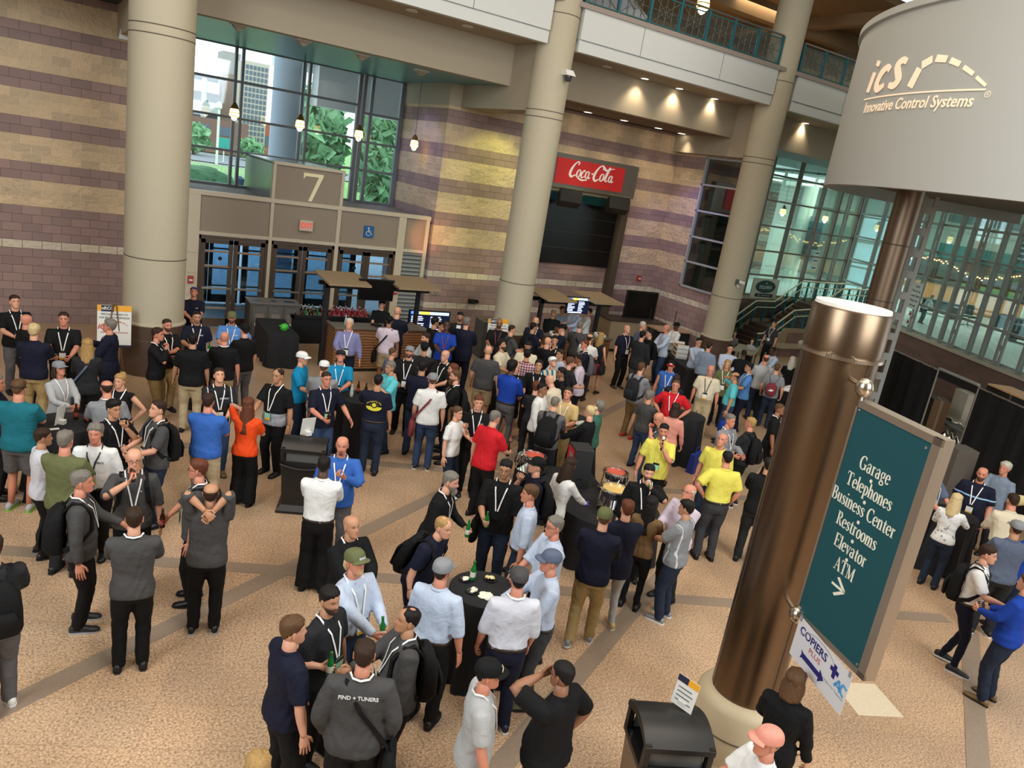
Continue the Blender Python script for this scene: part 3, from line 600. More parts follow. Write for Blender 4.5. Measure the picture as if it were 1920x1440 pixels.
# behind the glazing
PALE = mat('mall_cream', (214, 222, 206), .7)
sbox('wall_mall_back', (27, 33.5, ZS), (60, 33.8, 9), mat('mall_back', (196, 206, 196), .8))
sbox('wall_mall_brick', (33.4, 31.4, ZS), (38.5, 31.7, 6.6), block_mat('mall_brick', 0, False, (150, 136, 128), (158, 140, 126)))
dw = MB()
for x in (29.2, 31.0, 32.4): dw.box((x, 30.9, ZS), (x+.1, 31.0, 6.4))
for z in (3.2, 4.6, 6.2): dw.box((29.2, 30.9, z), (32.5, 31.0, z+.1))
struct(dw.build('window_6', LGP)); DAY = mat('daylight_pane', (196, 232, 244), .5, emit=1.2)
sbox('window_7', (29.2, 31.2, ZS), (32.5, 31.3, 6.3), DAY)
for x, y, r in ((33.4, 27.2, .42), (36.8, 28.5, .4), (44, 27, .45), (40, 17, .5), (37.2, 13.5, .55)): struct(MB().cyl(x, y, ZS, 7.6, r).build('column_mall', PALE, None, True))
fr = MB(); fr.add([tuple((P0+PN*.35+PD*s).to_tuple()[:2])+(ZS-.05,) for s in (-.3, 22)]+[(60, 0, ZS-.05), (60, 22.05, ZS-.05)], [(0, 1, 2, 3)]); struct(fr.build('floor_mall', mat('pale_upper_floor', (196, 204, 200), .35)))
sbox('ceiling_mall', (32.5, -2, 7.62), (60, 36, 7.8), mat('mall_ceiling', (176, 190, 184), .8))
sbox('wall_mall_far', (47, -4, ZS), (47.4, 33.5, 7.62), mat('mall_wall', (222, 230, 214), .8))
TFB = mat('teal_fascia', (44, 130, 126), .6)
sbox('trim_teal_fascia', (46.5, -2, 4.5), (47, 26, 5.3), TFB); sbox('trim_teal_band', (46.6, 12, 6.6), (47, 26, 7.0), mat('grey_panel_far', (110, 124, 124), .7))
CTR = mat('counter_orange', (206, 136, 76), .5)
e = empty('cafe_counter', (43.6, 12, ZS)); tag(e, 'long orange wood cafe counter behind the glazed wall', 'counter'); MB().box((0, -6, 0), (.8, 15, 1.15)).build('body', CTR, e); MB().box((-.1, -6.1, 1.15), (.95, 15.1, 1.25)).build('worktop', DARK, e)
e = empty('cafe_canopy', (44.0, 12, ZS)); tag(e, 'dark cafe awning with warm string lights behind the glazed wall', 'awning'); MB().box((0, -6, 1.9), (1.6, 15, 2.5)).build('awning', mat('awning_brown', (58, 44, 36), .7), e)
MB().box((1.7, -6, .0), (1.8, 15, 1.9)).build('back_wall', CTR, e)
rg = random.Random(3); lm = MB()
for i in range(150):
    y = -5.8+20.6*i/150; z = 2.15+.28*math.sin(y*1.1)+rg.uniform(-.12, .12); lm.box((-.06, y-.025, z-.025), (-.02, y+.025, z+.025))
s_ = lm.build('string_lights', mat('string_glow', (255, 190, 120), .5, emit=9), e); s_['kind'] = 'stuff'
for x, y, w_, lb in ((38.2, 16.9, 1.5, 'dark booth desk under the notice board behind the glass'), (35.0, 14.6, 1.6, 'black desk right of the seated person behind the glass'), (37.8, 20.2, 1.6, 'dark desk where the seated person leans behind the glass')):
    e = empty('desk', (x, y, ZS-.05)); tag(e, lb, 'desk'); MB().box((-.4, -w_/2, .68), (.4, w_/2, .74)).build('top', mat('desk_top', (60, 66, 78), .5), e); MB().box((-.35, -w_/2+.05, 0), (.3, -w_/2+.1, .68)).box((-.35, w_/2-.1, 0), (.3, w_/2-.05, .68)).box((.25, -w_/2+.1, .1), (.3, w_/2-.1, .68)).build('panel', DARK, e)
e = empty('office_chair', (36.2, 17.9, ZS-.05)); tag(e, 'black swivel chair standing alone behind the glass', 'chair')
MB().box((-.24, -.24, .42), (.24, .24, .5)).build('seat', DARK, e, bevel=.03); MB().box((-.26, -.22, .55), (-.2, .22, 1.0)).build('backrest', DARK, e, bevel=.03); MB().tube([(0, 0, .08), (0, 0, .42)], .03, 8).build('stem', GREYM, e)
for i in range(5): MB().tube([(0, 0, .1), (.27*math.cos(1.256*i), .27*math.sin(1.256*i), .05)], .02, 6).build('leg', DARK, e)
def board(name, lb, cat, x, y, z, w_, h_, rz, m, rows, rm):
    e = empty(name, (x, y, z), rz); tag(e, lb, cat); MB().box((-w_/2, 0, -h_/2), (w_/2, .05, h_/2)).build('panel', m, e); t_ = MB()
    for i in range(rows):
        zz = h_*.4-h_*.8*i/max(rows-1, 1); a = -w_*.42
        while a < w_*.4: l = rg.uniform(.06, .16)*w_; t_.box((a, -.012, zz-.02*h_), (min(a+l, w_*.43), 0, zz+.02*h_)); a += l+.04*w_
    t_.build('lettering', rm, e); return e
board('menu_board', 'black menu board with rows of pale writing hung behind the glazed wall', 'sign', 34.4, 15.6, 6.0, 1.7, 1.9, R(-122), mat('board_black', (22, 30, 34), .4), 8, mat('board_text', (190, 206, 200), .5))
board('wall_banner', 'dark blue notice panel seen through the glass left of the steel post', 'sign', 36.5, 27.5, 4.4, 2.4, 2.4, R(-122), mat('banner_blue', (46, 72, 84), .5), 4, mat('banner_text', (90, 120, 126), .5))
e = empty('notice_paper', tuple(P0+PD*6.35-PN*.2+Vector((0, 0, 3.3))), PA); tag(e, 'white paper notice with black handwriting taped inside the glazed wall', 'notice'); MB().box((-.35, 0, -.5), (.35, .01, .5)).build('sheet', WHITE, e)
t_ = MB()
for i, tx in enumerate(('Lunch', 'The art wa', 'I want Some', "Won't eat", 'the way')): text_mb(tx, .13, frame_m((0, -.004, .36-.18*i), (1, 0, 0), (0, 0, 1)), .003, t_)
t_.build('writing', DARK, e)
for s, z, lb in ((6.35, 2.62, 'upper red and white fire sticker on the slotted post'), (6.35, 2.3, 'lower red and white fire sticker on the slotted post')):
    e = empty('fire_sticker', tuple(P0+PD*s-PN*.17+Vector((0, 0, z))), PA); tag(e, lb, 'sticker'); MB().box((-.11, 0, -.1), (.11, .008, .1)).build('plate', WHITE, e); MB().box((-.07, -.003, -.06), (.07, 0, .04)).build('symbol', mat('alarm_red', (168, 58, 50), .5), e)
for i, (z) in enumerate((4.05, 3.72, 3.4)):
    e = empty('door_notice', (29.6, 21.76, z)); tag(e, ['top', 'middle', 'bottom'][i]+' one of three white notices stacked on the stair hall glazing', 'notice', 'three notices on the stair hall glass'); MB().box((-.2, 0, -.12), (.2, .01, .12)).build('sheet', WHITE, e); MB().box((-.14, -.004, -.03), (.14, 0, .03)).build('print', mat('print_green', (70, 110, 90), .6), e)
e = empty('red_umbrella', (35.4, 12.2, ZS+1.2)); tag(e, 'red and white umbrella behind the glass at the right edge', 'umbrella')
mb = MB()
for i in range(8): a, b_ = i*PI/4, (i+1)*PI/4; mb.mi = i % 2; mb.add([(0, 0, 1.0), (1.3*math.cos(a), 1.3*math.sin(a), .55), (1.3*math.cos(b_), 1.3*math.sin(b_), .55), (0, 0, .96)], [(0, 1, 2), (3, 2, 1)])
mb.build('canopy', [mat('umbrella_red', (172, 36, 48), .7), WHITE], e); MB().tube([(0, 0, -1.2), (0, 0, 1.05)], .03, 8).build('pole', WHITE, e)
for q, (x, y) in enumerate(((34.2, 12.0), (34.8, 11.2))):
    e = empty('folding_chair', (x, y, ZS-.05), R(200)); tag(e, ['green folding chair behind the glass, left of the pair', 'green folding chair behind the glass, right of the pair'][q], 'chair', 'green chairs at the right edge'); G_ = mat('chair_green', (40, 84, 74), .5)
    MB().box((-.2, -.2, .42), (.2, .2, .45)).build('seat', G_, e); MB().box((-.2, .18, .6), (.2, .21, .85)).build('backrest', G_, e)
    for sx in (-.2, .2): MB().tube([(sx, -.2, 0), (sx, .2, .86)], .015, 6).build('leg', G_, e); MB().tube([(sx, .22, 0), (sx, -.18, .45)], .015, 6).build('leg', G_, e)
# hanging coffee shop sign
e = empty('coffee_sign', (26.55, 21.6, 2.33)); tag(e, 'pale sign with a dark green oval in the stair hall window', 'sign')
MB().box((-.82, -.02, -.42), (.82, .03, .42)).build('board', mat('sign_cream', (206, 206, 186), .6), e)
ov = [(.62*math.cos(a), .27*math.sin(a)) for a in [2*PI*i/40 for i in range(40)]]
MB().prism(ov, .012, FRONT(0, -.02, .08)).build('oval', mat('coffee_green', (20, 66, 58), .5), e)
MB().box((-.55, -.035, -.36), (.55, -.02, -.22)).build('strip', mat('coffee_black', (24, 30, 30), .5), e)
text_mb('ESQUIRES', .2, FRONT(0, -.034, .05), .004, xs=.92).build('lettering', WHITE, e); text_mb('Coffee - Wine & Restaurant', .075, FRONT(0, -.037, -.29), .003).build('small_lettering', WHITE, e)
MB().lathe(0, 0, [(0, 0), (.05, 0), (.05, .01), (0, .01)], 12, FRONT(0, -.034, .23)).build('crest', mat('crest_grey', (130, 160, 150), .6), e)

# stairs
SW = mat('stair_stringer', (150, 130, 104), .6); ST = mat('stair_tread', (86, 66, 56), .7)
st = MB()
for i in range(6): st.box((24.2+i*.28, 19.5, 0), (24.5+i*.28, 21.2, .166*(i+1)))
for i in range(6): st.box((26.95+i*.28, 19.5, .9), (27.25+i*.28, 21.2, 1+.16*(i+1)))
st.box((25.85, 19.5, 0), (27, 21.2, 1.0)); st.box((28.6, 19.5, 1.6), (32, 21.7, 1.95)); struct(st.build('floor_stairs', ST))
def slab(pts, y0, y1):
    mb = MB(); n = len(pts); mb.add([(x, y0, z) for x, z in pts]+[(x, y1, z) for x, z in pts], [tuple(range(n)), tuple(range(2*n-1, n-1, -1))]+[(i, n+i, n+(i+1) % n, (i+1) % n) for i in range(n)]); return mb
for y in (19.42, 21.2): struct(slab([(24.1, 0), (24.1, .14), (25.75, 1.12), (26.95, 1.12), (28.6, 2.08), (32, 2.08), (32, 1.9), (28.7, 1.9), (27.0, .95), (25.9, .95), (25.9, 0)], y, y+.09).build('trim_stringer', SW))
struct(slab([(25.9, 0), (25.9, .96), (27, .96), (28.7, 1.9), (30.5, 1.9), (30.5, 0)], 19.4, 19.5).build('wall_stair', BRICKR))
sbox('trim_stair_band', (25.4, 19.2, .34), (30.6, 19.42, .52), mat('band_stone', (176, 160, 136), .7)); sbox('wall_stair_foot', (25.5, 19.25, 0), (30.6, 19.42, .34), BRICKR)
def handrail(y, nm, lb, pts, gl=True):
    e = empty(nm, (0, 0, 0)); tag(e, lb, 'railing')
    MB().tube([(x, y, z) for x, z in pts], .035, 8).build('top_rail', mat('rail_pale', (206, 196, 164), .35, .4), e, True)
    MB().tube([(x, y-.1, z-.24) for x, z in pts], .022, 8).build('hand_rail', mat('rail_pale', (206, 196, 164), .35, .4), e, True)
    X_ = np.arange(pts[0][0]+.1, pts[-1][0], .62); zi = lambda x: np.interp(x, [p[0] for p in pts], [p[1] for p in pts])
    for x in X_: MB().box((x-.03, y-.03, zi(x)-.86), (x+.03, y+.03, zi(x))).build('post', TEAL, e)
    for a, b_ in zip(X_[:-1], X_[1:]):
        m_ = MB()
        for p, q in (((a, -.72), (b_, -.1)), ((a, -.1), (b_, -.72)), (((a+b_)/2, -.1), ((a+b_)/2, -.72)), ((a, -.41), (b_, -.41))): m_.tube([(p[0], y, zi(p[0])+p[1]), (q[0], y, zi(q[0])+q[1])], .009, 5)
        m_.build('lattice', mat('teal_bar', (34, 84, 84), .5), e)
        MB().add([(a+.03, y+.012, zi(a)-.78), (b_-.03, y+.012, zi(b_)-.78), (b_-.03, y+.012, zi(b_)-.08), (a+.03, y+.012, zi(a)-.08)], [(0, 1, 2, 3)]).build('pane', GLASS_T, e)
handrail(19.5, 'stair_railing', 'stair railing with lattice panels on the near side where a woman walks down', [(24.2, .86), (24.55, .88), (26.05, 1.86), (27.2, 1.96), (28.8, 2.9), (31.6, 2.95)])
handrail(21.15, 'stair_railing', 'stair railing with teal glass on the far side under the coffee sign', [(24.3, .95), (25.66, 1.86), (26.8, 1.88), (28.32, 2.84), (31.6, 2.9)])

# the white drum carried by the steel post
DC = Vector((20.86, 6.98)); DR = 7.0
a0, a1 = R(48), R(262)
dm = MB(); N_ = 90
prof = [(DR, 6.3), (DR, 9.62), (DR+.07, 9.64), (DR+.07, 9.78), (DR-.25, 9.78), (DR-.25, 6.3)]
rings = [[(DC.x+r*math.cos(a), DC.y+r*math.sin(a), z) for r, z in prof] for a in [a0+(a1-a0)*i/N_ for i in range(N_+1)]]
dm.loft(rings); dd = struct(dm.build('wall_drum', mat('drum_white', (176, 177, 172), .7), None, True))
ud = MB(); ud.add([(DC.x, DC.y, 6.6)]+[(DC.x+(DR-.2)*math.cos(a), DC.y+(DR-.2)*math.sin(a), 6.6) for a in [a0+(a1-a0)*i/60 for i in range(61)]], [(0, i+1, i+2) for i in range(60)]); struct(ud.build('ceiling_drum', mat('drum_inside', (120, 104, 90), .8)))
def on_drum(mb, off=.02):
    out = MB(); out.f = mb.f; out.m = mb.m
    out.v = [(DC.x+(DR+off+v[2])*math.cos(v[0]/DR), DC.y+(DR+off+v[2])*math.sin(v[0]/DR), v[1]) for v in mb.v]; return out
I4 = Matrix.Identity(4); PROJ = mat('painted_projection', (250, 226, 196), .7, emit=.22)  # the projector's light is put into the colour and glow of thin letter shapes
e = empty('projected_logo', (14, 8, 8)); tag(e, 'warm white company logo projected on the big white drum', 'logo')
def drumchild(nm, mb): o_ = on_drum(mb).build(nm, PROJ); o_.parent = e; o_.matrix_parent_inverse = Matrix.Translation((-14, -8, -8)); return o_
lg = MB()
def addto(dst, src): dst.add(src.v, src.f)
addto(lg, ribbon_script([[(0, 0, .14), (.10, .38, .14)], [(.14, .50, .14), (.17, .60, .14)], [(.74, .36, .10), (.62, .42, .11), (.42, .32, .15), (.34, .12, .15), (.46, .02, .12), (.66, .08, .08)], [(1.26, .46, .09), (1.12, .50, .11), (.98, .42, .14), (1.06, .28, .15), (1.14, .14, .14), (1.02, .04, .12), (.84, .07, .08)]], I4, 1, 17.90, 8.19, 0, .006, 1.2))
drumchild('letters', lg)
sw = MB()
for (p, q, wd) in (((19.45, 8.16), (19.58, 8.49), .19), ((19.62, 8.54), (19.86, 8.63), .155), ((19.94, 8.635), (20.21, 8.60), .13), ((20.29, 8.575), (20.53, 8.49), .105), ((20.62, 8.44), (20.86, 8.31), .08), ((20.93, 8.26), (21.16, 8.11), .06)):
    d = Vector((q[0]-p[0], q[1]-p[1])).normalized(); n = Vector((-d.y, d.x))*wd/2
    sw.add([(p[0]-n.x, p[1]-n.y, 0), (q[0]-n.x*.9, q[1]-n.y*.9, 0), (q[0]+n.x*.9, q[1]+n.y*.9, 0), (p[0]+n.x, p[1]+n.y, 0)], [(0, 1, 2, 3)])
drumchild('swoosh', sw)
ln = MB(); 
for i in range(24): a, b_ = 17.8+3.38*i/24, 17.8+3.38*(i+1)/24; ln.add([(a, 8.035, 0), (b_, 8.035, 0), (b_, 8.065, 0), (a, 8.065, 0)], [(0, 1, 2, 3)])
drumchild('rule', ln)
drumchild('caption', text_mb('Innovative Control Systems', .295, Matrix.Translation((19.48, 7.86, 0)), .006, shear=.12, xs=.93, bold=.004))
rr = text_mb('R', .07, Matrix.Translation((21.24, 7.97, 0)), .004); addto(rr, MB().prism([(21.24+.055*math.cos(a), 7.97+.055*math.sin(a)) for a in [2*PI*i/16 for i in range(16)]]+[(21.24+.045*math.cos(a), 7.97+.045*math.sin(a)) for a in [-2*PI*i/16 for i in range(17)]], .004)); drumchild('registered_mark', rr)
e = empty('drum_post', (17.0, 10.5, 0)); e['kind'] = 'structure'; MB().cyl(0, 0, 0, 6.7, .3, n=40).build('shaft', mat('post_bronze', (128, 110, 94), .42, 1), e, True)
g = MB()
for z in (3.9, 5.2): g.cyl(0, 0, z, z+.03, .303, n=40)
g.build('joint', mat('seam_dark', (70, 58, 48), .5), e, True)

# near steel pylon with the direction sign
def pylon():
    e = empty('sign_pylon', (6.38, 4.17, 0)); tag(e, 'tall brushed steel cylinder on a flared stone base in front', 'pillar')
    BZ = mat('pylon_steel', (128, 108, 88), .33, 1, bump=.02, scale=14)
    MB().lathe(0, 0, [(0, .62), (.345, .62), (.345, 4.42), (.0, 4.42)], 64).build('shaft', BZ, e, True)
    MB().lathe(0, 0, [(.35, 4.34), (.38, 4.34), (.38, 4.37), (.35, 4.37)], 64).build('ring', STEEL, e, True)
    MB().lathe(0, 0, [(0, 4.40), (.352, 4.40), (.352, 4.76), (.34, 4.78), (.0, 4.80)], 64).build('drum_cap', BZ, e, True)
    MB().lathe(0, 0, [(0, 4.775), (.335, 4.775), (.33, 4.81), (.0, 4.83)], 64).build('lid', mat('lid_white', (226, 222, 214), .5), e, True)
    MB().lathe(0, 0, [(0, 0), (.52, 0), (.47, .55), (.43, .62), (.37, .66), (0, .66)], 48).build('base', mat('pylon_base', (190, 172, 140), .5), e, True)
    MB().lathe(0, 0, [(.49, .3), (.5, .3), (.5, .31), (.49, .31)], 48).build('base_joint', mat('joint_line', (96, 86, 74), .9), e, True)
    sm = MB()
    for a in (150, 262): sm.box((.343*math.cos(R(a))-.006, .343*math.sin(R(a))-.006, .66), (.343*math.cos(R(a))+.006, .343*math.sin(R(a))+.006, 4.34))
    sm.build('seam', mat('seam_dark', (70, 58, 48), .5), e)
    for a in (200, 232): MB().lathe(.385*math.cos(R(a)), .385*math.sin(R(a)), [(0, 4.33), (.025, 4.34), (.025, 4.38), (0, 4.39)], 12).build('clamp', mat('chrome', (230, 230, 230), .1, 1), e, True)
pylon()
SD = Vector((-.3, -.954, 0)).normalized(); SO = Vector((6.05, 3.66, 0)); SNRM = SD.cross(Vector((0, 0, 1)))    # outward normal
SGF = lambda s, z, off=0: frame_m(SO+SD*s+SNRM*off+Vector((0, 0, z)), SD, (0, 0, 1))
def spoly(mb, pts, off, h): return mb.prism([(s, z) for s, z in pts], h, frame_m(SO+SNRM*off, SD, (0, 0, 1)))
# --- lettering with thick and thin strokes and serifs
def arc(cx, cy, rx, ry, a0, a1, t, thin=.3):
    n = max(4, int(abs(a1-a0)/22)); return [(cx+rx*math.cos(R(a0+(a1-a0)*i/n)), cy+ry*math.sin(R(a0+(a1-a0)*i/n)), t*(thin+(1-thin)*abs(math.cos(R(a0+(a1-a0)*i/n))))) for i in range(n+1)]
def stem(x, a, b, t=.15): return [(x, a, t), (x, b, t)]
def sf(x, y, w_, t=.045): return [(x-w_/2, y, t), (x+w_/2, y, t)]
GL = {
 'G': ([arc(.4, .5, .31, .48, 48, 312, .17), stem(.66, .06, .42), sf(.64, .42, .28), [(.63, .97, .04), (.64, .72, .05)]], .84),
 'a': ([[(.09, .5, .10), (.14, .62, .06), (.27, .67, .06), (.38, .56, .12), (.39, .3, .14), (.39, .1, .14), (.48, .02, .05)], arc(.24, .19, .15, .18, 60, 310, .14)], .56),
 'r': ([stem(.14, 0, .66), sf(.14, .02, .28), sf(.09, .64, .12), [(.16, .44, .04), (.24, .6, .06), (.36, .6, .13)]], .44),
 'g': ([arc(.23, .44, .15, .2, 0, 360, .12), arc(.24, -.13, .19, .13, 0, 360, .1, .6), [(.16, .26, .05), (.10, .14, .07), (.2, .06, .1), (.36, .02, .09)], [(.34, .58, .05), (.47, .64, .08)]], .52),
 'e': ([arc(.25, .33, .18, .32, 8, 318, .15), [(.1, .37, .045), (.43, .37, .045)]], .5),
 'T': ([stem(.36, 0, .98), sf(.36, .02, .34), [(.03, .96, .06), (.69, .96, .06)], [(.05, .96, .05), (.03, .74, .04)], [(.67, .96, .05), (.69, .74, .04)]], .74),
 'l': ([stem(.14, 0, 1), sf(.14, .02, .28), sf(.1, .98, .14)], .29),
 'p': ([stem(.14, -.32, .66), sf(.14, -.3, .28), sf(.08, .64, .14), arc(.27, .33, .19, .31, 130, -130, .15)], .55),
 'h': ([stem(.13, 0, 1), sf(.13, .02, .25), sf(.08, .98, .14), [(.17, .45, .04), (.3, .66, .07), (.42, .5, .14), (.42, 0, .14)], sf(.42, .02, .25)], .58),
 'o': ([arc(.25, .33, .18, .32, 0, 360, .15)], .51),
 'n': ([stem(.13, 0, .66), sf(.13, .02, .25), sf(.08, .64, .14), [(.17, .45, .04), (.3, .66, .07), (.42, .5, .14), (.42, 0, .14)], sf(.42, .02, .25)], .58),
 's': ([[(.36, .48, .04), (.34, .60, .05), (.2, .65, .06), (.09, .53, .12), (.21, .36, .14), (.35, .19, .13), (.22, .02, .06), (.08, .08, .05), (.06, .2, .04)]], .43),
 'B': ([stem(.15, 0, 1), sf(.12, .02, .24), sf(.12, .98, .24), arc(.28, .76, .2, .22, 92, -92, .14), arc(.3, .27, .25, .25, 92, -92, .16)], .65),
 'u': ([[(.13, .66, .14), (.13, .18, .13), (.24, .02, .06), (.38, .14, .04)], stem(.42, .04, .66), sf(.07, .64, .14), sf(.37, .64, .14), sf(.47, .02, .12)], .58),
 'i': ([stem(.14, 0, .66), sf(.14, .02, .26), sf(.09, .64, .14), [(.13, .86, .14), (.14, .97, .14)]], .29),
 'C': ([arc(.4, .5, .31, .48, 48, 312, .17), [(.63, .97, .04), (.64, .7, .05)]], .72),
 't': ([[(.18, .86, .05), (.18, .6, .14), (.18, .12, .14), (.27, .01, .05), (.36, .08, .04)], sf(.19, .63, .32)], .38),
 'R': ([stem(.15, 0, 1), sf(.15, .02, .28), sf(.12, .98, .24), arc(.28, .75, .2, .23, 92, -92, .14), [(.32, .5, .06), (.48, .14, .15), (.64, .02, .06)]], .68),
 'm': ([stem(.13, 0, .66), sf(.13, .02, .24), sf(.08, .64, .14), [(.17, .45, .04), (.29, .66, .07), (.4, .5, .14), (.4, 0, .14)], sf(.4, .02, .24), [(.44, .45, .04), (.56, .66, .07), (.67, .5, .14), (.67, 0, .14)], sf(.67, .02, .24)], .82),
 'E': ([stem(.15, 0, 1), [(.04, .97, .05), (.56, .97, .05)], [(.04, .03, .05), (.58, .03, .05)], [(.15, .52, .05), (.44, .52, .05)], [(.56, .97, .05), (.56, .76, .04)], [(.58, .03, .05), (.6, .26, .04)], [(.44, .62, .04), (.44, .42, .04)]], .64),
 'v': ([[(.1, .66, .14), (.26, 0, .08)], [(.26, 0, .05), (.42, .66, .045)], sf(.1, .64, .24), sf(.42, .64, .2)], .5),
 'A': ([[(.08, 0, .045), (.34, 1, .05)], [(.32, 1, .1), (.6, 0, .17)], [(.18, .34, .045), (.5, .34, .045)], sf(.08, .02, .22), sf(.6, .02, .28)], .7),
 'M': ([stem(.12, 0, 1, .05), [(.14, 1, .12), (.43, .05, .16)], [(.43, .05, .05), (.72, 1, .05)], stem(.74, 0, 1, .15), sf(.12, .02, .22), sf(.74, .02, .26), sf(.1, .98, .18), sf(.76, .98, .2)], .88),
 ' ': ([], .3)}
def serif_text(txt, size, F):
    wds = [GL[c][1] for c in txt]; tot = sum(wds); m = MB(); x = -tot/2
    for c, wd in zip(txt, wds):
        for st_ in GL[c][0]:
            if len(st_) == 2:                      # straight stroke
                (xa, ya, ta), (xb, yb, tb) = st_; d = Vector((xb-xa, yb-ya)).normalized(); n = Vector((-d.y, d.x))
                P = [(xa+x-n.x*ta/2, ya-n.y*ta/2), (xb+x-n.x*tb/2, yb-n.y*tb/2), (xb+x+n.x*tb/2, yb+n.y*tb/2), (xa+x+n.x*ta/2, ya+n.y*ta/2)]
                m.prism([(p[0]*size, (p[1]-.4)*size) for p in P], .003, F)
            else: addto(m, ribbon_script([[(a+x, b-.4, max(t_, .03)) for a, b, t_ in st_]], F, size, 0, 0, 0, .003))
        x += wd
    return m
e = empty('direction_sign', tuple(SO+Vector((0, 0, 2.0)))); tag(e, 'teal direction sign in a thick silver frame hung on the steel pylon', 'sign')
def sgn(nm, mb, m, parent=None, smooth=None):
    o_ = mb.build(nm, m, None, smooth); o_.parent = parent or e; o_.matrix_parent_inverse = (parent or e).matrix_world.inverted() if parent is None else Matrix.Identity(4); return o_
bpy.context.view_layer.update()
SFR = mat('sign_silver', (176, 162, 146), .38, .75)
fm = MB(); spoly(fm, [(0, 1.96), (.96, 1.96), (.96, 4.08), (0, 4.08)], -.11, .10)
for a, b_, c_, d_ in ((0, 1.96, .96, 2.01), (0, 4.02, .96, 4.08), (0, 1.96, .025, 4.08), (.875, 1.96, .96, 4.08)): spoly(fm, [(a, b_), (c_, b_), (c_, d_), (a, d_)], -.012, .024)
sgn('frame', fm, SFR); sgn('panel', spoly(MB(), [(.02, 2.0), (.88, 2.0), (.88, 4.03), (.02, 4.03)], -.01, .014), mat('sign_teal', (22, 76, 84), .42))
LET = mat('letter_cream', (232, 232, 214), .5); tm = MB()
for tx, z in (('Garage', 3.59), ('Telephones', 3.405), ('Business Center', 3.22), ('Restrooms', 3.035), ('Elevator', 2.85), ('ATM', 2.665)): addto(tm, serif_text(tx, .12, SGF(.413, z, .006) @ Matrix.Diagonal((.9, 1, 1, 1))))
for z in (3.495, 3.30, 3.115, 2.935, 2.757): tm.prism([(.016*math.cos(a), .016*math.sin(a)) for a in [2*PI*i/14 for i in range(14)]], .003, SGF(.407, z, .006))
sgn('lettering', tm, LET)
ar = MB(); FA = SGF(.42, 2.49, .006)
for P in ([(-.1, -.011), (.06, -.011), (.06, .011), (-.1, .011)], [(-.055, .075), (-.03, .09), (.075, .012), (.075, -.012), (.055, -.008)], [(-.055, -.075), (-.03, -.09), (.075, -.012), (.075, .012), (.055, .008)]): ar.prism(P, .003, FA)
sgn('arrow', ar, LET)
for s, z in ((.05, 3.995), (.83, 3.97), (.05, 2.06), (.85, 2.04)): sgn('screw', MB().lathe(0, 0, [(0, 0), (.012, 0), (.012, .006), (0, .01)], 10, SGF(s, z, .004)), mat('chrome', (230, 230, 230), .1, 1))
for z in (4.19, 1.96):
    P = SO+SD*.02+Vector((0, 0, z)); Q = Vector((6.38, 4.17, z)); d = (Q-P).normalized()
    kb = MB().tube([tuple(P+d*.02), tuple(P+d*.40)], .02, 10); kb.lathe(P.x, P.y, [(r_*.075, z+zz*.085) for r_, zz in ((0, -1), (.5, -.87), (.87, -.5), (1, 0), (.87, .5), (.5, .87), (0, 1))], 20); kb.tube([(P.x, P.y, z-.08), (P.x, P.y, z+(-.14 if z > 3 else .1))], .014, 8)
    sgn('ball_bracket', kb, mat('satin_steel', (204, 196, 180), .25, 1), smooth=True)
# printed banner clipped below the sign
e2 = empty('arrow_banner', tuple(SO+SD*.5+Vector((0, 0, 1.8)))); tag(e2, 'white printed banner with dark blue arrow hanging under the teal sign', 'banner'); bpy.context.view_layer.update(); e_keep = e; e = e2
BO = .03
sgn('sheet', spoly(MB(), [(.10, 1.605), (.865, 1.545), (.872, 1.935), (.105, 2.01)], BO, .003), mat('banner_white', (214, 214, 218), .6))
NV = mat('banner_navy', (36, 34, 110), .5); BF = frame_m(SO+SD*.12+SNRM*(BO+.004)+Vector((0, 0, 1.99)), SD-Vector((0, 0, .09)), Vector((0, 0, 1))+SD*.0)
sgn('lettering', text_mb('COPIERS', .105, BF @ Matrix.Translation((.235, -.085, 0)), .002, xs=1.0, bold=.002), NV)
sgn('red_lettering', text_mb('PLUS', .07, BF @ Matrix.Translation((.29, -.175, 0)), .002, xs=1.15), mat('banner_red', (190, 50, 60), .5))
sgn('arrow', MB().prism([(.12, -.235), (.15, -.25), (.4, -.25), (.4, -.215), (.47, -.275), (.4, -.335), (.4, -.30), (.15, -.30), (.12, -.315), (.135, -.275)], .002, BF), NV)
sgn('cross', MB().prism([(.50, -.08), (.535, -.08), (.535, -.045), (.575, -.045), (.575, -.08), (.61, -.08), (.61, -.12), (.575, -.12), (.575, -.17), (.535, -.17), (.535, -.12), (.50, -.12)], .002, BF), NV)
CYN = mat('banner_cyan', (86, 160, 214), .5)
sgn('blue_letters', ribbon_script([[(.59, -.21, .022), (.64, -.13, .022)], [(.64, -.13, .022), (.67, -.22, .022)], [(.60, -.19, .02), (.66, -.19, .02)], [(.74, -.14, .022), (.69, -.13, .022), (.675, -.19, .022), (.72, -.225, .022)]], BF, 1, 0, 0, 0, .002), CYN)
sgn('thin_arc', ribbon_script([[(.05, -.13, .003), (.2, -.02, .006), (.42, -.01, .006), (.54, -.06, .004)]], BF, 1, 0, 0, 0, .002), mat('banner_grey', (150, 150, 156), .6))
sgn('tagline', text_mb('Technology is Our Trademark', .03, BF @ Matrix.Translation((.56, -.25, 0)), .0015, xs=.9), mat('banner_grey', (150, 150, 156), .6))
for s, z in ((.13, 1.99), (.84, 1.93)): sgn('clip', spoly(MB(), [(s-.012, z-.02), (s+.012, z-.02), (s+.012, z+.03), (s-.012, z+.03)], BO+.002, .01), mat('clip_clear', (150, 150, 156), .3))
e = e_keep

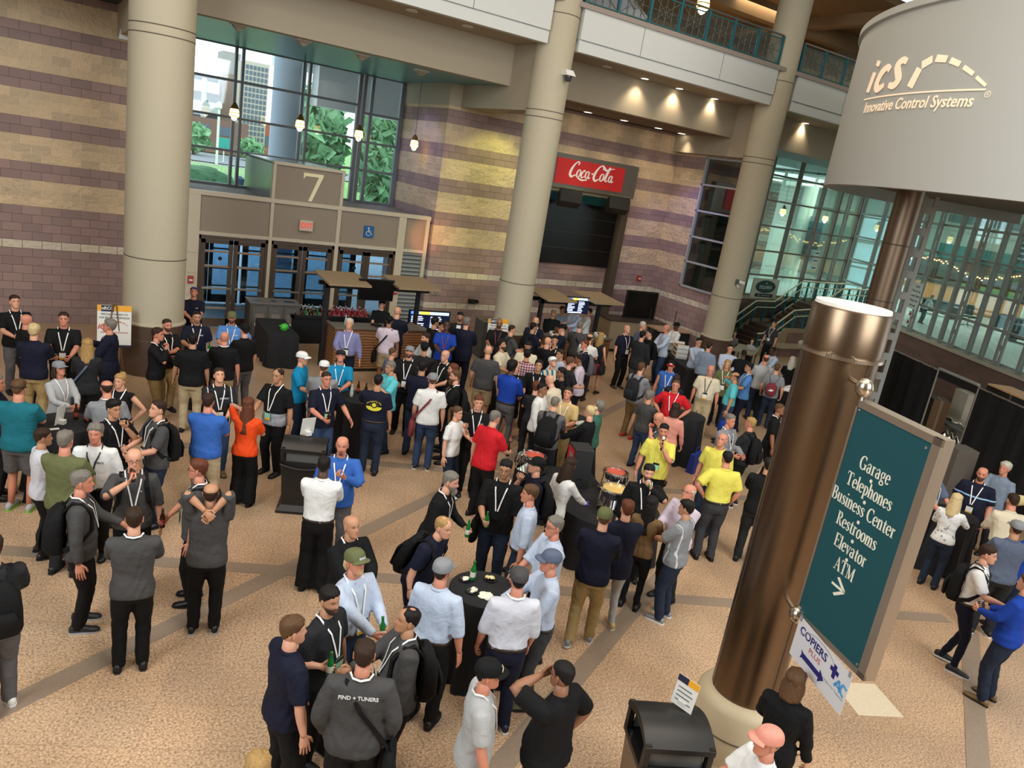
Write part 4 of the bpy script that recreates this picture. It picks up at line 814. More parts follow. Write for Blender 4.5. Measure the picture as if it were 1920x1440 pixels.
# ------------------------------------------------------------------ tables, bars, bins and the things on them
CLOTHM = mat('table_linen_black', (16, 17, 22), .8, bump=.25, scale=10)
def tall_table(x, y, r, lb, z=1.07, g=None):
    e = empty('cocktail_table', (x, y, 0)); tag(e, lb, 'table', g); rg2 = []
    MB().cyl(0, 0, z-.03, z-.012, r-.01, n=32).build('tabletop', DARK, e); MB().cyl(0, 0, .02, z-.03, .03).build('stem', DARK, e); MB().cyl(0, 0, 0, .02, .26).build('base', DARK, e)
    for z_, k, a in ((z, .0, 0), (z, .97, 0), (z-.006, 1.0, 0), (z-.03, 1.01, .003), (z-.3, .99, .022), (.5, 1.02, .035), (.05, 1.12, .055), (.012, 1.14, .06)):
        rg2.append([((r*k+a*math.sin(9*t_+x)+a*.6*math.sin(14*t_))*math.cos(t_), (r*k+a*math.sin(9*t_+x)+a*.6*math.sin(14*t_))*math.sin(t_), z_) for t_ in [2*PI*j/64 for j in range(64)]])
    MB().loft(rg2, cap=False).build('tablecloth', CLOTHM, e, True); return e
tall_table(4.22, 6.14, .38, 'black-draped tall round table in front with plates, napkins and a bottle')
tall_table(.46, 11.75, .44, 'black-draped tall table at left with a tent card and brown bottles')
tall_table(5.2, 12.55, .40, 'black-draped tall table at centre left with two brown bottles')
tall_table(3.05, 15.15, .34, 'small black-draped tall table between the people by the left column')
tall_table(8.95, 10.9, .44, 'black-draped tall table in the centre with an open white paper')
tall_table(13.42, 5.85, .38, 'black-draped tall table at the right behind the teal sign')
tall_table(12.0, 10.9, .36, 'black-draped tall table behind the person in the coral top')
PLW = mat('food_pale', (226, 214, 160), .7, bump=.5, scale=40); CRM = mat('food_cream', (232, 226, 206), .7)
def plate(x, y, z, lb, food=PLW, r=.075):
    e = empty('paper_plate', (x, y, z)); tag(e, lb, 'plate'); MB().lathe(0, 0, [(0, .001), (r*.7, .002), (r, .014), (r+.005, .013), (r*.72, 0), (0, 0)], 24).build('dish', mat('plate_black', (20, 20, 22), .25), e, True)
    mb = MB(); rn = np.random.default_rng(int(x*100))
    for i in range(4): noise_blob(mb, (rn.uniform(-.03, .03), rn.uniform(-.03, .03), .022), (.03, .02, .014), rn, 10, 7, .3)
    mb.build('food', food, e, True)
plate(4.06, 6.12, 1.072, 'black plate with a crumpled napkin and fork on the front tall table', CRM); plate(4.38, 6.28, 1.072, 'black plate with pale snacks at the back of the front tall table'); plate(4.10, 6.36, 1.072, 'black plate with folded white napkin beside the bottle on the front table', CRM)
e = empty('napkins', (4.16, 6.0, 1.073), .5); tag(e, 'fanned stack of white paper napkins on the front tall table', 'napkin')
for i in range(3): MB().box((-.065, -.065, i*.003), (.065, .065, i*.003+.002), Matrix.Rotation(.35*i, 4, 'Z')).build('sheet', mat('napkin_white', (238, 236, 214), .8), e)
bottle_at_list = [((4.17, 6.33, 1.145), 'g', 'green beer bottle standing on the front tall table'), ((.62, 11.86, 1.145), 'b', 'brown beer bottle on the left tall table, nearer the tent card'), ((.74, 11.75, 1.145), 'b', 'brown beer bottle on the left tall table, nearer the grey polo'), ((5.22, 12.75, 1.145), 'b', 'rear brown beer bottle on the centre-left tall table'), ((5.32, 12.62, 1.145), 'b', 'front brown beer bottle on the centre-left tall table'), ((5.02, 12.55, 1.145), 'w', 'clear bottle on the centre-left tall table'), ((3.08, 15.3, 1.145), 'g', 'green bottle on the small tall table by the left column'), ((13.3, 5.75, 1.145), 'g', 'green bottle standing on the right tall table'), ((6.75, 17.75, 1.215), 'w', 'clear water bottle at the left end of the wooden bar')]
WP = mat('card_white', (226, 224, 218), .6)
def tent_card(x, y, z, rz, lb, logo=False):
    e = empty('tent_card', (x, y, z), rz); tag(e, lb, 'card'); M = Matrix.Rotation(R(-10), 4, 'X'); MB().box((-.11, -.003, 0), (.11, .003, .28), M).build('card', WP, e); MB().box((-.04, .0, 0), (.04, .09, .06)).build('support', WP, e)
    if logo:
        MB().box((-.11, -.006, .22), (.0, -.003, .28), M).build('navy_block', mat('logo_navy', (34, 36, 60), .5), e); MB().box((0, -.006, .22), (.11, -.003, .28), M).build('yellow_block', mat('logo_orange', (236, 168, 40), .5), e)
        pm = MB()
        for i in range(4): pm.box((-.08, -.006, .05+.04*i), (.08-.02*(i % 2), -.004, .06+.04*i), M)
        pm.build('print', mat('print_grey', (110, 110, 116), .6), e)
tent_card(.40, 11.72, 1.072, R(-120), 'white tent card standing on the left tall table'); 
e = empty('paper_slip', (.34, 11.5, 1.073), .2); tag(e, 'small white card lying flat on the left tall table', 'card'); MB().box((-.06, -.035, 0), (.06, .035, .002)).build('sheet', WP, e)
e = empty('booklet', (8.95, 10.72, 1.073), R(10)); tag(e, 'open white booklet lying on the centre tall table', 'booklet'); MB().box((-.16, -.11, 0), (0, .11, .006)).box((.004, -.11, 0), (.16, .11, .006)).build('pages', WP, e)
# bins with curved hoods
def bin_(x, y, rz, lb, w_=.62, d_=.52, steel=False):
    e = empty('hooded_bin', (x, y, 0), rz); tag(e, lb, 'bin'); P_ = mat('bin_black', (26, 26, 27), .38); S_ = mat('bin_steel', (150, 136, 120), .35, .6)
    a, b = w_/2, d_/2
    MB().loft([[(-a*1.08, -b*1.12, 0), (a*1.08, -b*1.12, 0), (a*1.08, b*1.12, 0), (-a*1.08, b*1.12, 0)], [(-a*1.08, -b*1.12, .04), (a*1.08, -b*1.12, .04), (a*1.08, b*1.12, .04), (-a*1.08, b*1.12, .04)], [(-a*.85, -b*.85, .12), (a*.85, -b*.85, .12), (a*.85, b*.85, .12), (-a*.85, b*.85, .12)]]).build('base', P_, e)
    MB().loft([[(sx*a*k, sy*b*k, z_) for sx, sy in ((-1, -1), (1, -1), (1, 1), (-1, 1))] for z_, k in ((.1, .86), (.74, .97))]).build('body', S_ if steel else P_, e, bevel=.01)
    rim = MB(); rg3 = []
    for i in range(13):
        t_ = -1+2*i/12; rg3.append((a*1.04*t_, -b*1.10-.03*(1-t_*t_), .80-.05*(1-t_*t_)))
    rim.tube(rg3, .014, 6); rim.box((-a*1.02, -b*1.06, .74), (a*1.02, b*1.06, .79)); rim.build('rim', P_, e, True)
    hd = MB()
    for sx in (-1, 1):
        x0, x1 = (-a*1.02, -a*.86) if sx < 0 else (a*.86, a*1.02)
        hd.box((x0, -b*1.05, .78), (x1, -b*.80, 1.06)).box((x0, b*.80, .78), (x1, b*1.05, 1.06))
    hd.box((-a*1.02, b*.9, .78), (a*1.02, b*1.05, .86)); hd.box((-a*1.02, -b*1.05, .78), (a*1.02, -b*.95, .84))
    hd.build('corner_posts', P_, e)
    ar = [[(s_*a*1.04, yy, zz) for s_, yy, zz in [(sx, -b*1.08+2*b*1.08*i/12, 1.04+.10*math.sin(PI*i/12)) for i in range(13)]+[(sx, -b*1.08+2*b*1.08*i/12, .99+.08*math.sin(PI*i/12)) for i in range(12, -1, -1)]] for sx in (-1, 1)]
    MB().loft(ar).build('hood', P_, e, True)
    MB().box((-a*.8, -b*.9, .80), (a*.8, -b*.86, .98)).box((-a*.8, b*.86, .80), (a*.8, b*.9, .98)).build('flap', mat('flap_grey', (92, 94, 92), .3), e, bevel=.008)
    MB().cyl(0, 0, .72, .80, .1).build('liner_top', DARK, e); return e
bin_(3.58, 10.55, R(-24), 'black hooded litter bin with a white tent card on top, centre left'); tent_card(3.62, 10.68, 1.15, R(190), 'white tent card on the hood of the centre-left litter bin')
bin_(4.78, 3.72, R(-26), 'black hooded litter bin with steel sides at the bottom edge', .60, .56, True); tent_card(4.92, 3.78, 1.14, R(-78), 'white card with navy and yellow heading on the bottom litter bin', True)
# recycling stations
def recycle(x, y, rz, lb, h=1.02):
    e = empty('recycling_station', (x, y, 0), rz); tag(e, lb, 'bin'); G_ = mat('recycle_grey', (78, 76, 72), .55)
    MB().box((0, 0, .06), (1.32, .7, h)).build('cabinet', G_, e, bevel=.012); MB().box((-.02, -.02, h), (1.34, .72, h+.03)).build('top', mat('recycle_top', (112, 108, 102), .5), e, bevel=.008); MB().box((.03, .03, 0), (1.29, .67, .06)).build('plinth', mat('plinth_blue', (70, 84, 104), .5), e)
    MB().box((.12, .25, h+.029), (.32, .31, h+.034)).build('slot', DARK, e); MB().cyl(.66, .3, h+.029, h+.034, .075).build('round_hole', DARK, e); MB().box((.94, .2, h+.029), (1.22, .42, h+.034)).build('square_hole', DARK, e)
    for i in range(3):
        x0 = .05+.42*i; MB().box((x0+.02, -.015, .12), (x0+.38, 0, h-.08)).build('door', mat('recycle_door', (92, 88, 82), .55), e, bevel=.004)
        MB().box((x0+.12, -.025, h-.2), (x0+.28, -.015, h-.16)).build('handle', GREYM, e); MB().box((x0+.09, -.02, h-.52), (x0+.31, -.015, h-.26)).build('picture', mat('sticker_grey', (120, 112, 104), .6), e); MB().box((x0+.09, -.021, h-.60), (x0+.31, -.015, h-.52)).build('label', WP, e)
    for cx in (.1, 1.22): MB().tube([(cx-.02, .05, .035), (cx+.02, .05, .035)], .035, 10).build('caster', DARK, e)
recycle(5.05, 20.3, R(-3), 'grey three-door recycling station by the glass doors'); recycle(11.3, 18.7, R(-8), 'dark grey recycling station beside the middle column', 1.1)
def draped(name, x, y, rz, L, W_, h, lb, over=0):
    e = empty(name, (x, y, 0), rz); tag(e, lb, 'table'); MB().box((0, 0, h-.04), (L, W_, h-.006)).build('tabletop', DARK, e)
    n = 88; rg4 = []
    def per(t_, k):
        P4 = [(0, 0), (L, 0), (L, W_), (0, W_)]; ls = [L, W_, L, W_]; d = t_*2*(L+W_); i = 0
        while d > ls[i] and i < 3: d -= ls[i]; i += 1
        a, b = P4[i], P4[(i+1) % 4]; u = d/ls[i]; px, py = a[0]+(b[0]-a[0])*u, a[1]+(b[1]-a[1])*u; nx, ny = [(0, -1), (1, 0), (0, 1), (-1, 0)][i]
        w_ = k*(.5+.5*math.sin(t_*n*.9)); return (px+nx*w_, py+ny*w_)
    for z_, k in ((h, 0), (h-.02, .006), (h*.5, .03), (.02, .06)): rg4.append([(*per(j/n, k), z_) for j in range(n)])
    MB().loft(rg4).build('tablecloth', CLOTHM, e, True); return e
draped('trestle_table', 5.62, 17.75, R(86), 1.75, .72, .82, 'black-draped trestle table left of the wooden bar with a green bag on it')
gb = MB(); noise_blob(gb, (0, 0, .07), (.11, .09, .09), rng, 14, 9, .15); o_ = tag(gb.build('green_bag', mat('lime_plastic', (70, 190, 60), .4, bump=.4, scale=20), None, True), 'bright green crumpled bag on the black-draped trestle table', 'bag'); o_.location = (5.42, 18.35, .82)
draped('buffet_table', 16.35, 14.55, R(66), 2.2, .6, .86, 'black-draped buffet table in front of the far column')
draped('serving_table', 17.35, 13.9, R(-50), 1.3, .6, .9, 'draped serving table left of the steel pylon top')
draped('back_table', 12.75, 6.9, R(-30), 1.4, .8, .8, 'black-draped table behind the right tall table')
# round catering table with chafing dishes and the upright menu box
def round_table(x, y, r, h, lb):
    e = empty('catering_table', (x, y, 0)); tag(e, lb, 'table'); MB().cyl(0, 0, h-.04, h-.006, r-.01, n=40).build('tabletop', DARK, e); rg5 = []
    for z_, k, a in ((h, .0, 0), (h, .99, 0), (h-.02, 1.0, .004), (h*.5, 1.02, .03), (.012, 1.05, .05)): rg5.append([((r*k+a*math.sin(13*t_))*math.cos(t_), (r*k+a*math.sin(13*t_))*math.sin(t_), z_) for t_ in [2*PI*j/72 for j in range(72)]])
    MB().loft(rg5, cap=False).build('tablecloth', CLOTHM, e, True)
round_table(7.55, 8.05, .82, .80, 'round black catering table carrying the chafing dishes')
CHR = mat('chrome', (230, 230, 230), .1, 1)
def chafer(x, y, z, r, rz, lb, food=True, lid=True):
    e = empty('chafing_dish', (x, y, z), rz); tag(e, lb, 'chafing dish')
    MB().lathe(0, 0, [(r, .30), (r+.04, .31), (r+.04, .325), (r-.01, .33), (r-.02, .24), (r*.4, .20), (r*.9, .2), (r, .30)], 32).build('pan', CHR, e, True)
    MB().cyl(0, 0, .27, .305, r-.015, n=32).build('food', mat('queso_yellow', (236, 200, 120), .35) if food else mat('food_red', (196, 84, 60), .6), e)
    for a in range(4): c_, s_ = math.cos(R(45+90*a)), math.sin(R(45+90*a)); MB().tube([((r+.03)*c_, (r+.03)*s_, .31), ((r+.06)*c_, (r+.06)*s_, .0)], .009, 8).build('leg', CHR, e, True)
    MB().box((-.2, -.2, .05), (.2, .2, .06)).build('shelf', CHR, e); MB().cyl(0, 0, .06, .14, .05).build('burner', CHR, e)
    if lid:
        MB().tube([(-.04, r*.95, .30), (-.02, r*1.2, .36)], .012, 8).build('hinge', CHR, e)
        Ml = Matrix.Translation((0, r*.98, .33)) @ Matrix.Rotation(R(-78), 4, 'X') @ Matrix.Translation((0, r, 0)); MB().lathe(0, 0, [(r*math.sin(t_), -.0+.13*math.cos(t_)) for t_ in (1.57, 1.3, 1.0, .7, .4, .15)]+[(0, .13), (0, .12)]+[((r-.01)*math.sin(t_), .12*math.cos(t_)) for t_ in (.4, .8, 1.2, 1.57)], 28, Ml).build('lid', CHR, e, True)
chafer(7.55, 7.95, .80, .21, R(-55), 'open chrome chafing dish full of yellow cheese sauce'); chafer(8.0, 8.5, .80, .17, R(-60), 'second chrome chafing dish behind the menu box', False)
draped('side_table', 6.75, 9.2, R(-20), 1.3, .7, .76, 'black-draped table behind the black-capped eating person'); chafer(7.05, 9.45, .76, .17, R(30), 'open chrome chafing dish with red food behind the black cap', False)
e = empty('menu_box', (7.28, 8.72, .0), R(-20)); tag(e, 'tall black box with red top panel standing by the chafing dishes', 'box'); MB().box((0, 0, 0), (.32, .36, 1.46)).build('cabinet', mat('box_black', (34, 34, 36), .6, bump=.1, scale=60), e, bevel=.008)
MB().box((-.012, .03, 1.12), (0, .33, 1.42)).build('red_panel', mat('panel_red', (180, 22, 40), .5), e); MB().box((-.014, .02, 1.05), (-.002, .34, 1.10)).build('white_strip', WP, e); MB().box((-.016, .07, 1.2), (-.012, .22, 1.36)).build('picture', mat('sticker_grey', (120, 112, 104), .6), e); MB().box((.10, -.004, .95), (.2, 0, .975)).build('handle_slot', DARK, e)
mm = MB()
for i in range(7): mm.box((-.012, .05+.04*i, .9), (-.004, .065+.04*i, 1.02))
mm.build('grille', WP, e)
# wooden bar with canopy, bottles behind
WD = bpy.data.materials.new('planked_oak'); WD.use_nodes = True; nt_, N_w, L_w, b_w = nodes(WD)
tc_ = N_w.new('ShaderNodeTexCoord'); wv = N_w.new('ShaderNodeTexWave'); wv.bands_direction = 'Z'; wv.inputs['Scale'].default_value = 4.5; wv.inputs['Distortion'].default_value = 3; wv.inputs['Detail'].default_value = 2; L_w.new(tc_.outputs['Object'], wv.inputs['Vector'])
cr_ = N_w.new('ShaderNodeValToRGB'); cr_.color_ramp.elements[0].color = (*lin((96, 64, 40)), 1); cr_.color_ramp.elements[1].color = (*lin((162, 116, 76)), 1); L_w.new(wv.outputs['Fac'], cr_.inputs[0]); L_w.new(cr_.outputs[0], b_w.inputs['Base Color']); b_w.inputs['Roughness'].default_value = .5
def bar(x, y, L, lb, rz=0, screen=True, scol=1):
    e = empty('bar_counter', (x, y, 0), rz); tag(e, lb, 'bar'); MB().box((0, 0, .08), (L, .12, 1.1)).box((0, .12, .08), (.12, .9, 1.1)).box((L-.12, .12, .08), (L, .9, 1.1)).build('front', WD, e); MB().box((-.04, -.05, 1.1), (L+.04, .5, 1.15)).build('worktop', mat('bar_top_grey', (104, 98, 90), .5), e, bevel=.006); MB().box((.02, .02, 0), (L-.02, .1, .08)).build('kick', DARK, e)
    e2 = empty('bar_canopy', (x, y, 0), rz); tag(e2, lb.replace('counter', 'counter frame and roof').replace('serving', 'black-posted'), 'canopy')
    for px, py in ((-.12, .55), (L+.1, .95)): MB().box((px-.05, py-.05, 0), (px+.05, py+.05, 2.1)).build('post', DARK, e2)
    MB().box((-.2, .5, 2.0), (L+.2, .6, 2.1)).box((-.2, .9, 2.0), (L+.2, 1.0, 2.1)).build('beam', DARK, e2); RF = mat('roof_board', (150, 130, 100), .6)
    for a, b in ((-.25, L*.34), (L*.64, L+.3)): M = Matrix.Translation((0, 0, 2.14)) @ Matrix.Rotation(R(5), 4, 'X'); MB().box((a, .05, 0), (b, 1.25, .05), M).build('roof_panel', RF, e2)
    return e
bar(6.42, 17.5, 2.45, 'wooden serving counter with grey top in front of the entrance doors'); bar(12.5, 17.0, 2.2, 'far wooden serving counter to the right of the middle column')
def tv(x, y, z, w_, h_, rz, lb, on):
    e = empty('menu_screen', (x, y, z), rz); tag(e, lb, 'screen'); MB().box((-w_/2, 0, -h_/2), (w_/2, .06, h_/2)).build('housing', DARK, e, bevel=.006)
    if not on: MB().box((-w_/2+.02, -.003, -h_/2+.02), (w_/2-.02, 0, h_/2-.02)).build('screen', SCREEN_OFF, e); return e
    MB().box((-w_/2+.02, -.003, -h_/2+.02), (w_/2-.02, 0, h_/2-.02)).build('screen', mat('screen_navy', (12, 20, 44), .3, emit=.8), e)
    for nm_, c_, a, b in (('blue_banner', (80, 130, 220), -.46, -.26), ('yellow_banner', (236, 216, 80), -.26, .0), ('pale_banner', (190, 224, 240), .0, .46)): MB().box((a*w_, -.006, h_*.32), (b*w_, -.003, h_*.44)).build(nm_, mat('scr_'+nm_, c_, .4, emit=1.2), e)
    mb = MB(); rn = random.Random(5)
    for i in range(8):
        z_ = h_*(.22-.075*i)
        for a, b in ((-.44, -.12), (.02, .3)): mb.box((a*w_, -.006, z_-h_*.018), ((a+(b-a)*rn.uniform(.5, 1))*w_, -.003, z_+h_*.018))
    mb.build('lettering', mat('scr_text', (200, 214, 240), .4, emit=1.4), e); MB().box((-.4*w_, -.006, -h_*.44), (.2*w_, -.003, -h_*.37)).build('skyline', mat('scr_text', (200, 214, 240), .4, emit=1.4), e); return e
tv(7.55, 17.95, 2.02, .95, .55, 0, 'black switched-off screen hung on the nearer bar roof', False); t_ = tv(9.65, 18.95, 1.0, 1.25, .66, R(-4), 'lit blue menu screen standing right of the nearer bar', True); MB().box((-.04, .0, -1.0), (.04, .06, -.33)).box((-.35, -.15, -1.0), (.35, .2, -.97)).build('stand', DARK, t_); tv(13.6, 17.45, 2.0, .82, .5, 0, 'lit blue menu screen hung on the farther bar roof', True)
e = empty('ice_counter', (6.15, 20.1, 0)); tag(e, 'long black back counter with ice troughs of bottles behind the nearer bar', 'counter'); MB().box((0, 0, 0), (2.3, .75, .72)).build('body', BLACKCLOTH, e); MB().box((-.04, -.04, .72), (2.34, .03, .8)).box((-.04, .72, .72), (2.34, .79, .8)).box((-.04, -.04, .72), (.03, .79, .8)).box((2.27, -.04, .72), (2.34, .79, .8)).build('trough_rim', DARK, e); MB().box((.03, .03, .72), (2.27, .72, .745)).build('ice', mat('ice_white', (210, 220, 226), .3, bump=.8, scale=30), e)
rn = random.Random(11); kinds = {}
for i in range(64):
    tx = 6.25+(i % 16)*.138+rn.uniform(-.03, .03); ty = 20.22+(i//16)*.16+rn.uniform(-.03, .03); kd = 'g' if (tx < 7.2 and rn.random() < .3) else 'b' if tx < 7.2 else 'r'
    if kd not in kinds:
        gm_ = {'g': mat('beer_green', (24, 110, 46), .08), 'b': mat('beer_brown', (56, 26, 12), .1), 'r': mat('bottle_rose', (150, 40, 50), .15)}[kd]
        b0 = bpy.data.objects.new('bottle', None); C.objects.link(b0); b0.empty_display_size = .05; MB().lathe(0, 0, [(0, 0), (.029, .002), (.031, .015), (.031, .125), (.027, .15), (.0145, .185), (.013, .225), (0, .226)], 9).build('glass', gm_, b0, 'all'); MB().lathe(0, 0, [(0, .224), (.016, .224), (.016, .24), (0, .242)], 9).build('cap', mat('cap_gold' if kd != 'r' else 'cap_white', (220, 200, 150) if kd != 'r' else (214, 222, 220), .35), b0, 'all'); kinds[kd] = b0; q = b0
    else: q = copy_tree(kinds[kd])
    q.location = (tx, ty, .735); q.rotation_euler = (rn.uniform(-.5, .2), rn.uniform(-.35, .35), 0)
    tag(q, {'g': 'green beer bottle chilling in the left ice trough behind the bar', 'b': 'brown beer bottle with pale cap in the left ice trough behind the bar', 'r': 'reddish bottle with white cap in the right ice trough behind the bar'}[kd], 'bottle', {'g': 'green bottles in the left ice trough', 'b': 'brown bottles in the left ice trough', 'r': 'reddish bottles in the right ice trough'}[kd])
e = empty('card_terminal', (7.55, 17.72, 1.15), R(20)); tag(e, 'black payment terminal on the nearer bar top', 'terminal'); MB().box((-.09, -.11, 0), (.09, .11, .05)).build('body', DARK, e, bevel=.01); MB().box((-.06, 0, .05), (.06, .09, .055)).build('screen', mat('phone_screen', (60, 66, 78), .2), e)
for x, y, lb in ((12.75, 17.15, 'white tablet till at the left end of the farther bar'), (14.4, 17.18, 'white tablet till at the right end of the farther bar')):
    e = empty('tablet_till', (x, y, 1.15), R(-10)); tag(e, lb, 'till'); MB().box((-.15, -.12, 0), (.15, .12, .1), Matrix.Rotation(R(14), 4, 'X')).build('body', WHITE, e, bevel=.015); MB().box((-.10, -.08, .1), (.10, .07, .104), Matrix.Rotation(R(14), 4, 'X')).build('screen', DARK, e)
# beige cart with dark monitor, and tables by the purple wall
e = empty('beige_cart', (16.9, 19.7, 0), R(-8)); tag(e, 'boxy beige cart carrying a tall black panel, by the recess wall', 'cart'); MB().box((0, 0, .1), (2.3, .95, 1.08)).build('body', mat('cart_beige', (146, 132, 108), .7), e, bevel=.01); MB().box((-.03, -.03, 1.08), (2.33, .98, 1.12)).build('worktop', mat('cart_top', (60, 50, 42), .5), e); MB().box((.05, .05, 0), (2.25, .9, .1)).build('plinth', DARK, e)
e = empty('dark_monitor', (18.45, 20.1, 1.12), R(-8)); tag(e, 'tall black framed panel standing on the beige cart', 'screen'); MB().box((-.66, 0, 0), (.66, .06, .98)).build('frame', DARK, e); MB().box((-.6, -.005, .05), (-.21, .0, .93)).box((-.19, -.005, .05), (.19, 0, .93)).box((.21, -.005, .05), (.6, 0, .93)).build('glass', SCREEN_OFF, e)
e = empty('awning_table', (18.3, 18.75, 0), R(-8)); tag(e, 'tan-topped stand with black skirt by the purple wall', 'table'); MB().box((0, 0, .05), (1.3, .9, 1.0)).build('skirt', BLACKCLOTH, e); MB().box((-.06, -.06, 1.0), (1.36, .96, 1.05)).build('top', mat('tan_board', (166, 138, 108), .6), e)
for px in (.1, 1.2): MB().tube([(px, .9, 1.05), (px, .9, 1.6)], .014, 6).build('rod', DARK, e)
e = empty('sandwich_stack', (16.7, 16.1, .87), R(60)); tag(e, 'white tiered rack of bread trays on the buffet table', 'rack')
for i in range(3): MB().box((-.28, -.17, .02+.13*i), (.28, .17, .05+.13*i)).build('tray', WHITE, e); MB().box((-.25, -.14, .05+.13*i), (.25, .14, .10+.13*i)).build('bread', mat('bread_brown', (176, 128, 74), .8, bump=.5, scale=20), e)
for sx in (-.27, .27): MB().box((sx-.01, -.17, 0), (sx+.01, .17, .42)).build('side', WHITE, e)
e = empty('serving_tray', (17.98, 13.62, .905), R(-50)); tag(e, 'pale blue tray on the serving table', 'tray'); MB().box((-.32, -.2, 0), (.32, .2, .05)).build('tray', mat('tray_blue', (170, 206, 224), .4), e, bevel=.01)
e = empty('folding_table', (20.9, 17.2, 0), R(34)); tag(e, 'brown-topped folding table beside the far column base', 'table'); MB().box((-.2, -.38, .72), (1.4, .38, .76)).build('top', mat('fold_top', (140, 118, 94), .5), e)
for px, py in ((0, -.3), (0, .3), (1.2, -.3), (1.2, .3)): MB().tube([(px, py, 0), (px, py, .72)], .018, 6).build('leg', DARK, e)
e = empty('wheeled_case', (12.55, 11.1, 0), R(30)); tag(e, 'black wheeled suitcase with raised handle behind the yellow polo speaker', 'suitcase'); MB().box((-.2, -.13, .05), (.2, .13, .6)).build('shell', mat('case_black', (24, 24, 26), .6, bump=.2), e, bevel=.03); MB().tube([(-.12, .1, .58), (-.12, .1, 1.02), (.12, .1, 1.02), (.12, .1, .58)], .01, 6).build('handle', GREYM, e)
for sx in (-.16, .16): MB().tube([(sx-.015, .1, .035), (sx+.015, .1, .035)], .035, 10).build('wheel', DARK, e)
e = empty('blue_tote', (11.9, 10.35, 0), R(20)); tag(e, 'blue tote bag standing on the floor by the yellow polo speaker', 'bag'); MB().loft([[(-.2, -.08, 0), (.2, -.08, 0), (.2, .08, 0), (-.2, .08, 0)], [(-.22, -.05, .42), (.22, -.05, .42), (.22, .05, .42), (-.22, .05, .42)]]).build('bag', cloth_blue := mat('tote_blue', (34, 58, 150), .7), e); MB().tube([(-.1, 0, .42), (-.08, 0, .55), (.08, 0, .55), (.1, 0, .42)], .01, 6).build('handle', cloth_blue, e)
e = empty('walking_case', (13.75, 13.1, 0), R(10)); tag(e, 'red suitcase on the floor left of the cream shirt person', 'suitcase'); MB().box((-.2, -.14, .04), (.22, .14, .5)).build('shell', mat('case_red', (130, 20, 34), .6), e, bevel=.03); MB().tube([(-.1, .1, .5), (-.1, .1, .6), (.1, .1, .6), (.1, .1, .5)], .01, 6).build('handle', DARK, e)
# easel boards
def sponsor(x, y, rz, lb):
    e = empty('sponsor_board', (x, y, 0), rz); tag(e, lb, 'sign'); M = Matrix.Translation((0, 0, .72)) @ Matrix.Rotation(R(-8), 4, 'X'); w_, h_ = .62, .86
    MB().box((-w_/2, -.01, 0), (w_/2, .01, h_), M).build('board', WP, e)
    MB().box((-w_/2, -.014, h_-.12), (-w_/2+.07, -.01, h_), M).box((-w_/2+.30, -.014, h_-.12), (w_/2, -.01, h_), M).build('orange_heading', mat('logo_orange', (236, 168, 40), .5), e); MB().box((-w_/2+.07, -.014, h_-.13), (-w_/2+.30, -.01, h_-.005), M).build('navy_heading', mat('logo_navy', (34, 36, 60), .5), e); MB().box((-w_/2, -.014, 0), (w_/2, -.01, .05), M).build('navy_foot', mat('logo_navy', (34, 36, 60), .5), e)
    T_ = lambda s_, sz, x_, z_, **k: text_mb(s_, sz, M @ frame_m((x_, -.016, z_), (1, 0, 0), (0, 0, 1)), .003, **k)
    T_('nRCC', .085, -.125, h_-.065, bold=.002).build('heading_lettering', WHITE, e); tx = T_('SPECIAL THANKS TO', .052, 0, h_-.185); addto(tx, T_('OUR RECEPTION SPONSOR', .052, 0, h_-.255, xs=.86)); tx.build('lettering', mat('print_dark', (70, 66, 64), .6), e)
    lg_ = T_('iCS', .15, -.2, .42, shear=.25, bold=.004); RL = mat('print_red', (200, 70, 64), .6)
    for i in range(6): a = R(150-22*i); a2 = a-R(15); lg_.prism([((.19+d_)*math.cos(q_)+.06, (.12+d_)*math.sin(q_)) for q_, d_ in ((a, 0), (a2, 0), (a2, .03-.004*i), (a, .03-.004*i))], .003, M @ frame_m((0, -.016, .40), (1, 0, 0), (0, 0, 1)))
    addto(lg_, T_('Innovative Control Systems', .045, 0, .31, shear=.1)); lg_.build('logo', RL, e)
    for a, b in (((-.2, .0, 0), (-.03, .07, 1.62)), ((.2, .0, 0), (.03, .07, 1.62)), ((0, .5, 0), (0, .1, 1.6))): MB().tube([a, b], .012, 6).build('leg', mat('easel_brass', (130, 100, 56), .4, .4), e)
sponsor(1.56, 16.95, R(-4), 'white sponsor board with orange heading on an easel at left'); sponsor(10.8, 17.05, R(-2), 'second sponsor board on an easel in front of the middle column')
# black drapes and back-of-house clutter at the right
def drape(a, b, z, lb, z0=0):
    a, b = Vector(a), Vector(b); d = b-a; L = d.length; e = empty('black_drape', (a.x, a.y, 0), math.atan2(d.y, d.x)); tag(e, lb, 'curtain')
    n = int(L/.05); A_ = [(L*i/n, .05*math.sin(i*.55)+.02*math.sin(i*1.3)) for i in range(n+1)]; rg6 = [[(x_, y_*(.4 if z_ > z-.1 else 1), z_) for x_, y_ in A_]+[(x_, y_*(.4 if z_ > z-.1 else 1)+.012, z_) for x_, y_ in A_[::-1]] for z_ in (z0+.02, z*.5, z-.05, z)]
    MB().loft(rg6).build('curtain', mat('drape_black', (13, 13, 15), .9), e, True); MB().tube([(-.03, 0, z+.0), (L+.03, 0, z+.0)], .022, 8).build('rail', mat('pole_silver', (160, 158, 150), .3, .7), e)
    for x_ in (-.02, L+.02): MB().tube([(x_, .0, 0), (x_, 0, z+.05)], .022, 8).build('pole', mat('pole_silver', (160, 158, 150), .3, .7), e); MB().box((x_-.2, -.2, 0), (x_+.2, .2, .015)).build('foot', DARK, e)
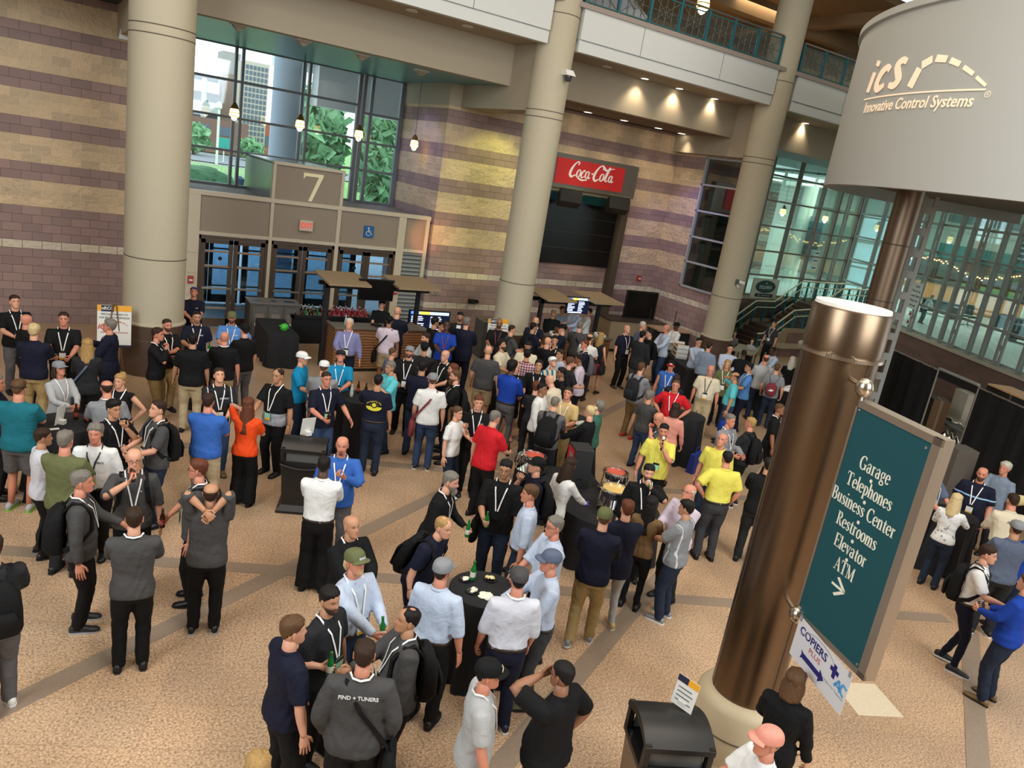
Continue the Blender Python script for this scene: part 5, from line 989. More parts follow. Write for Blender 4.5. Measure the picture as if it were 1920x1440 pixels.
drape((20.6, 12.0), (19.45, 9.95), 2.35, 'black drape hanging left of the catering storage gap'); drape((18.75, 8.55), (16.6, 4.6), 2.35, 'wide black drape behind the right-hand group')
e = empty('drape_header', (0, 0, 0)); tag(e, 'grey rail with black pelmet across the catering storage gap', 'rail'); MB().tube([(19.42, 9.9, 2.4), (18.78, 8.6, 2.4)], .04, 8).build('rail', LGP, e); MB().add([(19.42, 9.9, 2.36), (18.78, 8.6, 2.36), (18.78, 8.6, 2.18), (19.42, 9.9, 2.18)], [(0, 1, 2, 3)]).build('pelmet', mat('drape_black', (13, 13, 15), .9), e)
e = empty('road_case', (22.5, 8.4, 0), R(60)); tag(e, 'black flight case with red tubs on top beyond the drapes', 'case'); MB().box((-1.0, -.4, 0), (1.0, .4, 2.0)).build('case', mat('case_black', (24, 24, 26), .6, bump=.2), e); MB().box((-.9, -.3, 2.0), (-.2, .3, 2.2)).build('red_tub', mat('tub_red', (170, 44, 40), .5), e)
e = empty('plywood_panel', (18.6, 7.0, 2.3), R(62)); tag(e, 'plywood-topped black frame rising above the wide drape', 'panel'); MB().box((-1.6, -.3, .12), (1.6, .3, .16)).build('board', mat('plywood', (214, 168, 116), .6), e); MB().box((-1.6, -.3, .0), (1.6, -.26, .12)).box((-1.6, -.3, -2.3), (-1.56, .3, .12)).box((1.56, -.3, -2.3), (1.6, .3, .12)).build('frame', DARK, e)
FOIL = mat('foil', (214, 208, 190), .25, .9, bump=1, scale=30)
e = empty('catering_table', (20.9, 9.6, 0), R(60)); tag(e, 'grey table heaped with foil trays seen through the storage gap', 'table'); MB().box((-.9, -.4, .82), (.9, .4, .87)).build('top', mat('trolley_grey', (120, 116, 108), .5), e)
for px, py in ((-.8, -.3), (.8, -.3), (-.8, .3), (.8, .3)): MB().box((px-.03, py-.03, 0), (px+.03, py+.03, .82)).build('leg', LGP, e)
for i in range(7): o_ = MB().box((-.16, -.12, 0), (.16, .12, .07)).build('foil_tray', FOIL, None, bevel=.02); tag(o_, 'shiny foil food tray on the grey storage table', 'tray', 'foil trays on the storage table'); o_.location = (20.9+(-.75+.25*i)*.5+.1*(i % 2), 9.6+(-.75+.25*i)*.87-.08*(i % 2), .87); o_.rotation_euler = (0, 0, R(50+17*i))
for i in range(3): o_ = MB().lathe(0, 0, [(0, 0), (.1, 0), (.13, .12), (.12, .22), (.05, .3), (.02, .36), (0, .36)], 16).build('coffee_urn', CHR, None, True); tag(o_, 'chrome coffee pot low in the catering storage gap', 'pot', 'chrome pots in the storage gap'); o_.location = (19.75+.17*i, 9.15+.22*i, .5)
e = empty('pot_shelf', (19.9, 9.35, 0), R(52)); tag(e, 'low grey shelf under the chrome pots', 'shelf'); MB().box((-.5, -.2, 0), (.5, .2, .5)).build('cabinet', mat('trolley_grey', (120, 116, 108), .5), e)
for i, (x_, y_, h_) in enumerate(((20.3, 10.1, 1.5), (21.9, 10.2, 1.62), (21.2, 8.7, 1.4))):
    e = empty('storage_box', (x_, y_, 0), R(40+20*i)); tag(e, ['brown carton stacked left behind the storage gap', 'beige panel leaning at the back of the storage gap', 'rust-coloured crate stack right behind the storage gap'][i], 'box'); MB().box((-.3, -.2, 0), (.3, .2, h_)).build('carton', mat('carton_%d' % i, ((120, 92, 66), (206, 196, 176), (140, 74, 48))[i], .8), e); MB().box((-.31, -.03, h_*.3), (.31, .03, h_+.002)).build('tape', mat('tape', (150, 130, 100), .6), e)
e = empty('grey_plinth', (15.2, 6.9, 0), R(-25)); tag(e, 'grey speaker-like plinth half hidden by the teal sign frame', 'plinth'); MB().box((-.3, -.3, .0), (.35, .3, 1.0)).build('lower_box', mat('plinth_grey', (92, 84, 76), .7), e); MB().box((-.2, -.2, 1.0), (.25, .2, 1.75)).build('upper_box', mat('plinth_grey', (92, 84, 76), .7), e)
e = empty('padded_roll', (14.35, 5.35, 1.45)); tag(e, 'pale rounded paddle raised behind the bearded navy polo', 'paddle'); MB().tube([(-.12, .05, 0), (0, 0, 0), (.14, -.07, .01)], [(.05, .08), (.07, .10), (.05, .08)], 12).build('paddle', mat('paddle_cream', (204, 190, 130), .6), e, True)

# ------------------------------------------------------------------ people
SKINS = {'f': (214, 158, 130), 'r': (206, 138, 112), 't': (186, 136, 104), 'm': (150, 104, 78), 'd': (84, 56, 42)}
HAIRC = {'k': (24, 20, 20), 'b': (52, 36, 26), 'n': (92, 66, 44), 'g': (120, 114, 106), 'w': (196, 190, 178), 'l': (168, 134, 84), 'r': (98, 54, 36), 'y': (206, 184, 136)}
COL = dict(black=(15, 15, 17), dark=(34, 35, 38), char=(70, 69, 69), grey=(132, 134, 138), lgrey=(172, 173, 174), navy=(19, 22, 42), white=(226, 226, 224), cream=(214, 202, 176), lblue=(184, 196, 216), lav=(202, 203, 212), blue=(52, 98, 176), royal=(24, 62, 158), turq=(16, 132, 178), aqua=(92, 190, 198), teal=(24, 104, 118), orange=(232, 76, 24), red=(200, 30, 40), yellow=(222, 212, 92), olive=(98, 102, 66), pink=(222, 150, 132), lilac=(126, 128, 172), tan=(202, 174, 118), jean=(48, 66, 96), djean=(32, 42, 60), khaki=(168, 144, 98), sand=(186, 168, 134), brown=(112, 88, 52), gtrous=(92, 90, 92), dgrey=(58, 58, 62), slate=(88, 98, 118), sky=(84, 134, 196), maroon=(124, 52, 58), pale=(206, 192, 206), green=(60, 104, 90), lime=(126, 196, 60), bluegrey=(128, 142, 160))
def cloth(col, pat=None):
    key = ('cloth', col, pat)
    if key in _M: return _M[key]
    c = COL[col] if isinstance(col, str) else col
    m = bpy.data.materials.new('cloth_%s' % (pat or 'plain')); m.use_nodes = True; nt, N, L, b = nodes(m); b.inputs['Roughness'].default_value = .82
    b.inputs['Specular IOR Level'].default_value = .25
    tc = N.new('ShaderNodeTexCoord'); nz = N.new('ShaderNodeTexNoise'); nz.inputs['Scale'].default_value = 9; nz.inputs['Detail'].default_value = 3; nz.inputs['Distortion'].default_value = .6; L.new(tc.outputs['Object'], nz.inputs['Vector'])
    bp = N.new('ShaderNodeBump'); bp.inputs['Strength'].default_value = .55; bp.inputs['Distance'].default_value = .03; L.new(nz.outputs['Fac'], bp.inputs['Height']); L.new(bp.outputs[0], b.inputs['Normal'])
    base = (*lin(c), 1); b.inputs['Base Color'].default_value = base; m.diffuse_color = base
    if pat:
        sp = N.new('ShaderNodeSeparateXYZ'); L.new(tc.outputs['Object'], sp.inputs[0])
        def M_(op, a, v):
            n = N.new('ShaderNodeMath'); n.operation = op; (L.new(a, n.inputs[0]) if not isinstance(a, (int, float)) else setattr(n.inputs[0], 'default_value', a)); (L.new(v, n.inputs[1]) if not isinstance(v, (int, float)) else setattr(n.inputs[1], 'default_value', v)); return n.outputs[0]
        mx = N.new('ShaderNodeMix'); mx.data_type = 'RGBA'; mx.inputs[6].default_value = base
        if pat == 'plaid':
            a = M_('LESS_THAN', M_('FRACT', M_('MULTIPLY', sp.outputs[0], 18), 0), .35); c2 = M_('LESS_THAN', M_('FRACT', M_('MULTIPLY', sp.outputs[2], 18), 0), .35)
            f = M_('MULTIPLY', M_('ADD', a, c2), .5); mx.inputs[7].default_value = (*lin((214, 204, 210) if col == 'maroon' else (110, 84, 60)), 1)
        elif pat == 'stripe':
            f = M_('MULTIPLY', M_('GREATER_THAN', sp.outputs[2], 1.33), M_('LESS_THAN', sp.outputs[2], 1.355)); mx.inputs[7].default_value = (*lin((150, 190, 220)), 1)
        elif pat == 'cols':
            f = M_('LESS_THAN', M_('FRACT', M_('MULTIPLY', sp.outputs[0], 9), 0), .45); mx.inputs[7].default_value = (*lin((40, 110, 140)), 1)
        elif pat == 'side':
            ab = N.new('ShaderNodeMath'); ab.operation = 'ABSOLUTE'; L.new(sp.outputs[0], ab.inputs[0])
            f = M_('MULTIPLY', M_('GREATER_THAN', ab.outputs[0], .165), M_('LESS_THAN', ab.outputs[0], .18)); mx.inputs[7].default_value = (*lin((200, 204, 208)), 1)
        elif pat == 'lower':
            f = M_('LESS_THAN', sp.outputs[2], 1.12); mx.inputs[7].default_value = (*lin((160, 164, 172)), 1)
        else:
            n2 = N.new('ShaderNodeTexVoronoi'); n2.inputs['Scale'].default_value = 14; L.new(tc.outputs['Object'], n2.inputs['Vector']); f = M_('LESS_THAN', n2.outputs['Distance'], .26); mx.inputs[7].default_value = (*lin((150, 150, 156)), 1)
        L.new(f, mx.inputs[0]); L.new(mx.outputs[2], b.inputs['Base Color'])
    _M[key] = m; return m
def skin_mat():
    if 'skin' in _M: return _M['skin']
    m = bpy.data.materials.new('skin'); m.use_nodes = True; nt, N, L, b = nodes(m); a = N.new('ShaderNodeVertexColor'); a.layer_name = 'Col'
    L.new(a.outputs[0], b.inputs['Base Color']); b.inputs['Roughness'].default_value = .5; b.inputs['Specular IOR Level'].default_value = .4
    _M['skin'] = m; return m
def hair_mat(k):
    key = ('hair', k)
    if key in _M: return _M[key]
    m = bpy.data.materials.new('hair_%s' % k); m.use_nodes = True; nt, N, L, b = nodes(m); c = lin(HAIRC[k])
    tc = N.new('ShaderNodeTexCoord'); mp = N.new('ShaderNodeMapping'); mp.inputs['Scale'].default_value = (90, 90, 12); L.new(tc.outputs['Object'], mp.inputs[0])
    nz = N.new('ShaderNodeTexNoise'); nz.inputs['Scale'].default_value = 1; nz.inputs['Detail'].default_value = 3; L.new(mp.outputs[0], nz.inputs['Vector'])
    mx = N.new('ShaderNodeMix'); mx.data_type = 'RGBA'; mx.inputs[6].default_value = tuple(v*.5 for v in c)+(1,); mx.inputs[7].default_value = tuple(min(1, v*1.5) for v in c)+(1,)
    L.new(nz.outputs['Fac'], mx.inputs[0]); L.new(mx.outputs[2], b.inputs['Base Color']); b.inputs['Roughness'].default_value = .62; b.inputs['Specular IOR Level'].default_value = .25
    bp = N.new('ShaderNodeBump'); bp.inputs['Strength'].default_value = .8; bp.inputs['Distance'].default_value = .01; L.new(nz.outputs['Fac'], bp.inputs['Height']); L.new(bp.outputs[0], b.inputs['Normal'])
    _M[key] = m; return m
def G(x, c, s): return np.exp(-((x-c)/s)**2)
def sst(x): x = np.clip(x, 0, 1); return x*x*(3-2*x)
HEADP = np.array([(-.114, .006, .060, .020), (-.110, .030, .080, -.004), (-.098, .044, .088, -.022), (-.080, .052, .090, -.048), (-.060, .058, .089, -.068), (-.035, .064, .088, -.084), (-.010, .069, .086, -.094), (.015, .073, .084, -.100), (.040, .0755, .087, -.103), (.065, .0745, .082, -.101), (.085, .068, .069, -.091), (.100, .056, .050, -.073), (.110, .038, .028, -.050), (.1155, .018, .006, -.030), (.117, .003, -.008, -.016)])
def head_grid(n, rows):
    t = np.linspace(0, 1, len(HEADP)); tt = np.linspace(0, 1, rows); P = np.stack([np.interp(tt, t, HEADP[:, k]) for k in range(4)], 1)
    Pm = P.copy(); Pm[1:-1] = (P[:-2]+2*P[1:-1]+P[2:])/4; P = Pm
    u = 2*np.pi*np.arange(n)/n; th = u-.42*np.sin(u)
    z, w_, f, b = [P[:, k][:, None] for k in range(4)]
    cy, ry = (f+b)/2, (f-b)/2; e = .92
    sx, cx = np.sin(th)[None], np.cos(th)[None]
    X = w_*np.sign(sx)*np.abs(sx)**e; Y = cy+ry*np.sign(cx)*np.abs(cx)**e; Z = z+0*X
    fr = sst(cx*2.2-.3)
    Y = Y+.024*G(X, 0, .0115)*np.interp(Z, [-.048, -.036, -.028, .020, .03], [0, .75, 1, .12, 0])*fr
    Y = Y-.010*G(np.abs(X), .031, .016)*G(Z, .006, .012)*fr+.005*G(Z, .028, .008)*G(X, 0, .055)*fr
    Y = Y+.006*G(X, 0, .022)*(G(Z, -.058, .006)+G(Z, -.069, .006))*fr-.004*G(X, 0, .02)*G(Z, -.0635, .003)*fr+.007*G(X, 0, .018)*G(Z, -.094, .012)*fr
    X = X+np.sign(X)*.003*G(Z, -.02, .02)*G(np.abs(X), .05, .02)
    return X, Y, Z, th
def face_cols(X, Y, Z, skin, hairc, beard, hs):
    n = X.size; c = np.ones((n, 4)); base = np.array(lin(skin)); c[:, :3] = base; x, y, z = X.ravel(), Y.ravel(), Z.ravel(); fr = (y > .02)
    def bl(w_, col):
        w_ = np.clip(w_, 0, 1)[:, None]; c[:, :3] = c[:, :3]*(1-w_)+np.array(col)*w_
    bl(.35*G(np.abs(x), .04, .02)*G(z, -.03, .02)*fr, base*np.array([1.1, .72, .68]))
    bl(.3*G(x, 0, .012)*G(z, -.02, .02)*(y > .08), base*np.array([1.1, .75, .7]))
    bl(.75*G(x, 0, .024)*G(z, -.063, .010)*fr, base*np.array([.85, .5, .48]))
    hc = np.array(lin(hairc))
    bl(.8*G(np.abs(x), .030, .018)*G(z, .025, .006)*fr, hc*.8)
    bl(.85*G(np.abs(x), .031, .011)*G(z, .005, .006)*fr, (.03, .02, .018))
    if beard:
        m_ = {'full': sst((-.028-z)/.02)*sst((y+.03)/.04), 'long': sst((-.028-z)/.02)*sst((y+.03)/.04), 'goat': G(x, 0, .03)*sst((-.04-z)/.012)*(y > .03), 'stub': .45*sst((-.03-z)/.02)*sst((y+.02)/.04), 'stache': G(x, 0, .028)*G(z, -.050, .007)*fr}[beard]
        m_ = m_*(1-.8*G(x, 0, .018)*G(z, -.064, .005)); bl(m_*.92, hc*.9)
    return c
HLINE = ([0, .55, 1.0, 1.35, 1.5, 1.75, 2.1, 2.6, PI], [.070, .064, .050, .015, -.005, .008, -.02, -.05, -.062])
def ribbon(mb, path, nrm, wd, th=.004):
    path = [np.array(p, float) for p in path]; A = []
    for i, p in enumerate(path):
        d = path[min(i+1, len(path)-1)]-path[max(i-1, 0)]; d /= np.linalg.norm(d)+1e-9; n = np.array(nrm[i], float); s = np.cross(d, n); s /= np.linalg.norm(s)+1e-9
        A.append([p-s*wd/2, p+s*wd/2, p+s*wd/2+n*th, p-s*wd/2+n*th])
    mb.loft(A)
TORSO = np.array([(.80, .178, .118, .125), (.90, .178, .118, .130), (.98, .170, .115, .118), (1.06, .162, .112, .100), (1.14, .166, .114, .098), (1.24, .182, .120, .108), (1.33, .192, .120, .118), (1.40, .186, .104, .112), (1.45, .155, .082, .094), (1.48, .105, .066, .078), (1.505, .066, .056, .062)])
def torso_at(z, g, fem, ex=0):
    a, f, b = [np.interp(z, TORSO[:, 0], TORSO[:, k]) for k in (1, 2, 3)]
    bw = G(z, 1.04, .19); a = a+.052*g*bw+.01*g; f = f+.13*g*G(z, 1.06, .17); b = b+.03*g*bw
    if fem: a = a*(.90-.08*G(z, 1.12, .1)+.08*G(z, .92, .1)); f = f+.028*G(z, 1.27, .06)-.01; b = b*.93
    return a+ex, f+ex, b+ex
def ring(z, a, f, b, n=28, e=.86, y0=0):
    out = []
    for j in range(n):
        t = 2*PI*j/n; s, c = math.sin(t), math.cos(t); y = (f if c > 0 else b)*math.copysign(abs(c)**e, c); out.append((a*math.copysign(abs(s)**e, s), y0+y, z))
    return out
def ik(S, T, l1, l2, pole):
    S, T, pole = [np.array(v, float) for v in (S, T, pole)]; d = T-S; L_ = np.linalg.norm(d); mx = (l1+l2)*.995
    if L_ > mx: T = S+d*mx/L_; d = T-S; L_ = mx
    u = d/L_; a = (l1*l1-l2*l2+L_*L_)/(2*L_); h = math.sqrt(max(0, l1*l1-a*a)); p = pole-u*(pole@u); p /= np.linalg.norm(p)+1e-9
    return S+u*a+p*h, T
# wrist target (for the right arm, +x), elbow pole, grip
POSE = {'down': ((.275, .03, .86), (.6, -.6, 0), 0), 'relax': ((.25, .10, .90), (.5, -1, 0), .35), 'hold': ((.12, .33, 1.12), (.7, -.5, -.8), .9), 'low': ((.14, .30, 1.00), (.6, -.6, -.5), .8), 'both': ((.055, .33, 1.12), (.9, -.3, -.6), .8), 'drink': ((.05, .20, 1.47), (.9, .2, -.5), .95), 'chin': ((.04, .20, 1.42), (.6, .2, -.9), .9), 'pocket': ((.20, .06, .93), (.9, -.9, 0), .5), 'cross': ((-.10, .25, 1.20), (.8, .2, -.8), .5), 'ear': ((.12, .05, 1.58), (.9, .5, -.6), .7), 'table': ((.16, .42, 1.08), (.7, -.4, -.7), .4), 'akimbo': ((.19, .03, 1.02), (1, -.45, .1), .6), 'shake': ((.02, .58, 1.06), (.5, -.3, -.9), .5), 'neck': ((.03, -.13, 1.53), (1, .5, .6), .6), 'point': ((.06, .30, 1.33), (.8, 0, -.7), .7), 'face': ((.06, .17, 1.60), (.9, .1, -.3), .15), 'out': ((.36, .26, 1.02), (.5, -.8, -.4), .15), 'reach': ((.10, .55, 1.02), (.5, -.4, -.8), .3), 'up': ((.10, .22, 1.66), (.9, .3, -.2), .8), 'back': ((.05, -.20, .95), (1, -.5, 0), .4), 'armup': ((.34, .22, 1.35), (.6, -.5, -.7), .3)}
def hand(mb, W, d, side, grip, s, tdir=None, lod=0):
    """palm and five separate fingers; thumb leaves the side of the palm"""
    d = np.array(d, float); d /= np.linalg.norm(d)+1e-9
    T = np.array((0, .9, .75)) if tdir is None else np.array(tdir, float); T = T-d*(T@d); T /= np.linalg.norm(T)+1e-9
    nm = np.cross(d, T)*-side                       # towards the palm side
    def P(l, t, k): return W+(d*l+T*t+nm*k)*s
    rg_ = []
    for l, hw, th in ((-.015, .026, .020), (.02, .034, .017), (.055, .043, .015), (.088, .042, .013), (.096, .034, .009)):
        rg_.append([P(l, hw*math.cos(a), th*math.sin(a)) for a in [2*PI*j/8 for j in range(8)]])
    mb.loft(rg_)
    nf = 5 if lod == 0 else 4
    for k, (t, L1) in enumerate(((.032, .036), (.011, .041), (-.011, .038), (-.031, .029))):
        p = P(.088, t, 0); ang = 0; path = [P(.070, t, 0), p]; sp = (.03*(1.5-k))*(1-grip)
        for q, (ln, cv) in enumerate(((L1, 62), (L1*.72, 70), (L1*.55, 45))):
            ang += R(8+cv*grip); dd = d*math.cos(ang)+nm*math.sin(ang)+T*sp*2; p = p+dd*ln*s; path.append(p)
        mb.tube(path, [.0105*s, .0098*s, .0092*s, .0082*s, .0066*s], nf)
    p = P(.022, .030, .004); a = .5+.5*grip
    d1 = d*.62+T*.72+nm*.3*a; d1 /= np.linalg.norm(d1); d2 = d*.9+T*(.25-.2*grip)+nm*(.15+.7*grip); d2 /= np.linalg.norm(d2)
    mb.tube([P(.01, .018, 0), p, p+d1*.034*s, p+d1*.034*s+d2*.030*s, p+d1*.034*s+d2*.052*s], [.014*s, .0135*s, .0115*s, .0100*s, .0070*s], nf+1)
    return W+(d*.07+nm*.034)*s, T, nm
PEOPLE_REMESH = []
def person(x, y, z0, yaw, H, g, top, topc, bot, botc, hair, hc, skin, arms, o, label, group=None):
    """local frame: facing +y, right hand on +x, built for a 1.78 m figure and scaled"""
    s = H/1.78; fem = 'fem' in o; lod = o.get('lod', 0); rs = np.random.default_rng(abs(hash_(label)) % 99991)
    lean = R(o.get('lean', 0)); sk = SKINS[skin]; ws = o.get('walk', 0)
    aR, aL = arms
    turn, nod = R(o.get('turn', 0)), R(o.get('nod', 0))
    def bend(P):
        P = np.array(P, float).reshape(-1, 3); zz = P[:, 2]; w_ = sst((zz-.90)/.25)*lean; c, sn = np.cos(w_), np.sin(w_)
        yy, z1 = P[:, 1].copy(), zz-.95; up = zz > .90
        ny = np.where(up, yy*c+z1*sn, yy); nz = np.where(up, .95+z1*c-yy*sn, zz); q = P.copy(); q[:, 1] = ny; q[:, 2] = nz; return q
    def fin(mb): mb.v = [tuple(p) for p in bend(mb.v)*s] if len(mb.v) else mb.v; return mb
    # --- arms
    J = {}
    for side, a in ((1, aR), (-1, aL)):
        t, pole, grip = POSE[a]; tw = .012*g
        t = np.array(t, float); t[0] += .05*g if a in ('down', 'relax', 'pocket', 'akimbo') else 0; t[1] += .10*g if a in ('hold', 'low', 'both', 'cross') else 0
        t = t+rs.normal(0, .012, 3); S = np.array((side*(.178+.02*g-(.014 if fem else 0)), -.005, 1.425)); T = np.array((side*t[0], t[1], t[2]))
        E_, T = ik(S, T, .285, .255, (side*pole[0], pole[1], pole[2])); J[side] = (S, E_, T, grip, a)
    # --- body: head, neck, trunk, arms with hands, legs, one mesh
    b = MB(); n, rows = (36, 30) if lod == 0 else (26, 22) if lod == 1 else (18, 16)
    X, Y, Z, th = head_grid(n, rows); hx = np.stack([X.ravel(), Y.ravel(), Z.ravel()], 1)
    hsz = .985 if not fem else .95
    def headx(P):
        P = np.array(P, float).reshape(-1, 3)*hsz; c, sn = math.cos(nod), math.sin(nod); yy, zz = P[:, 1]*c+(P[:, 2]+.08)*sn, -P[:, 1]*sn+(P[:, 2]+.08)*c-.08
        c, sn = math.cos(turn), math.sin(turn); xx, y2 = P[:, 0]*c-yy*sn, P[:, 0]*sn+yy*c
        return np.stack([xx, y2+.022, zz+1.662], 1)
    hp = headx(hx).reshape(rows, n, 3); b.loft([list(map(tuple, r)) for r in hp]); nh = len(b.v)
    hcols = face_cols(X, Y, Z, sk, HAIRC[hc], o.get('beard'), hair); k = len(b.v)
    for sd in (1, -1):
        er = []
        for zz, r_ in ((-.032, .003), (-.026, .010), (-.010, .013), (.012, .017), (.026, .012), (.032, .003)):
            er.append([(sd*(.0715+.010*math.cos(t_)+.006*(1 if math.sin(t_) < 0 else 0)), -.010+r_*math.sin(t_), zz) for t_ in [2*PI*j/7 for j in range(7)]])
        b.loft([list(map(tuple, headx(r))) for r in er])
    nk = headx([(0, -.012, -.06)])[0]
    b.loft([ring(1.40, .085, .055, .070, 14), ring(1.475, .068, .052, .066, 14), [tuple(np.array(p)*[1, 1, 0]+(nk[0]*.5, .004, 1.53)) for p in ring(0, .058, .052, .058, 14)], [tuple(np.array(p)*[1, 1, 0]+(nk[0], nk[1], 1.60)) for p in ring(0, .055, .050, .055, 14)]])
    b.loft([ring(z_, *(np.array(torso_at(z_, g, fem))*.84), n=16) for z_ in (.86, .96, 1.06, 1.2, 1.33, 1.41)])
    hands = {}; hstart = len(b.v); glove = None
    for side in (1, -1):
        S, E_, T, grip, a = J[side]; d = T-E_; f_ = 1+.25*g-(.12 if fem else 0)
        M1, M2 = S*.5+E_*.5, E_*.55+T*.45
        b.tube([S+(E_-S)*.02, M1, E_+(S-E_)*.12, E_, E_+(T-E_)*.15, M2, T+(E_-T)*.12, T], [.047*f_, .045*f_, .038*f_, .037*f_, .040*f_, .037*f_, .027, .025], 12 if lod < 2 else 8)
        if a == 'shake': d = d*[1, 1, .3]
        td = {'neck': (-side*.6, 0, .2), 'face': (0, 0, 1)}.get(a); hands[side] = hand(b, T, d, side, grip, 1.0, td, lod)
    if 'glove' in o: glove = (hstart, len(b.v))
    lw = .088+.018*g; ank = {}
    for side in (1, -1):
        st_ = ws*side; ank[side] = np.array((side*(.10+.02*g), st_*.26, .085 if st_ >= 0 else .085+.05*abs(ws)))
        Hh = np.array((side*lw, 0, .90)); K, A = ik(Hh, ank[side], .42, .41, (side*.1, 1, 0)); J[('l', side)] = (Hh, K, A)
        lk = 1 if bot in ('shorts', 'skirt') else .62; b.tube([Hh, Hh*.5+K*.5, K, K*.55+A*.45, A], [.075*lk, .068*lk, .052*lk, .050*lk, .036*lk], 10 if lod < 2 else 8)
    base = np.array([*lin(sk), 1.0]); cc = np.tile(base, (len(b.v), 1)); cc[:nh] = hcols
    if glove: cc[glove[0]:glove[1]] = (.12, .09, .5, 1)
    b.c = [tuple(c_) for c_ in cc]
    fin(b); root = b.build('person', skin_mat(), None, 'all'); root.location = (x, y, z0); root.rotation_euler = (0, 0, yaw); tag(root, label, 'person', group)
    def part(nm, mb, m, parent=None, sm='all', bev=0): return fin(mb).build(nm, m, parent or root, sm, bev)
    # --- hair / hat
    hm = hair_mat(hc)
    phi = np.abs((th+PI) % (2*PI)-PI); 
    if hair != 'bald':
        hl = np.interp(phi, *HLINE)[None, :]+0*Z+.004*np.sin(th*11+rs.random()*6)[None, :]+rs.normal(0, .004)*np.cos(th)[None, :]
        m_ = sst((Z-hl)/.022+.25)
        if hair == 'fringe': m_ = m_*(1-sst((Z-.045)/.02)); hl = hl
        if hair == 'thin': m_ = sst((Z-hl-.034*np.exp(-(phi/.75)**2)[None, :])/.022+.25)*(1-.9*G(X, 0, .03)*G(Y, -.02, .04)*(Z > .08))
        tk = {'buzz': .004, 'short': .012, 'fringe': .008, 'thin': .007, 'curly': .030, 'long': .020, 'longer': .020, 'bun': .012, 'pony': .010, 'bob': .024, 'tall': .018, 'full': .018, 'mohawk': .008}[hair]
        if 'cap' in o: tk = min(tk, .006)
        off = tk*(.75+.6*sst(Z/.10))
        if hair == 'tall': off = off+.022*sst((Z-.06)/.05)*sst((Y+.02)/.06)
        if hair == 'mohawk': off = off+.035*G(X, 0, .02)*sst((Z-.05)/.05)
        if hair == 'curly': off = off*(1+.35*np.sin(X*170+Z*40)*np.sin(Z*190)*np.sin(Y*160))
        else:
            side_ = np.clip(np.abs(X)/.075, 0, 1)*(1-sst((Z-.05)/.04)); off = off*(1-.55*side_*(hair in ('short', 'buzz', 'tall', 'thin')))*(1+.22*np.sin(th*13+Z*50)[...] if 0 else 1)+.22*off*(np.sin(X*210+5*np.sin(Y*70+rs.random()*6))*np.sin(Y*120+Z*90+rs.random()*6)+.8*np.sin(X*95+Y*60+rs.random()*6))
        C_ = np.stack([X, Y-(-.008), Z-.0], -1); nrm = C_/np.linalg.norm(C_+1e-9, axis=-1, keepdims=True)
        HV = np.stack([X, Y, Z], -1)+nrm*(off*m_-.006*(1-m_))[..., None]
        hv = headx(HV.reshape(-1, 3)); F = []
        for i in range(rows-1):
            for j in range(n):
                k2 = (j+1) % n
                if max(m_[i, j], m_[i, k2], m_[i+1, j], m_[i+1, k2]) > .02: F.append((i*n+j, i*n+k2, (i+1)*n+k2, (i+1)*n+j))
        F.append(tuple((rows-1)*n+j for j in range(n))) if m_[-1].max() > .02 else None
        hb_ = MB(); hb_.add(hv, F)
        if hair in ('long', 'longer', 'bob', 'pony', 'bun'):
            if hair in ('long', 'longer', 'bob'):
                L_ = {'bob': .20, 'long': .34, 'longer': .50}[hair]; rg_ = []
                for q in range(9):
                    u = q/8; z_ = .05-L_*u; wz = .088+.028*math.sin(u*2.4); outr = []; inr = []
                    for t_ in np.linspace(-2.15, 2.15, 13):
                        r_ = 1+.04*math.sin(t_*11+q*.4); outr.append((wz*math.sin(t_)*r_, -.018-(.098+.02*u)*math.cos(t_)*r_-.02*u, z_)); inr.append(((wz-.03)*math.sin(t_), -.018-(.055)*math.cos(t_)-.02*u, z_))
                    rg_.append(list(map(tuple, headx(outr+inr[::-1]))))
                hb_.loft(rg_)
            elif hair == 'pony':
                hb_.tube([tuple(p) for p in headx([(0, -.09, .05), (0, -.145, .05), (0, -.165, 0), (0, -.16, -.12), (0, -.15, -.26), (0, -.14, -.34)])], [.022, .028, .036, .036, .026, .01], 10)
            else: noise_blob(hb_, tuple(headx([(0, -.085, .10)])[0]), (.045, .045, .04), rs, 12, 8, .12)
        part('hair', hb_, hm)
    if o.get('beard') == 'long':
        bb = MB(); bb.tube([tuple(p) for p in headx([(0, .062, -.085), (0, .07, -.115), (0, .068, -.15), (0, .06, -.18)])], [(.046, .026), (.042, .028), (.030, .022), (.008, .006)], 12); part('beard', bb, hm)
    if 'tail' in o: part('ponytail', MB().tube([tuple(p) for p in headx([(0, -.095, -.02), (0, -.13, -.03), (0, -.14, -.07), (0, -.13, -.12)])], [.016, .03, .03, .01], 10), hair_mat('y'))
    if 'cap' in o:
        cc_, back = o['cap'], o.get('capb', 0); cm = cloth(cc_)
        capz = .030 if o.get('capt') != 'flat' else .02; m_ = sst((Z-capz)/.006)
        C_ = np.stack([X, Y+.008, Z*0], -1); nrm = C_/(np.linalg.norm(C_, axis=-1, keepdims=True)+1e-9); nrm[..., 2] = sst((Z-.05)/.05)*.9
        HV = np.stack([X, Y, np.maximum(Z, capz)], -1)+nrm*.017; cb_ = MB(); i0 = max(0, int(np.argmax(Z[:, 0] > capz))-1)
        cb_.loft([list(map(tuple, headx(HV[i]))) for i in range(i0, rows)])
        sg = -1 if back else 1; rg_ = []
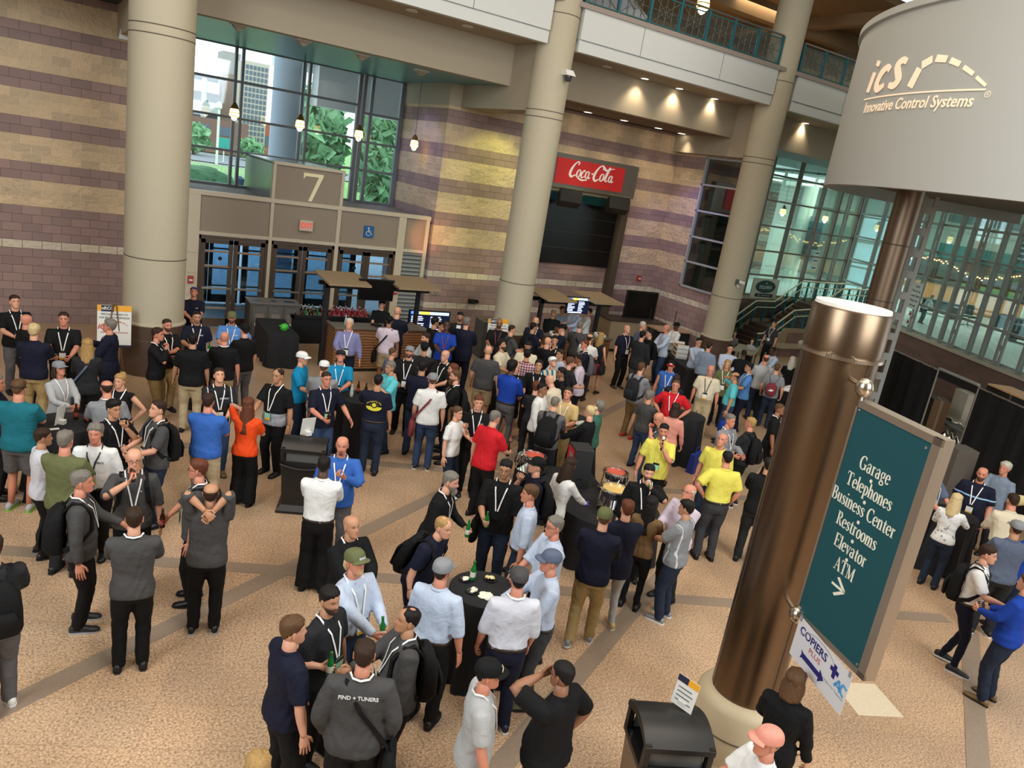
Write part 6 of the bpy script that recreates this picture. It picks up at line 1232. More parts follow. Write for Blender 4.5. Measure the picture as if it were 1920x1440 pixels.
        for r_, zz in ((.078, .040), (.105, .040), (.135, .034), (.160, .024)):
            rg_.append([(r_*1.0*math.sin(t_)*(.70 if r_ > .1 else .8), sg*(r_*math.cos(t_)*(1 if r_ < .1 else 1.0))+.004*sg, zz+.012*math.cos(t_)-.006*abs(t_)) for t_ in np.linspace(-1.1, 1.1, 9)])
        top_ = rg_; A = [list(map(tuple, headx([(a_, b_, c_+.004) for a_, b_, c_ in r]+[(a_, b_, c_-.002) for a_, b_, c_ in r[::-1]]))) for r in top_]
        cap = part('cap', cb_, cm); part('cap_brim', MB().loft(A), cloth(o.get('brim', cc_)), cap)
        if 'capl' in o: part('cap_front', MB().loft([list(map(tuple, headx([(a_, sg*(math.sqrt(max(0, .105**2-a_*a_))+.0), zz+.0) for a_ in (-.035, -.018, 0, .018, .035)]+[(a_, sg*(math.sqrt(max(0, .111**2-a_*a_))), zz) for a_ in (.035, .018, 0, -.018, -.035)]))) for zz in (.045, .075)]), cloth(o['capl']), cap)
    if 'hband' in o or 'shades' in o:
        zc = .072 if 'shades' in o else .02
        gl = MB()
        if 'shades' in o:
            for sd in (1, -1): gl.loft([[tuple(p) for p in headx([(sd*.031+.024*math.cos(t_), yy_, zc+.018*math.sin(t_)+.01) for t_ in [2*PI*j/10 for j in range(10)]])] for yy_ in (.078, .088)])
            gl.tube([tuple(p) for p in headx([(-.074, .0, zc), (-.055, .078, zc+.012), (.055, .078, zc+.012), (.074, 0, zc)])], .004, 5)
            part('sunglasses', gl, mat('shade_lens', o['shades'] if o['shades'] != 1 else (18, 18, 22), .15))
        else: gl.tube([tuple(p) for p in headx([(.083*math.sin(t_), -.012+.098*math.cos(t_), .03-.02*math.cos(t_)) for t_ in np.linspace(1.2, 2*PI-1.2, 16)])], .008, 6); part('sunglasses', gl, DARK)
    if 'gl' in o:
        gl = MB()
        for sd in (1, -1): gl.tube([tuple(p) for p in headx([(sd*.031+.020*math.cos(t_), .096, .004+.014*math.sin(t_)) for t_ in [2*PI*j/12 for j in range(13)]])], .0022, 5)
        gl.tube([tuple(p) for p in headx([(-.012, .098, .006), (.012, .098, .006)])], .002, 5)
        for sd in (1, -1): gl.tube([tuple(p) for p in headx([(sd*.051, .094, .008), (sd*.076, 0, .008)])], .002, 5)
        part('glasses', gl, DARK, None, False)
    # --- shirt
    pat = o.get('pat'); tm_ = cloth(topc, pat); tucked = o.get('tk') == 1
    hem = {'polo': .87, 'tee': .86, 'long': .86, 'roll': .86, 'jacket': .82, 'suit': .76, 'blouse': .88, 'vest': .84, 'tank': .92}[top]
    if tucked: hem = .975
    ex = {'jacket': .014, 'suit': .016, 'vest': .014}.get(top, .006); sh = MB(); zs = [z_ for z_ in (hem, .90, .98, 1.06, 1.14, 1.24, 1.33, 1.40, 1.45, 1.48, 1.505) if z_ >= hem]
    rr = []
    for z_ in zs:
        a_, f_, b_ = torso_at(z_, g, fem, ex); 
        if not tucked and z_ < 1.0: a_ += .012; f_ = max(f_, torso_at(1.02, g, fem, ex)[1]*.97); b_ += .008
        rr.append(ring(z_, a_, f_, b_))
    sh.loft(rr)
    cut = {'polo': .86, 'tee': .80, 'vest': .10, 'tank': .05}.get(top)
    for side in (1, -1):
        S, E_, T, grip, a = J[side]; f_ = 1+.28*g-(.12 if fem else 0); ad = ex; In = np.array((side*.09, -.005, 1.405))
        if cut is not None:
            C1 = S+(E_-S)*cut; sh.tube([In, S+(E_-S)*.03, S*.55+E_*.45 if cut > .5 else S+(E_-S)*cut*.8, C1], [.066*f_+ad, .067*f_+ad, .064*f_+ad, .062*f_+ad], 14)
        elif top == 'roll':
            C1 = E_+(T-E_)*.22; sh.tube([In, S+(E_-S)*.03, S*.5+E_*.5, E_, C1], [.066*f_+ad, .066*f_+ad, .060*f_+ad, .054*f_+ad, .052*f_+ad], 14); sh.tube([C1+(E_-T)*.09, C1], .057*f_+ad, 14)
        else:
            C1 = T+(E_-T)*.04; sh.tube([In, S+(E_-S)*.03, S*.5+E_*.5, E_+(S-E_)*.06, E_+(T-E_)*.1, E_*.5+T*.5, C1], [.066*f_+ad, .066*f_+ad, .058*f_+ad, .052*f_+ad, .051*f_+ad, .045*f_+ad, .037+ad], 14)
    shp = part('jacket' if top in ('jacket', 'suit') else 'vest' if top == 'vest' else 'shirt', sh, tm_); PEOPLE_REMESH.append((shp, .016*s if lod == 0 else .020 if lod == 1 else .026, rs.random(), .0055 if top != 'tank' else .002))
    if top in ('polo', 'long', 'roll', 'suit', 'jacket', 'vest') and not fem and lod < 2 or 'collar' in o:
        cr = []
        for zz, ra in ((1.488, .078), (1.515, .066), (1.522, .069), (1.492, .086)):
            cr.append([(ra*math.sin(t_)*1.0, ra*math.cos(t_)*.92+.0, zz-.020*max(0, math.cos(t_))) for t_ in np.linspace(.28, 2*PI-.28, 20)])
        cr.append(cr[0]); co = MB(); co.loft(cr, cap=False, closed=False); part('collar', co, cloth(o.get('colc', topc)))
    ft = lambda z_, xx, off=.010: torso_at(z_, g, fem, ex)[1]*max(.0, 1-(abs(xx)/torso_at(z_, g, fem, ex)[0])**2.3)**.43+off
    if top == 'suit' and o.get('inner', 1):
        vf = MB(); vf.add([(0, ft(1.18, 0, .012), 1.18), (.055, ft(1.36, .05, .010), 1.38), (.05, ft(1.44, .05, .008), 1.47), (-.05, ft(1.44, .05, .008), 1.47), (-.055, ft(1.36, .05, .010), 1.38)], [(0, 1, 2, 3, 4)]); part('shirt_front', vf, cloth('white'), None, False)
    # --- trousers / shorts / skirt
    bm_ = cloth(botc); tr = MB(); top_z = 1.0
    if bot == 'skirt':
        L0 = o.get('skl', .48); tr.loft([ring(z_, a_, f_, b_) for z_, a_, f_, b_ in ((L0, .22, .17, .18), (.70, .205, .15, .165), (.88, .185, .12, .14), (1.0, .158, .11, .10))]); PEOPLE_REMESH.append((part('skirt', tr, bm_), .024, rs.random(), .004))
    else:
        q = [torso_at(z_, g, fem, 0) for z_ in (.80, .88, .95, 1.0)]; tr.loft([ring(z_, a_*m1+.002, f_*m2, b_*m3) for z_, (a_, f_, b_), m1, m2, m3 in zip((.80, .88, .95, 1.0), q, (.98, 1.0, 1.0, .99), (.82, .86, .92, .96), (.86, .98, 1.0, .99))])
        for side in (1, -1):
            Hh, K, A = J[('l', side)]; wl = 1+.18*g; wd = .03 if bot == 'wide' else 0; A2 = A+np.array((0, -.006, -.045))
            r_ = [.100*wl, .094*wl, .074*wl+wd*.6, .069+.008*g+wd, .066+wd*1.5]
            if bot == 'slim': r_ = [.096*wl, .086*wl, .060, .052, .046]
            if bot == 'shorts': C1 = K+(Hh-K)*.08; tr.tube([Hh+(0, 0, .0), Hh*.5+K*.5, C1], [.100*wl, .098*wl, .095*wl], 14)
            else: tr.tube([Hh, Hh*.5+K*.5, K, K*.5+A2*.5, A2], r_, 14)
        PEOPLE_REMESH.append((part('shorts' if bot == 'shorts' else 'trousers', tr, bm_), .018*s if lod == 0 else .022 if lod == 1 else .028, rs.random(), .006))
        if tucked and lod < 2: 
            a_, f_, b_ = torso_at(.985, g, fem, .008); bt = MB().loft([ring(.965, a_, f_, b_), ring(1.0, a_, f_, b_)]); part('belt', bt, mat('belt_leather', (40, 28, 20), .5))
    # --- shoes
    shc = o.get('shoe', 'black'); 
    for side in (1, -1):
        A = J[('l', side)][2]; so = MB(); xx, yy, zb = A[0]+side*.012, A[1], A[2]-.085
        so.loft([[(xx+w_*math.sin(t_)*1.0, yy+y_, zb+h0+hh*(.5+.5*math.cos(t_))) for t_ in [2*PI*j/12 for j in range(12)]] for y_, w_, hh, h0 in ((-.085, .012, .05, .012), (-.075, .034, .075, .008), (-.02, .040, .10, .008), (.04, .041, .085, .008), (.10, .047, .06, .008), (.155, .046, .05, .008), (.19, .034, .04, .008), (.205, .012, .02, .012))])
        sp_ = part('shoe', so, mat('shoe_%s' % shc, COL[shc], .45)); sl_ = MB().loft([[(xx+w_*c1, yy+y_, zb+z_) for w_, y_, c1 in [(.020, -.092, -1), (.040, -.06, -1), (.042, .0, -1), (.050, .10, -1), (.044, .17, -1), (.012, .21, -1), (.012, .21, 1), (.044, .17, 1), (.050, .10, 1), (.042, 0, 1), (.040, -.06, 1), (.020, -.092, 1)]] for z_ in (0, .018)])
        if lod < 2: part('sole', sl_, mat('sole_%s' % o.get('sole', 'dark'), COL[o.get('sole', 'dark')], .6), sp_, False)
    # --- lanyard and badge
    if 'lan' in o:
        lb_ = MB(); zb = o.get('bz', 1.16)
        for sd in (1, -1):
            pts = [(sd*.012, ft(zb, 0, .014), zb), (sd*.035, ft(zb+.12, .035, .012), zb+.12), (sd*.062, ft(1.40, .06, .012), 1.40), (sd*.080, .052, 1.475), (sd*.084, .0, 1.522), (sd*.060, -.062, 1.520), (0, -.082, 1.515)]
            ribbon(lb_, pts, [(0, 1, 0), (0, 1, 0), (0, .95, .3), (sd*.3, .7, .7), (sd*.5, 0, .85), (sd*.3, -.85, .4), (0, -.9, .4)], .016)
        part('lanyard', lb_, mat('lanyard_%s' % str(o['lan']), COL.get(o['lan'], (236, 232, 230)) if isinstance(o['lan'], str) else (236, 232, 230), .6), None, False)
        if o.get('badge'):
            bc = {'g': (150, 206, 176), 'y': (226, 176, 60), 'w': (236, 234, 228)}[o['badge']]; yb = ft(zb-.07, 0, .022)
            bd = MB(); bd.box((-.05, yb, zb-.15), (.05, yb+.006, zb+.0)); bo = part('badge', bd, mat('badge_%s' % o['badge'], bc, .5), None, False)
            if o['badge'] == 'g' or o.get('bstrip'): part('badge_band', MB().box((-.05, yb+.005, zb-.15), (.05, yb+.008, zb-.115)), mat('badge_y', (226, 176, 60), .5), bo, False)
            part('badge_top', MB().box((-.05, yb+.005, zb-.03), (.05, yb+.008, zb+.004)), DARK, bo, False)
    if 'logo' in o:
        tx_, where, lc = o['logo']
        if where == 'chest': F = frame_m((-.085, ft(1.33, .085, .012), 1.33), (-1, 0, 0), (0, 0, 1)); sz = .034
        else: F = frame_m((0, -torso_at(1.40, g, fem, ex)[2]-.012, 1.40), (1, 0, 0), (0, .1, 1)); sz = .042
        part('lettering', text_mb(tx_, sz, F, .002, bold=.001), mat('logo_%s' % str(lc), lc, .6), None, False)
    if 'phone' in o:
        P_, T_, N_ = hands[o['phone']]; Mx = frame_m(tuple(P_), tuple(np.cross(T_, N_)), tuple(T_)); 
    root['_h'] = 0; del root['_h']
    return root, hands, bend, s, J
def hash_(t):
    h = 7
    for ch in t: h = (h*131+ord(ch)) & 0xffffffff
    return h
def to_world(root, P):
    z = root.rotation_euler[2]; c, sn = math.cos(z), math.sin(z); P = np.array(P, float); l = root.location
    return Vector((l[0]+P[0]*c-P[1]*sn, l[1]+P[0]*sn+P[1]*c, l[2]+P[2]))
def dir_world(root, d):
    z = root.rotation_euler[2]; c, sn = math.cos(z), math.sin(z); return Vector((d[0]*c-d[1]*sn, d[0]*sn+d[1]*c, d[2]))
BOTTLE_PROF = [(0, 0), (.029, .002), (.031, .015), (.031, .125), (.027, .15), (.0145, .185), (.013, .225), (.0150, .228), (.0150, .238), (.0, .240)]
def bottle_at(P, axis, kind, label, group=None, name='beer_bottle'):
    e = bpy.data.objects.new(name, None); C.objects.link(e); e.empty_display_size = .1
    a = Vector(axis).normalized(); q = Vector((0, 0, 1)).rotation_difference(a); e.rotation_mode = 'QUATERNION'; e.rotation_quaternion = q; e.location = Vector(P)-a*.07
    tag(e, label, 'bottle', group); gm_ = mat('beer_green', (24, 110, 46), .08) if kind == 'g' else mat('beer_brown', (56, 26, 12), .1) if kind == 'b' else mat('water_plastic', (180, 200, 210), .1)
    MB().lathe(0, 0, BOTTLE_PROF, 14).build('glass', gm_, e, 'all'); MB().lathe(0, 0, [(.0315, .045), (.032, .046), (.032, .105), (.0315, .106)], 14).build('label', mat('bottle_label', (210, 214, 196), .6) if kind != 'b' else mat('label_red', (150, 60, 50), .6), e)
    return e
def bpack(root, s, g, fem, bend, col, label, sz=1.0, group=None, cap=False):
    """backpack hanging from both shoulders of its wearer"""
    e = bpy.data.objects.new('backpack', None); C.objects.link(e); e.empty_display_size = .1; e.location = root.location; e.rotation_euler = root.rotation_euler; tag(e, label, 'backpack', group)
    bk = torso_at(1.25, g, fem, .012)[2]; cm = cloth(col); r_ = []
    for z_, a_, d_ in ((.93, .10, .05), (.95, .145*sz, .13*sz), (1.02, .155*sz, .17*sz), (1.18, .155*sz, .16*sz), (1.32, .145*sz, .13*sz), (1.40, .11, .10), (1.425, .06, .05)):
        r_.append([(a_*math.copysign(abs(math.sin(t_))**.6, math.sin(t_)), -bk-d_/2*(1-math.copysign(abs(math.cos(t_))**.6, math.cos(t_))), z_) for t_ in [2*PI*j/20 for j in range(20)]])
    def f(mb, nm, m, sm='all'): mb.v = [tuple(p) for p in bend(mb.v)*s]; return mb.build(nm, m, e, sm)
    f(MB().loft(r_), 'bag', cm)
    r2 = []
    for z_, a_, d_ in ((.97, .09, .02), (.99, .115*sz, .05), (1.12, .12*sz, .06), (1.20, .10, .03)):
        r2.append([(a_*math.sin(t_), -bk-.165*sz-d_/2*(1-math.cos(t_))+.01, z_) for t_ in [2*PI*j/16 for j in range(16)]])
    f(MB().loft(r2), 'front_pocket', cm); f(MB().tube([(-.03, -bk-.02, 1.42), (0, -bk-.03, 1.46), (.03, -bk-.02, 1.42)], .007, 6), 'grab_handle', cm)
    for sd in (1, -1):
        st_ = MB(); tf = lambda z_: torso_at(z_, g, fem, .012)[1]
        ribbon(st_, [(sd*.10, -bk-.01, 1.38), (sd*.115, -.06, 1.478), (sd*.12, .03, 1.472), (sd*.128, tf(1.36)*.93, 1.37), (sd*.150, tf(1.22)*.80, 1.20), (sd*.188, .0, 1.06), (sd*.15, -bk, .99)], [(0, -.5, .8), (0, -.3, 1), (0, .5, .9), (sd*.1, 1, .2), (sd*.4, .9, 0), (sd*1, 0, 0), (sd*.6, -.8, 0)], .05, .012); f(st_, 'shoulder_strap', cm, False)
    return e
def shoulder_bag(root, s, g, bend, col, label, side=1, low=.62, name='shoulder_bag', strap=True):
    e = bpy.data.objects.new(name, None); C.objects.link(e); e.empty_display_size = .1; e.location = root.location; e.rotation_euler = root.rotation_euler; tag(e, label, 'bag')
    cm = cloth(col); X0 = side*(.245+.06*g)
    r_ = [[(X0+side*(.055*w_)*math.cos(t_), -.02+.17*w_*math.copysign(abs(math.sin(t_))**.7, math.sin(t_)), z_) for t_ in [2*PI*j/16 for j in range(16)]] for z_, w_ in ((low, .5), (low+.02, .95), (low+.14, 1.0), (low+.26, .9), (low+.30, .5))]
    def f(mb, nm, sm='all'): mb.v = [tuple(p) for p in np.array(mb.v)*s]; return mb.build(nm, cm, e, sm)
    f(MB().loft(r_), 'bag'); tb = MB(); tb.tube([(X0, -.10, low+.28), (X0, -.03, low+.40), (X0, .06, low+.28)], .010, 6); f(tb, 'handle')
    if strap:
        bk, fk = torso_at(1.35, g, 0, .02)[2], torso_at(1.35, g, 0, .02)[1]; st_ = MB()
        ribbon(st_, [(X0, -.08, low+.28), (side*.21, -.09, 1.02), (side*.02, -bk-.008, 1.30), (-side*.10, -.055, 1.482), (-side*.10, .04, 1.475), (side*.0, fk+.004, 1.30), (side*.20, .10, 1.02), (X0, .05, low+.28)], [(side, 0, 0), (side*.8, -.6, 0), (0, -1, 0), (0, -.2, 1), (0, .3, 1), (0, 1, 0), (side*.8, .6, 0), (side, 0, 0)], .035, .006); f(st_, 'strap', False)
    return e
def finish_people():
    """one smooth surface per garment: shell union, then cloth folds"""
    for o_, vx, ph, amp in PEOPLE_REMESH:
        m = o_.modifiers.new('r', 'REMESH'); m.mode = 'VOXEL'; m.voxel_size = vx
        m2 = o_.modifiers.new('s', 'SMOOTH'); m2.factor = .5; m2.iterations = 4 if vx < .02 else 3
    bpy.context.view_layer.update(); dg = bpy.context.evaluated_depsgraph_get()
    for o_, vx, ph, amp in PEOPLE_REMESH:
        me = bpy.data.meshes.new_from_object(o_.evaluated_get(dg)); o_.modifiers.clear(); old = o_.data; nm = old.name
        n = len(me.vertices)
        if n:
            co = np.empty(n*3, np.float32); me.vertices.foreach_get('co', co); co = co.reshape(-1, 3); no = np.empty(n*3, np.float32); me.vertices.foreach_get('normal', no); no = no.reshape(-1, 3)
            x, y, z = co.T; k = ph*30
            d = np.sin(26*z+9*np.sin(11*x+k)+7*np.sin(9*y+k*1.3))*.5+np.sin(17*x+21*z+6*np.sin(8*z+k)+5*y)*.35+np.sin(44*z+14*x*np.sin(k)+12*y)*.25
            wgt = .5+.8*np.exp(-((z-1.02)/.13)**2)+.6*np.exp(-((z-.12)/.12)**2)+.4*np.exp(-((z-.52)/.1)**2)
            co = co+no*(d*wgt*amp)[:, None]; me.vertices.foreach_set('co', co.astype(np.float32).ravel()); me.polygons.foreach_set('use_smooth', np.ones(len(me.polygons), bool)); me.update()
            o_.data = me; bpy.data.meshes.remove(old); me.name = nm
            if not len(me.materials): me.materials.append(None)
        else: bpy.data.meshes.remove(me)
PTAB = [
(-0.13,16.32,0.00,3.41,1.86,0.30,'polo','black','pants','gtrous','short','b','f',('hold', 'hold'),{'lan': 1, 'badge': 'w', 'nod': -12, 'lod': 1},'person in black polo and grey trousers, leftmost by the block wall, white badge hanging',[]),
(0.03,15.21,0.00,5.06,1.78,0.30,'polo','black','pants','dark','bald','g','r',('hold', 'down'),{'lod': 1},'person in black shirt mostly hidden behind the navy polo at far left',[]),
(0.14,14.45,0.00,6.01,1.80,0.35,'polo','navy','pants','khaki','full','y','f',('hold', 'hold'),{'lod': 1},'person in navy polo and khaki trousers seen from behind near the easel sign',[]),
(0.60,15.20,0.00,3.02,1.84,0.75,'polo','black','pants','black','short','b','r',('hold', 'hold'),{'lan': 1, 'badge': 'w', 'bstrip': 1, 'nod': -8, 'lod': 1},'heavy-set person in black polo with two badges facing the viewer by the block wall',[]),
(0.88,13.84,0.00,6.08,1.72,0.15,'jacket','dark','pants','black','long','l','f',('hold', 'hold'),{'fem': 1, 'lod': 1},'person in dark grey cardigan with long fair hair, back turned, near the easel',[('bag', 'slate', -1, 'dark blue bag hanging from the shoulder of the long-haired person in dark cardigan')]),
(1.29,14.78,0.00,1.22,1.84,0.35,'suit','navy','pants','navy','full','g','r',('point', 'hold'),{'nod': -8, 'lod': 1},'person in navy suit jacket standing sideways in front of the easel sign',[]),
(0.44,12.68,0.00,3.72,1.70,0.20,'blouse','lgrey','pants','dark','bob','b','r',('both', 'both'),{'fem': 1, 'lan': 1, 'cap': 'grey', 'nod': -10, 'lod': 1},'person in pale grey blouse and newsboy cap behind the left tall table',[]),
(0.99,11.43,0.00,0.05,1.76,0.35,'polo','grey','pants','dark','fringe','b','r',('down', 'table'),{'lan': 1, 'lean': 10, 'lod': 1},'person in grey polo with hand on the left tall table, back turned',[]),
(1.21,12.11,0.00,2.55,1.68,0.55,'tank','black','pants','black','bun','l','f',('akimbo', 'akimbo'),{'fem': 1, 'lan': 1, 'turn': -5, 'lod': 1},'person in black off-shoulder top, hands on hips, behind the left tall table',[]),
(-0.07,11.28,0.00,5.85,1.86,0.50,'tee','teal','shorts','gtrous','short','n','r',('hold', 'down'),{'hband': 1, 'shoe': 'lgrey', 'sole': 'lime', 'lod': 1},'person in loose teal t-shirt and grey shorts with sunglasses behind the head',[]),
(-0.34,11.71,0.00,4.57,1.80,0.30,'polo','navy','pants','dark','short','g','r',('hold', 'hold'),{'lod': 1},'person in navy shirt cut by the left edge behind the teal t-shirt',[]),
(0.98,10.68,0.00,3.75,1.76,0.20,'polo','black','pants','black','tall','k','t',('down', 'chin'),{'lan': 1, 'lod': 1},'person in black polo biting a snack at the left tall table',[('bp', 'black', 'black backpack on the snack-eating person at the left tall table')]),
(1.50,10.46,0.00,1.81,1.82,0.30,'polo','char','pants','djean','short','b','f',('hold', 'hold'),{'lan': 1, 'badge': 'w', 'nod': -10, 'shoe': 'dark', 'lod': 1},'person in charcoal polo and dark jeans looking left, hands together',[('bp', 'black', 'black backpack on the charcoal polo person beside the blue polo')]),
(2.17,10.68,0.00,5.82,1.82,0.55,'polo','blue','pants','sand','short','b','r',('hold', 'hold'),{'gl': 1, 'lod': 1},'heavy-set person in mid-blue polo, back turned, left of the orange t-shirt',[]),
(2.58,11.97,0.00,3.14,1.80,0.35,'polo','dark','pants','jean','short','b','f',('both', 'both'),{'lan': 1, 'badge': 'w', 'nod': -22, 'pat': 'side', 'logo': ('BRUSHLESS', 'chest', (200, 204, 208)), 'shoe': 'brown', 'lod': 1},'person in dark polo with pale side stripes looking down at both hands',[('bp', 'black', 'dark backpack strapped to the person looking down at both hands')]),
(2.75,10.80,0.00,5.68,1.70,0.35,'tee','orange','wide','black','longer','r','f',('hold', 'ear'),{'fem': 1, 'lod': 1},'person in bright orange t-shirt and black flared trousers, back turned',[]),
(3.47,11.84,0.00,2.19,1.84,0.45,'polo','black','pants','black','thin','b','t',('hold', 'down'),{'lan': 1, 'badge': 'g', 'pat': 'lower', 'bz': 1.12, 'lod': 1},'person in black polo fading to silver, next to the near black bin',[]),
(0.72,9.78,0.00,2.81,1.78,0.25,'roll','white','pants','black','full','g','r',('down', 'down'),{'tk': 1, 'lan': 'black', 'badge': 'g', 'logo': ('PACE', 'chest', (60, 60, 80)), 'bz': 1.22},'person in white button shirt marked on the chest, tan belt and black trousers',[]),
(0.16,9.94,0.00,4.87,1.68,0.15,'polo','lav','pants','black','short','b','t',('hold', 'down'),{},'person in pale lavender polo in profile at the left edge group',[]),
(0.38,9.44,0.00,5.75,1.83,0.40,'tee','olive','pants','dark','short','g','r',('hold', 'hold'),{},'person in olive green t-shirt, back turned, at left',[]),
(0.47,8.27,0.00,4.57,1.84,0.35,'long','char','pants','black','short','g','r',('down', 'hold'),{'lan': 1, 'shoe': 'dark', 'sole': 'lgrey'},'person in dark grey long-sleeved shirt facing right at the left edge group',[('bp', 'black', 'big black backpack on the grey-shirted person facing right', 1.25)]),
(1.03,8.80,0.00,3.08,1.84,0.25,'roll','char','pants','black','bald','g','f',('drink', 'down'),{'lan': 1, 'badge': 'w', 'gl': 1, 'logo': ('e   ', 'chest', (200, 204, 208))},'person in dark grey shirt with backpack straps tipping a bottle to the mouth',[('beer', 'R', 'b', 'dark bottle tipped to the mouth of the person in grey shirt', (0, -0.75, 0.65)), ('bp', 'black', 'black backpack on the person drinking from a bottle at left')]),
(0.88,7.38,0.00,6.16,1.80,0.25,'long','char','pants','black','short','b','f',('both', 'both'),{'lan': 1},'person in dark grey shirt seen squarely from behind, elbows out, left foreground',[]),
(1.66,8.41,0.00,1.24,1.82,0.35,'roll','char','pants','black','short','r','r',('low', 'down'),{'lan': 1, 'badge': 'g', 'gl': 1, 'turn': -5},'person in dark grey shirt holding a brown bottle low, facing left',[('beer', 'R', 'b', 'brown beer bottle held low by the bespectacled person in dark grey', (0, 0, 1)), ('bp', 'black', 'black backpack on the person holding a brown bottle low')]),
(1.66,7.79,0.00,6.04,1.80,0.40,'roll','char','pants','black','fringe','b','t',('neck', 'neck'),{'lan': 1, 'sole': 'lgrey'},'person in dark grey shirt with hands clasped behind the neck',[]),
(-0.25,7.10,0.00,0.17,1.80,0.35,'polo','dark','pants','gtrous','short','b','f',('hold', 'relax'),{'shoe': 'white', 'sole': 'white', 'walk': 0.35},'person in dark polo and grey trousers walking out at the lower left edge',[('bp', 'black', 'black backpack with a cap clipped on, lower left edge', 1.15)]),
(3.27,18.22,0.00,2.96,1.80,0.35,'polo','navy','pants','black','short','b','r',('both', 'both'),{'nod': -28, 'shades': (30, 60, 190), 'logo': ('ABC', 'chest', (200, 190, 150)), 'lod': 2},'person in navy polo with blue sunglasses on the head, by the glass doors',[('phone', 'R', 'black phone held by the person at the glass doors')]),
(2.25,15.05,0.00,3.52,1.82,0.40,'polo','black','pants','khaki','buzz','b','r',('hold', 'cross'),{'lan': 1, 'beard': 'full', 'lod': 1},'bearded person in black polo standing against the left column',[]),
(2.00,14.42,0.00,4.31,1.80,0.35,'long','black','pants','brown','short','b','r',('chin', 'low'),{'lan': 1, 'lod': 1},'person in black sweater and mustard trousers, fist at the chin',[]),
(2.91,15.76,0.00,3.05,1.82,0.35,'polo','navy','pants','dark','buzz','k','t',('hold', 'relax'),{'lan': 1, 'beard': 'stub', 'logo': ('MFS', 'chest', (220, 220, 220)), 'lod': 1},'smiling person in navy polo holding printed sheets at the small tall table',[]),
(2.52,13.91,0.00,6.03,1.84,0.40,'polo','black','pants','sand','short','k','t',('relax', 'relax'),{'lod': 1},'person in black polo and pale khaki trousers, back turned, by the small tall table',[]),
(3.14,14.32,0.00,6.07,1.78,0.35,'polo','black','pants','khaki','bald','g','r',('down', 'hold'),{'lan': 1, 'lod': 1},'person in black polo, back turned, right of the small tall table',[]),
(3.59,15.82,0.00,2.92,1.82,0.50,'polo','sky','pants','dark','short','b','r',('hold', 'akimbo'),{'lan': 1, 'cap': 'olive', 'beard': 'full', 'logo': ('NWC', 'chest', (230, 230, 230)), 'lod': 1},'person in bright blue polo and olive cap facing the viewer near the recycling bins',[]),
(3.63,14.85,0.00,0.28,1.80,0.40,'polo','black','pants','gtrous','short','b','f',('relax', 'hold'),{'cap': 'black', 'lod': 1},'person in black polo and black cap, back to viewer, near the recycling bins',[]),
(4.17,12.96,0.00,4.05,1.80,0.25,'polo','turq','pants','djean','short','n','f',('hold', 'down'),{'cap': 'white', 'capb': 0, 'lod': 1},'person in turquoise polo and white mesh cap facing right',[]),
(4.95,13.10,0.00,2.78,1.80,0.40,'polo','turq','pants','dark','short','b','r',('both', 'both'),{'lan': 1, 'badge': 'w', 'cap': 'dark', 'nod': -25, 'lod': 1},'person in turquoise polo and dark cap looking down at a phone',[('phone', 'R', 'phone in the hands of the turquoise polo person with the dark cap')]),
(4.36,12.32,0.00,5.80,1.80,0.40,'polo','grey','pants','sand','short','n','f',('hold', 'hold'),{'cap': 'white', 'lean': 8, 'lod': 1},'person in grey polo and white cap leaning at the centre-left tall table',[]),
(4.19,11.66,0.00,3.23,1.84,0.35,'polo','navy','pants','jean','buzz','b','r',('hold', 'out'),{'lan': 1, 'badge': 'g', 'lod': 1},'person in navy polo and jeans gesturing with an open hand, brown bottle held',[('beer', 'R', 'b', 'brown bottle held by the gesturing person in navy polo', (0, 0.1, 1))]),
(6.03,15.64,0.00,2.69,1.80,0.45,'long','lilac','pants','navy','full','w','f',('hold', 'down'),{'lan': 1, 'badge': 'w', 'nod': -12, 'tk': 1, 'lod': 1},'person in lilac dress shirt walking past the wooden bar front',[]),
(7.88,18.27,0.00,2.56,1.70,0.35,'polo','black','pants','black','short','n','f',('low', 'relax'),{'cap': 'black', 'nod': -20, 'gl': 1, 'lod': 2},'bartender person in black shirt and cap behind the wooden bar',[]),
(7.21,16.19,0.00,5.72,1.76,0.35,'polo','pale','shorts','sand','buzz','k','m',('relax', 'hold'),{'cap': 'black', 'lod': 2},'person in pale polo and black cap ordering at the wooden bar',[('bag', 'black', -1, 'black holdall slung from the pale polo person at the bar')]),
(7.63,16.72,0.00,5.65,1.88,0.35,'polo','navy','pants','navy','bald','g','f',('hold', 'hold'),{'lod': 2},'person in dark navy shirt ordering at the right end of the wooden bar',[]),
(6.30,13.82,0.00,4.72,1.66,0.35,'tee','slate','pants','dark','buzz','n','f',('hold', 'down'),{'lod': 1},'person in slate blue t-shirt, back half turned, below the bar',[]),
(6.45,13.34,0.00,2.55,1.83,0.55,'polo','black','pants','black','short','b','f',('hold', 'hold'),{'lan': 1, 'badge': 'w', 'cap': 'grey', 'beard': 'full', 'nod': -15, 'lod': 1},'bearded person in black polo and grey trucker cap in the centre-left group',[]),
(6.97,13.74,0.00,5.78,1.80,0.40,'tee','dark','pants','dark','short','k','t',('hold', 'hold'),{'cap': 'black', 'lod': 1},'person in dark t-shirt and black cap, back turned, behind the grey trucker cap',[]),
(7.36,14.47,0.00,1.54,1.82,0.35,'tee','lgrey','pants','dark','short','b','f',('hold', 'hold'),{'beard': 'full', 'lod': 1},'bearded person in pale grey t-shirt looking left near the menu screen',[]),
(5.69,12.45,0.00,1.70,1.78,0.35,'polo','aqua','pants','djean','short','g','t',('down', 'point'),{'beard': 'goat', 'lod': 1},'person in aqua polo lifting a can at the centre-left group',[]),
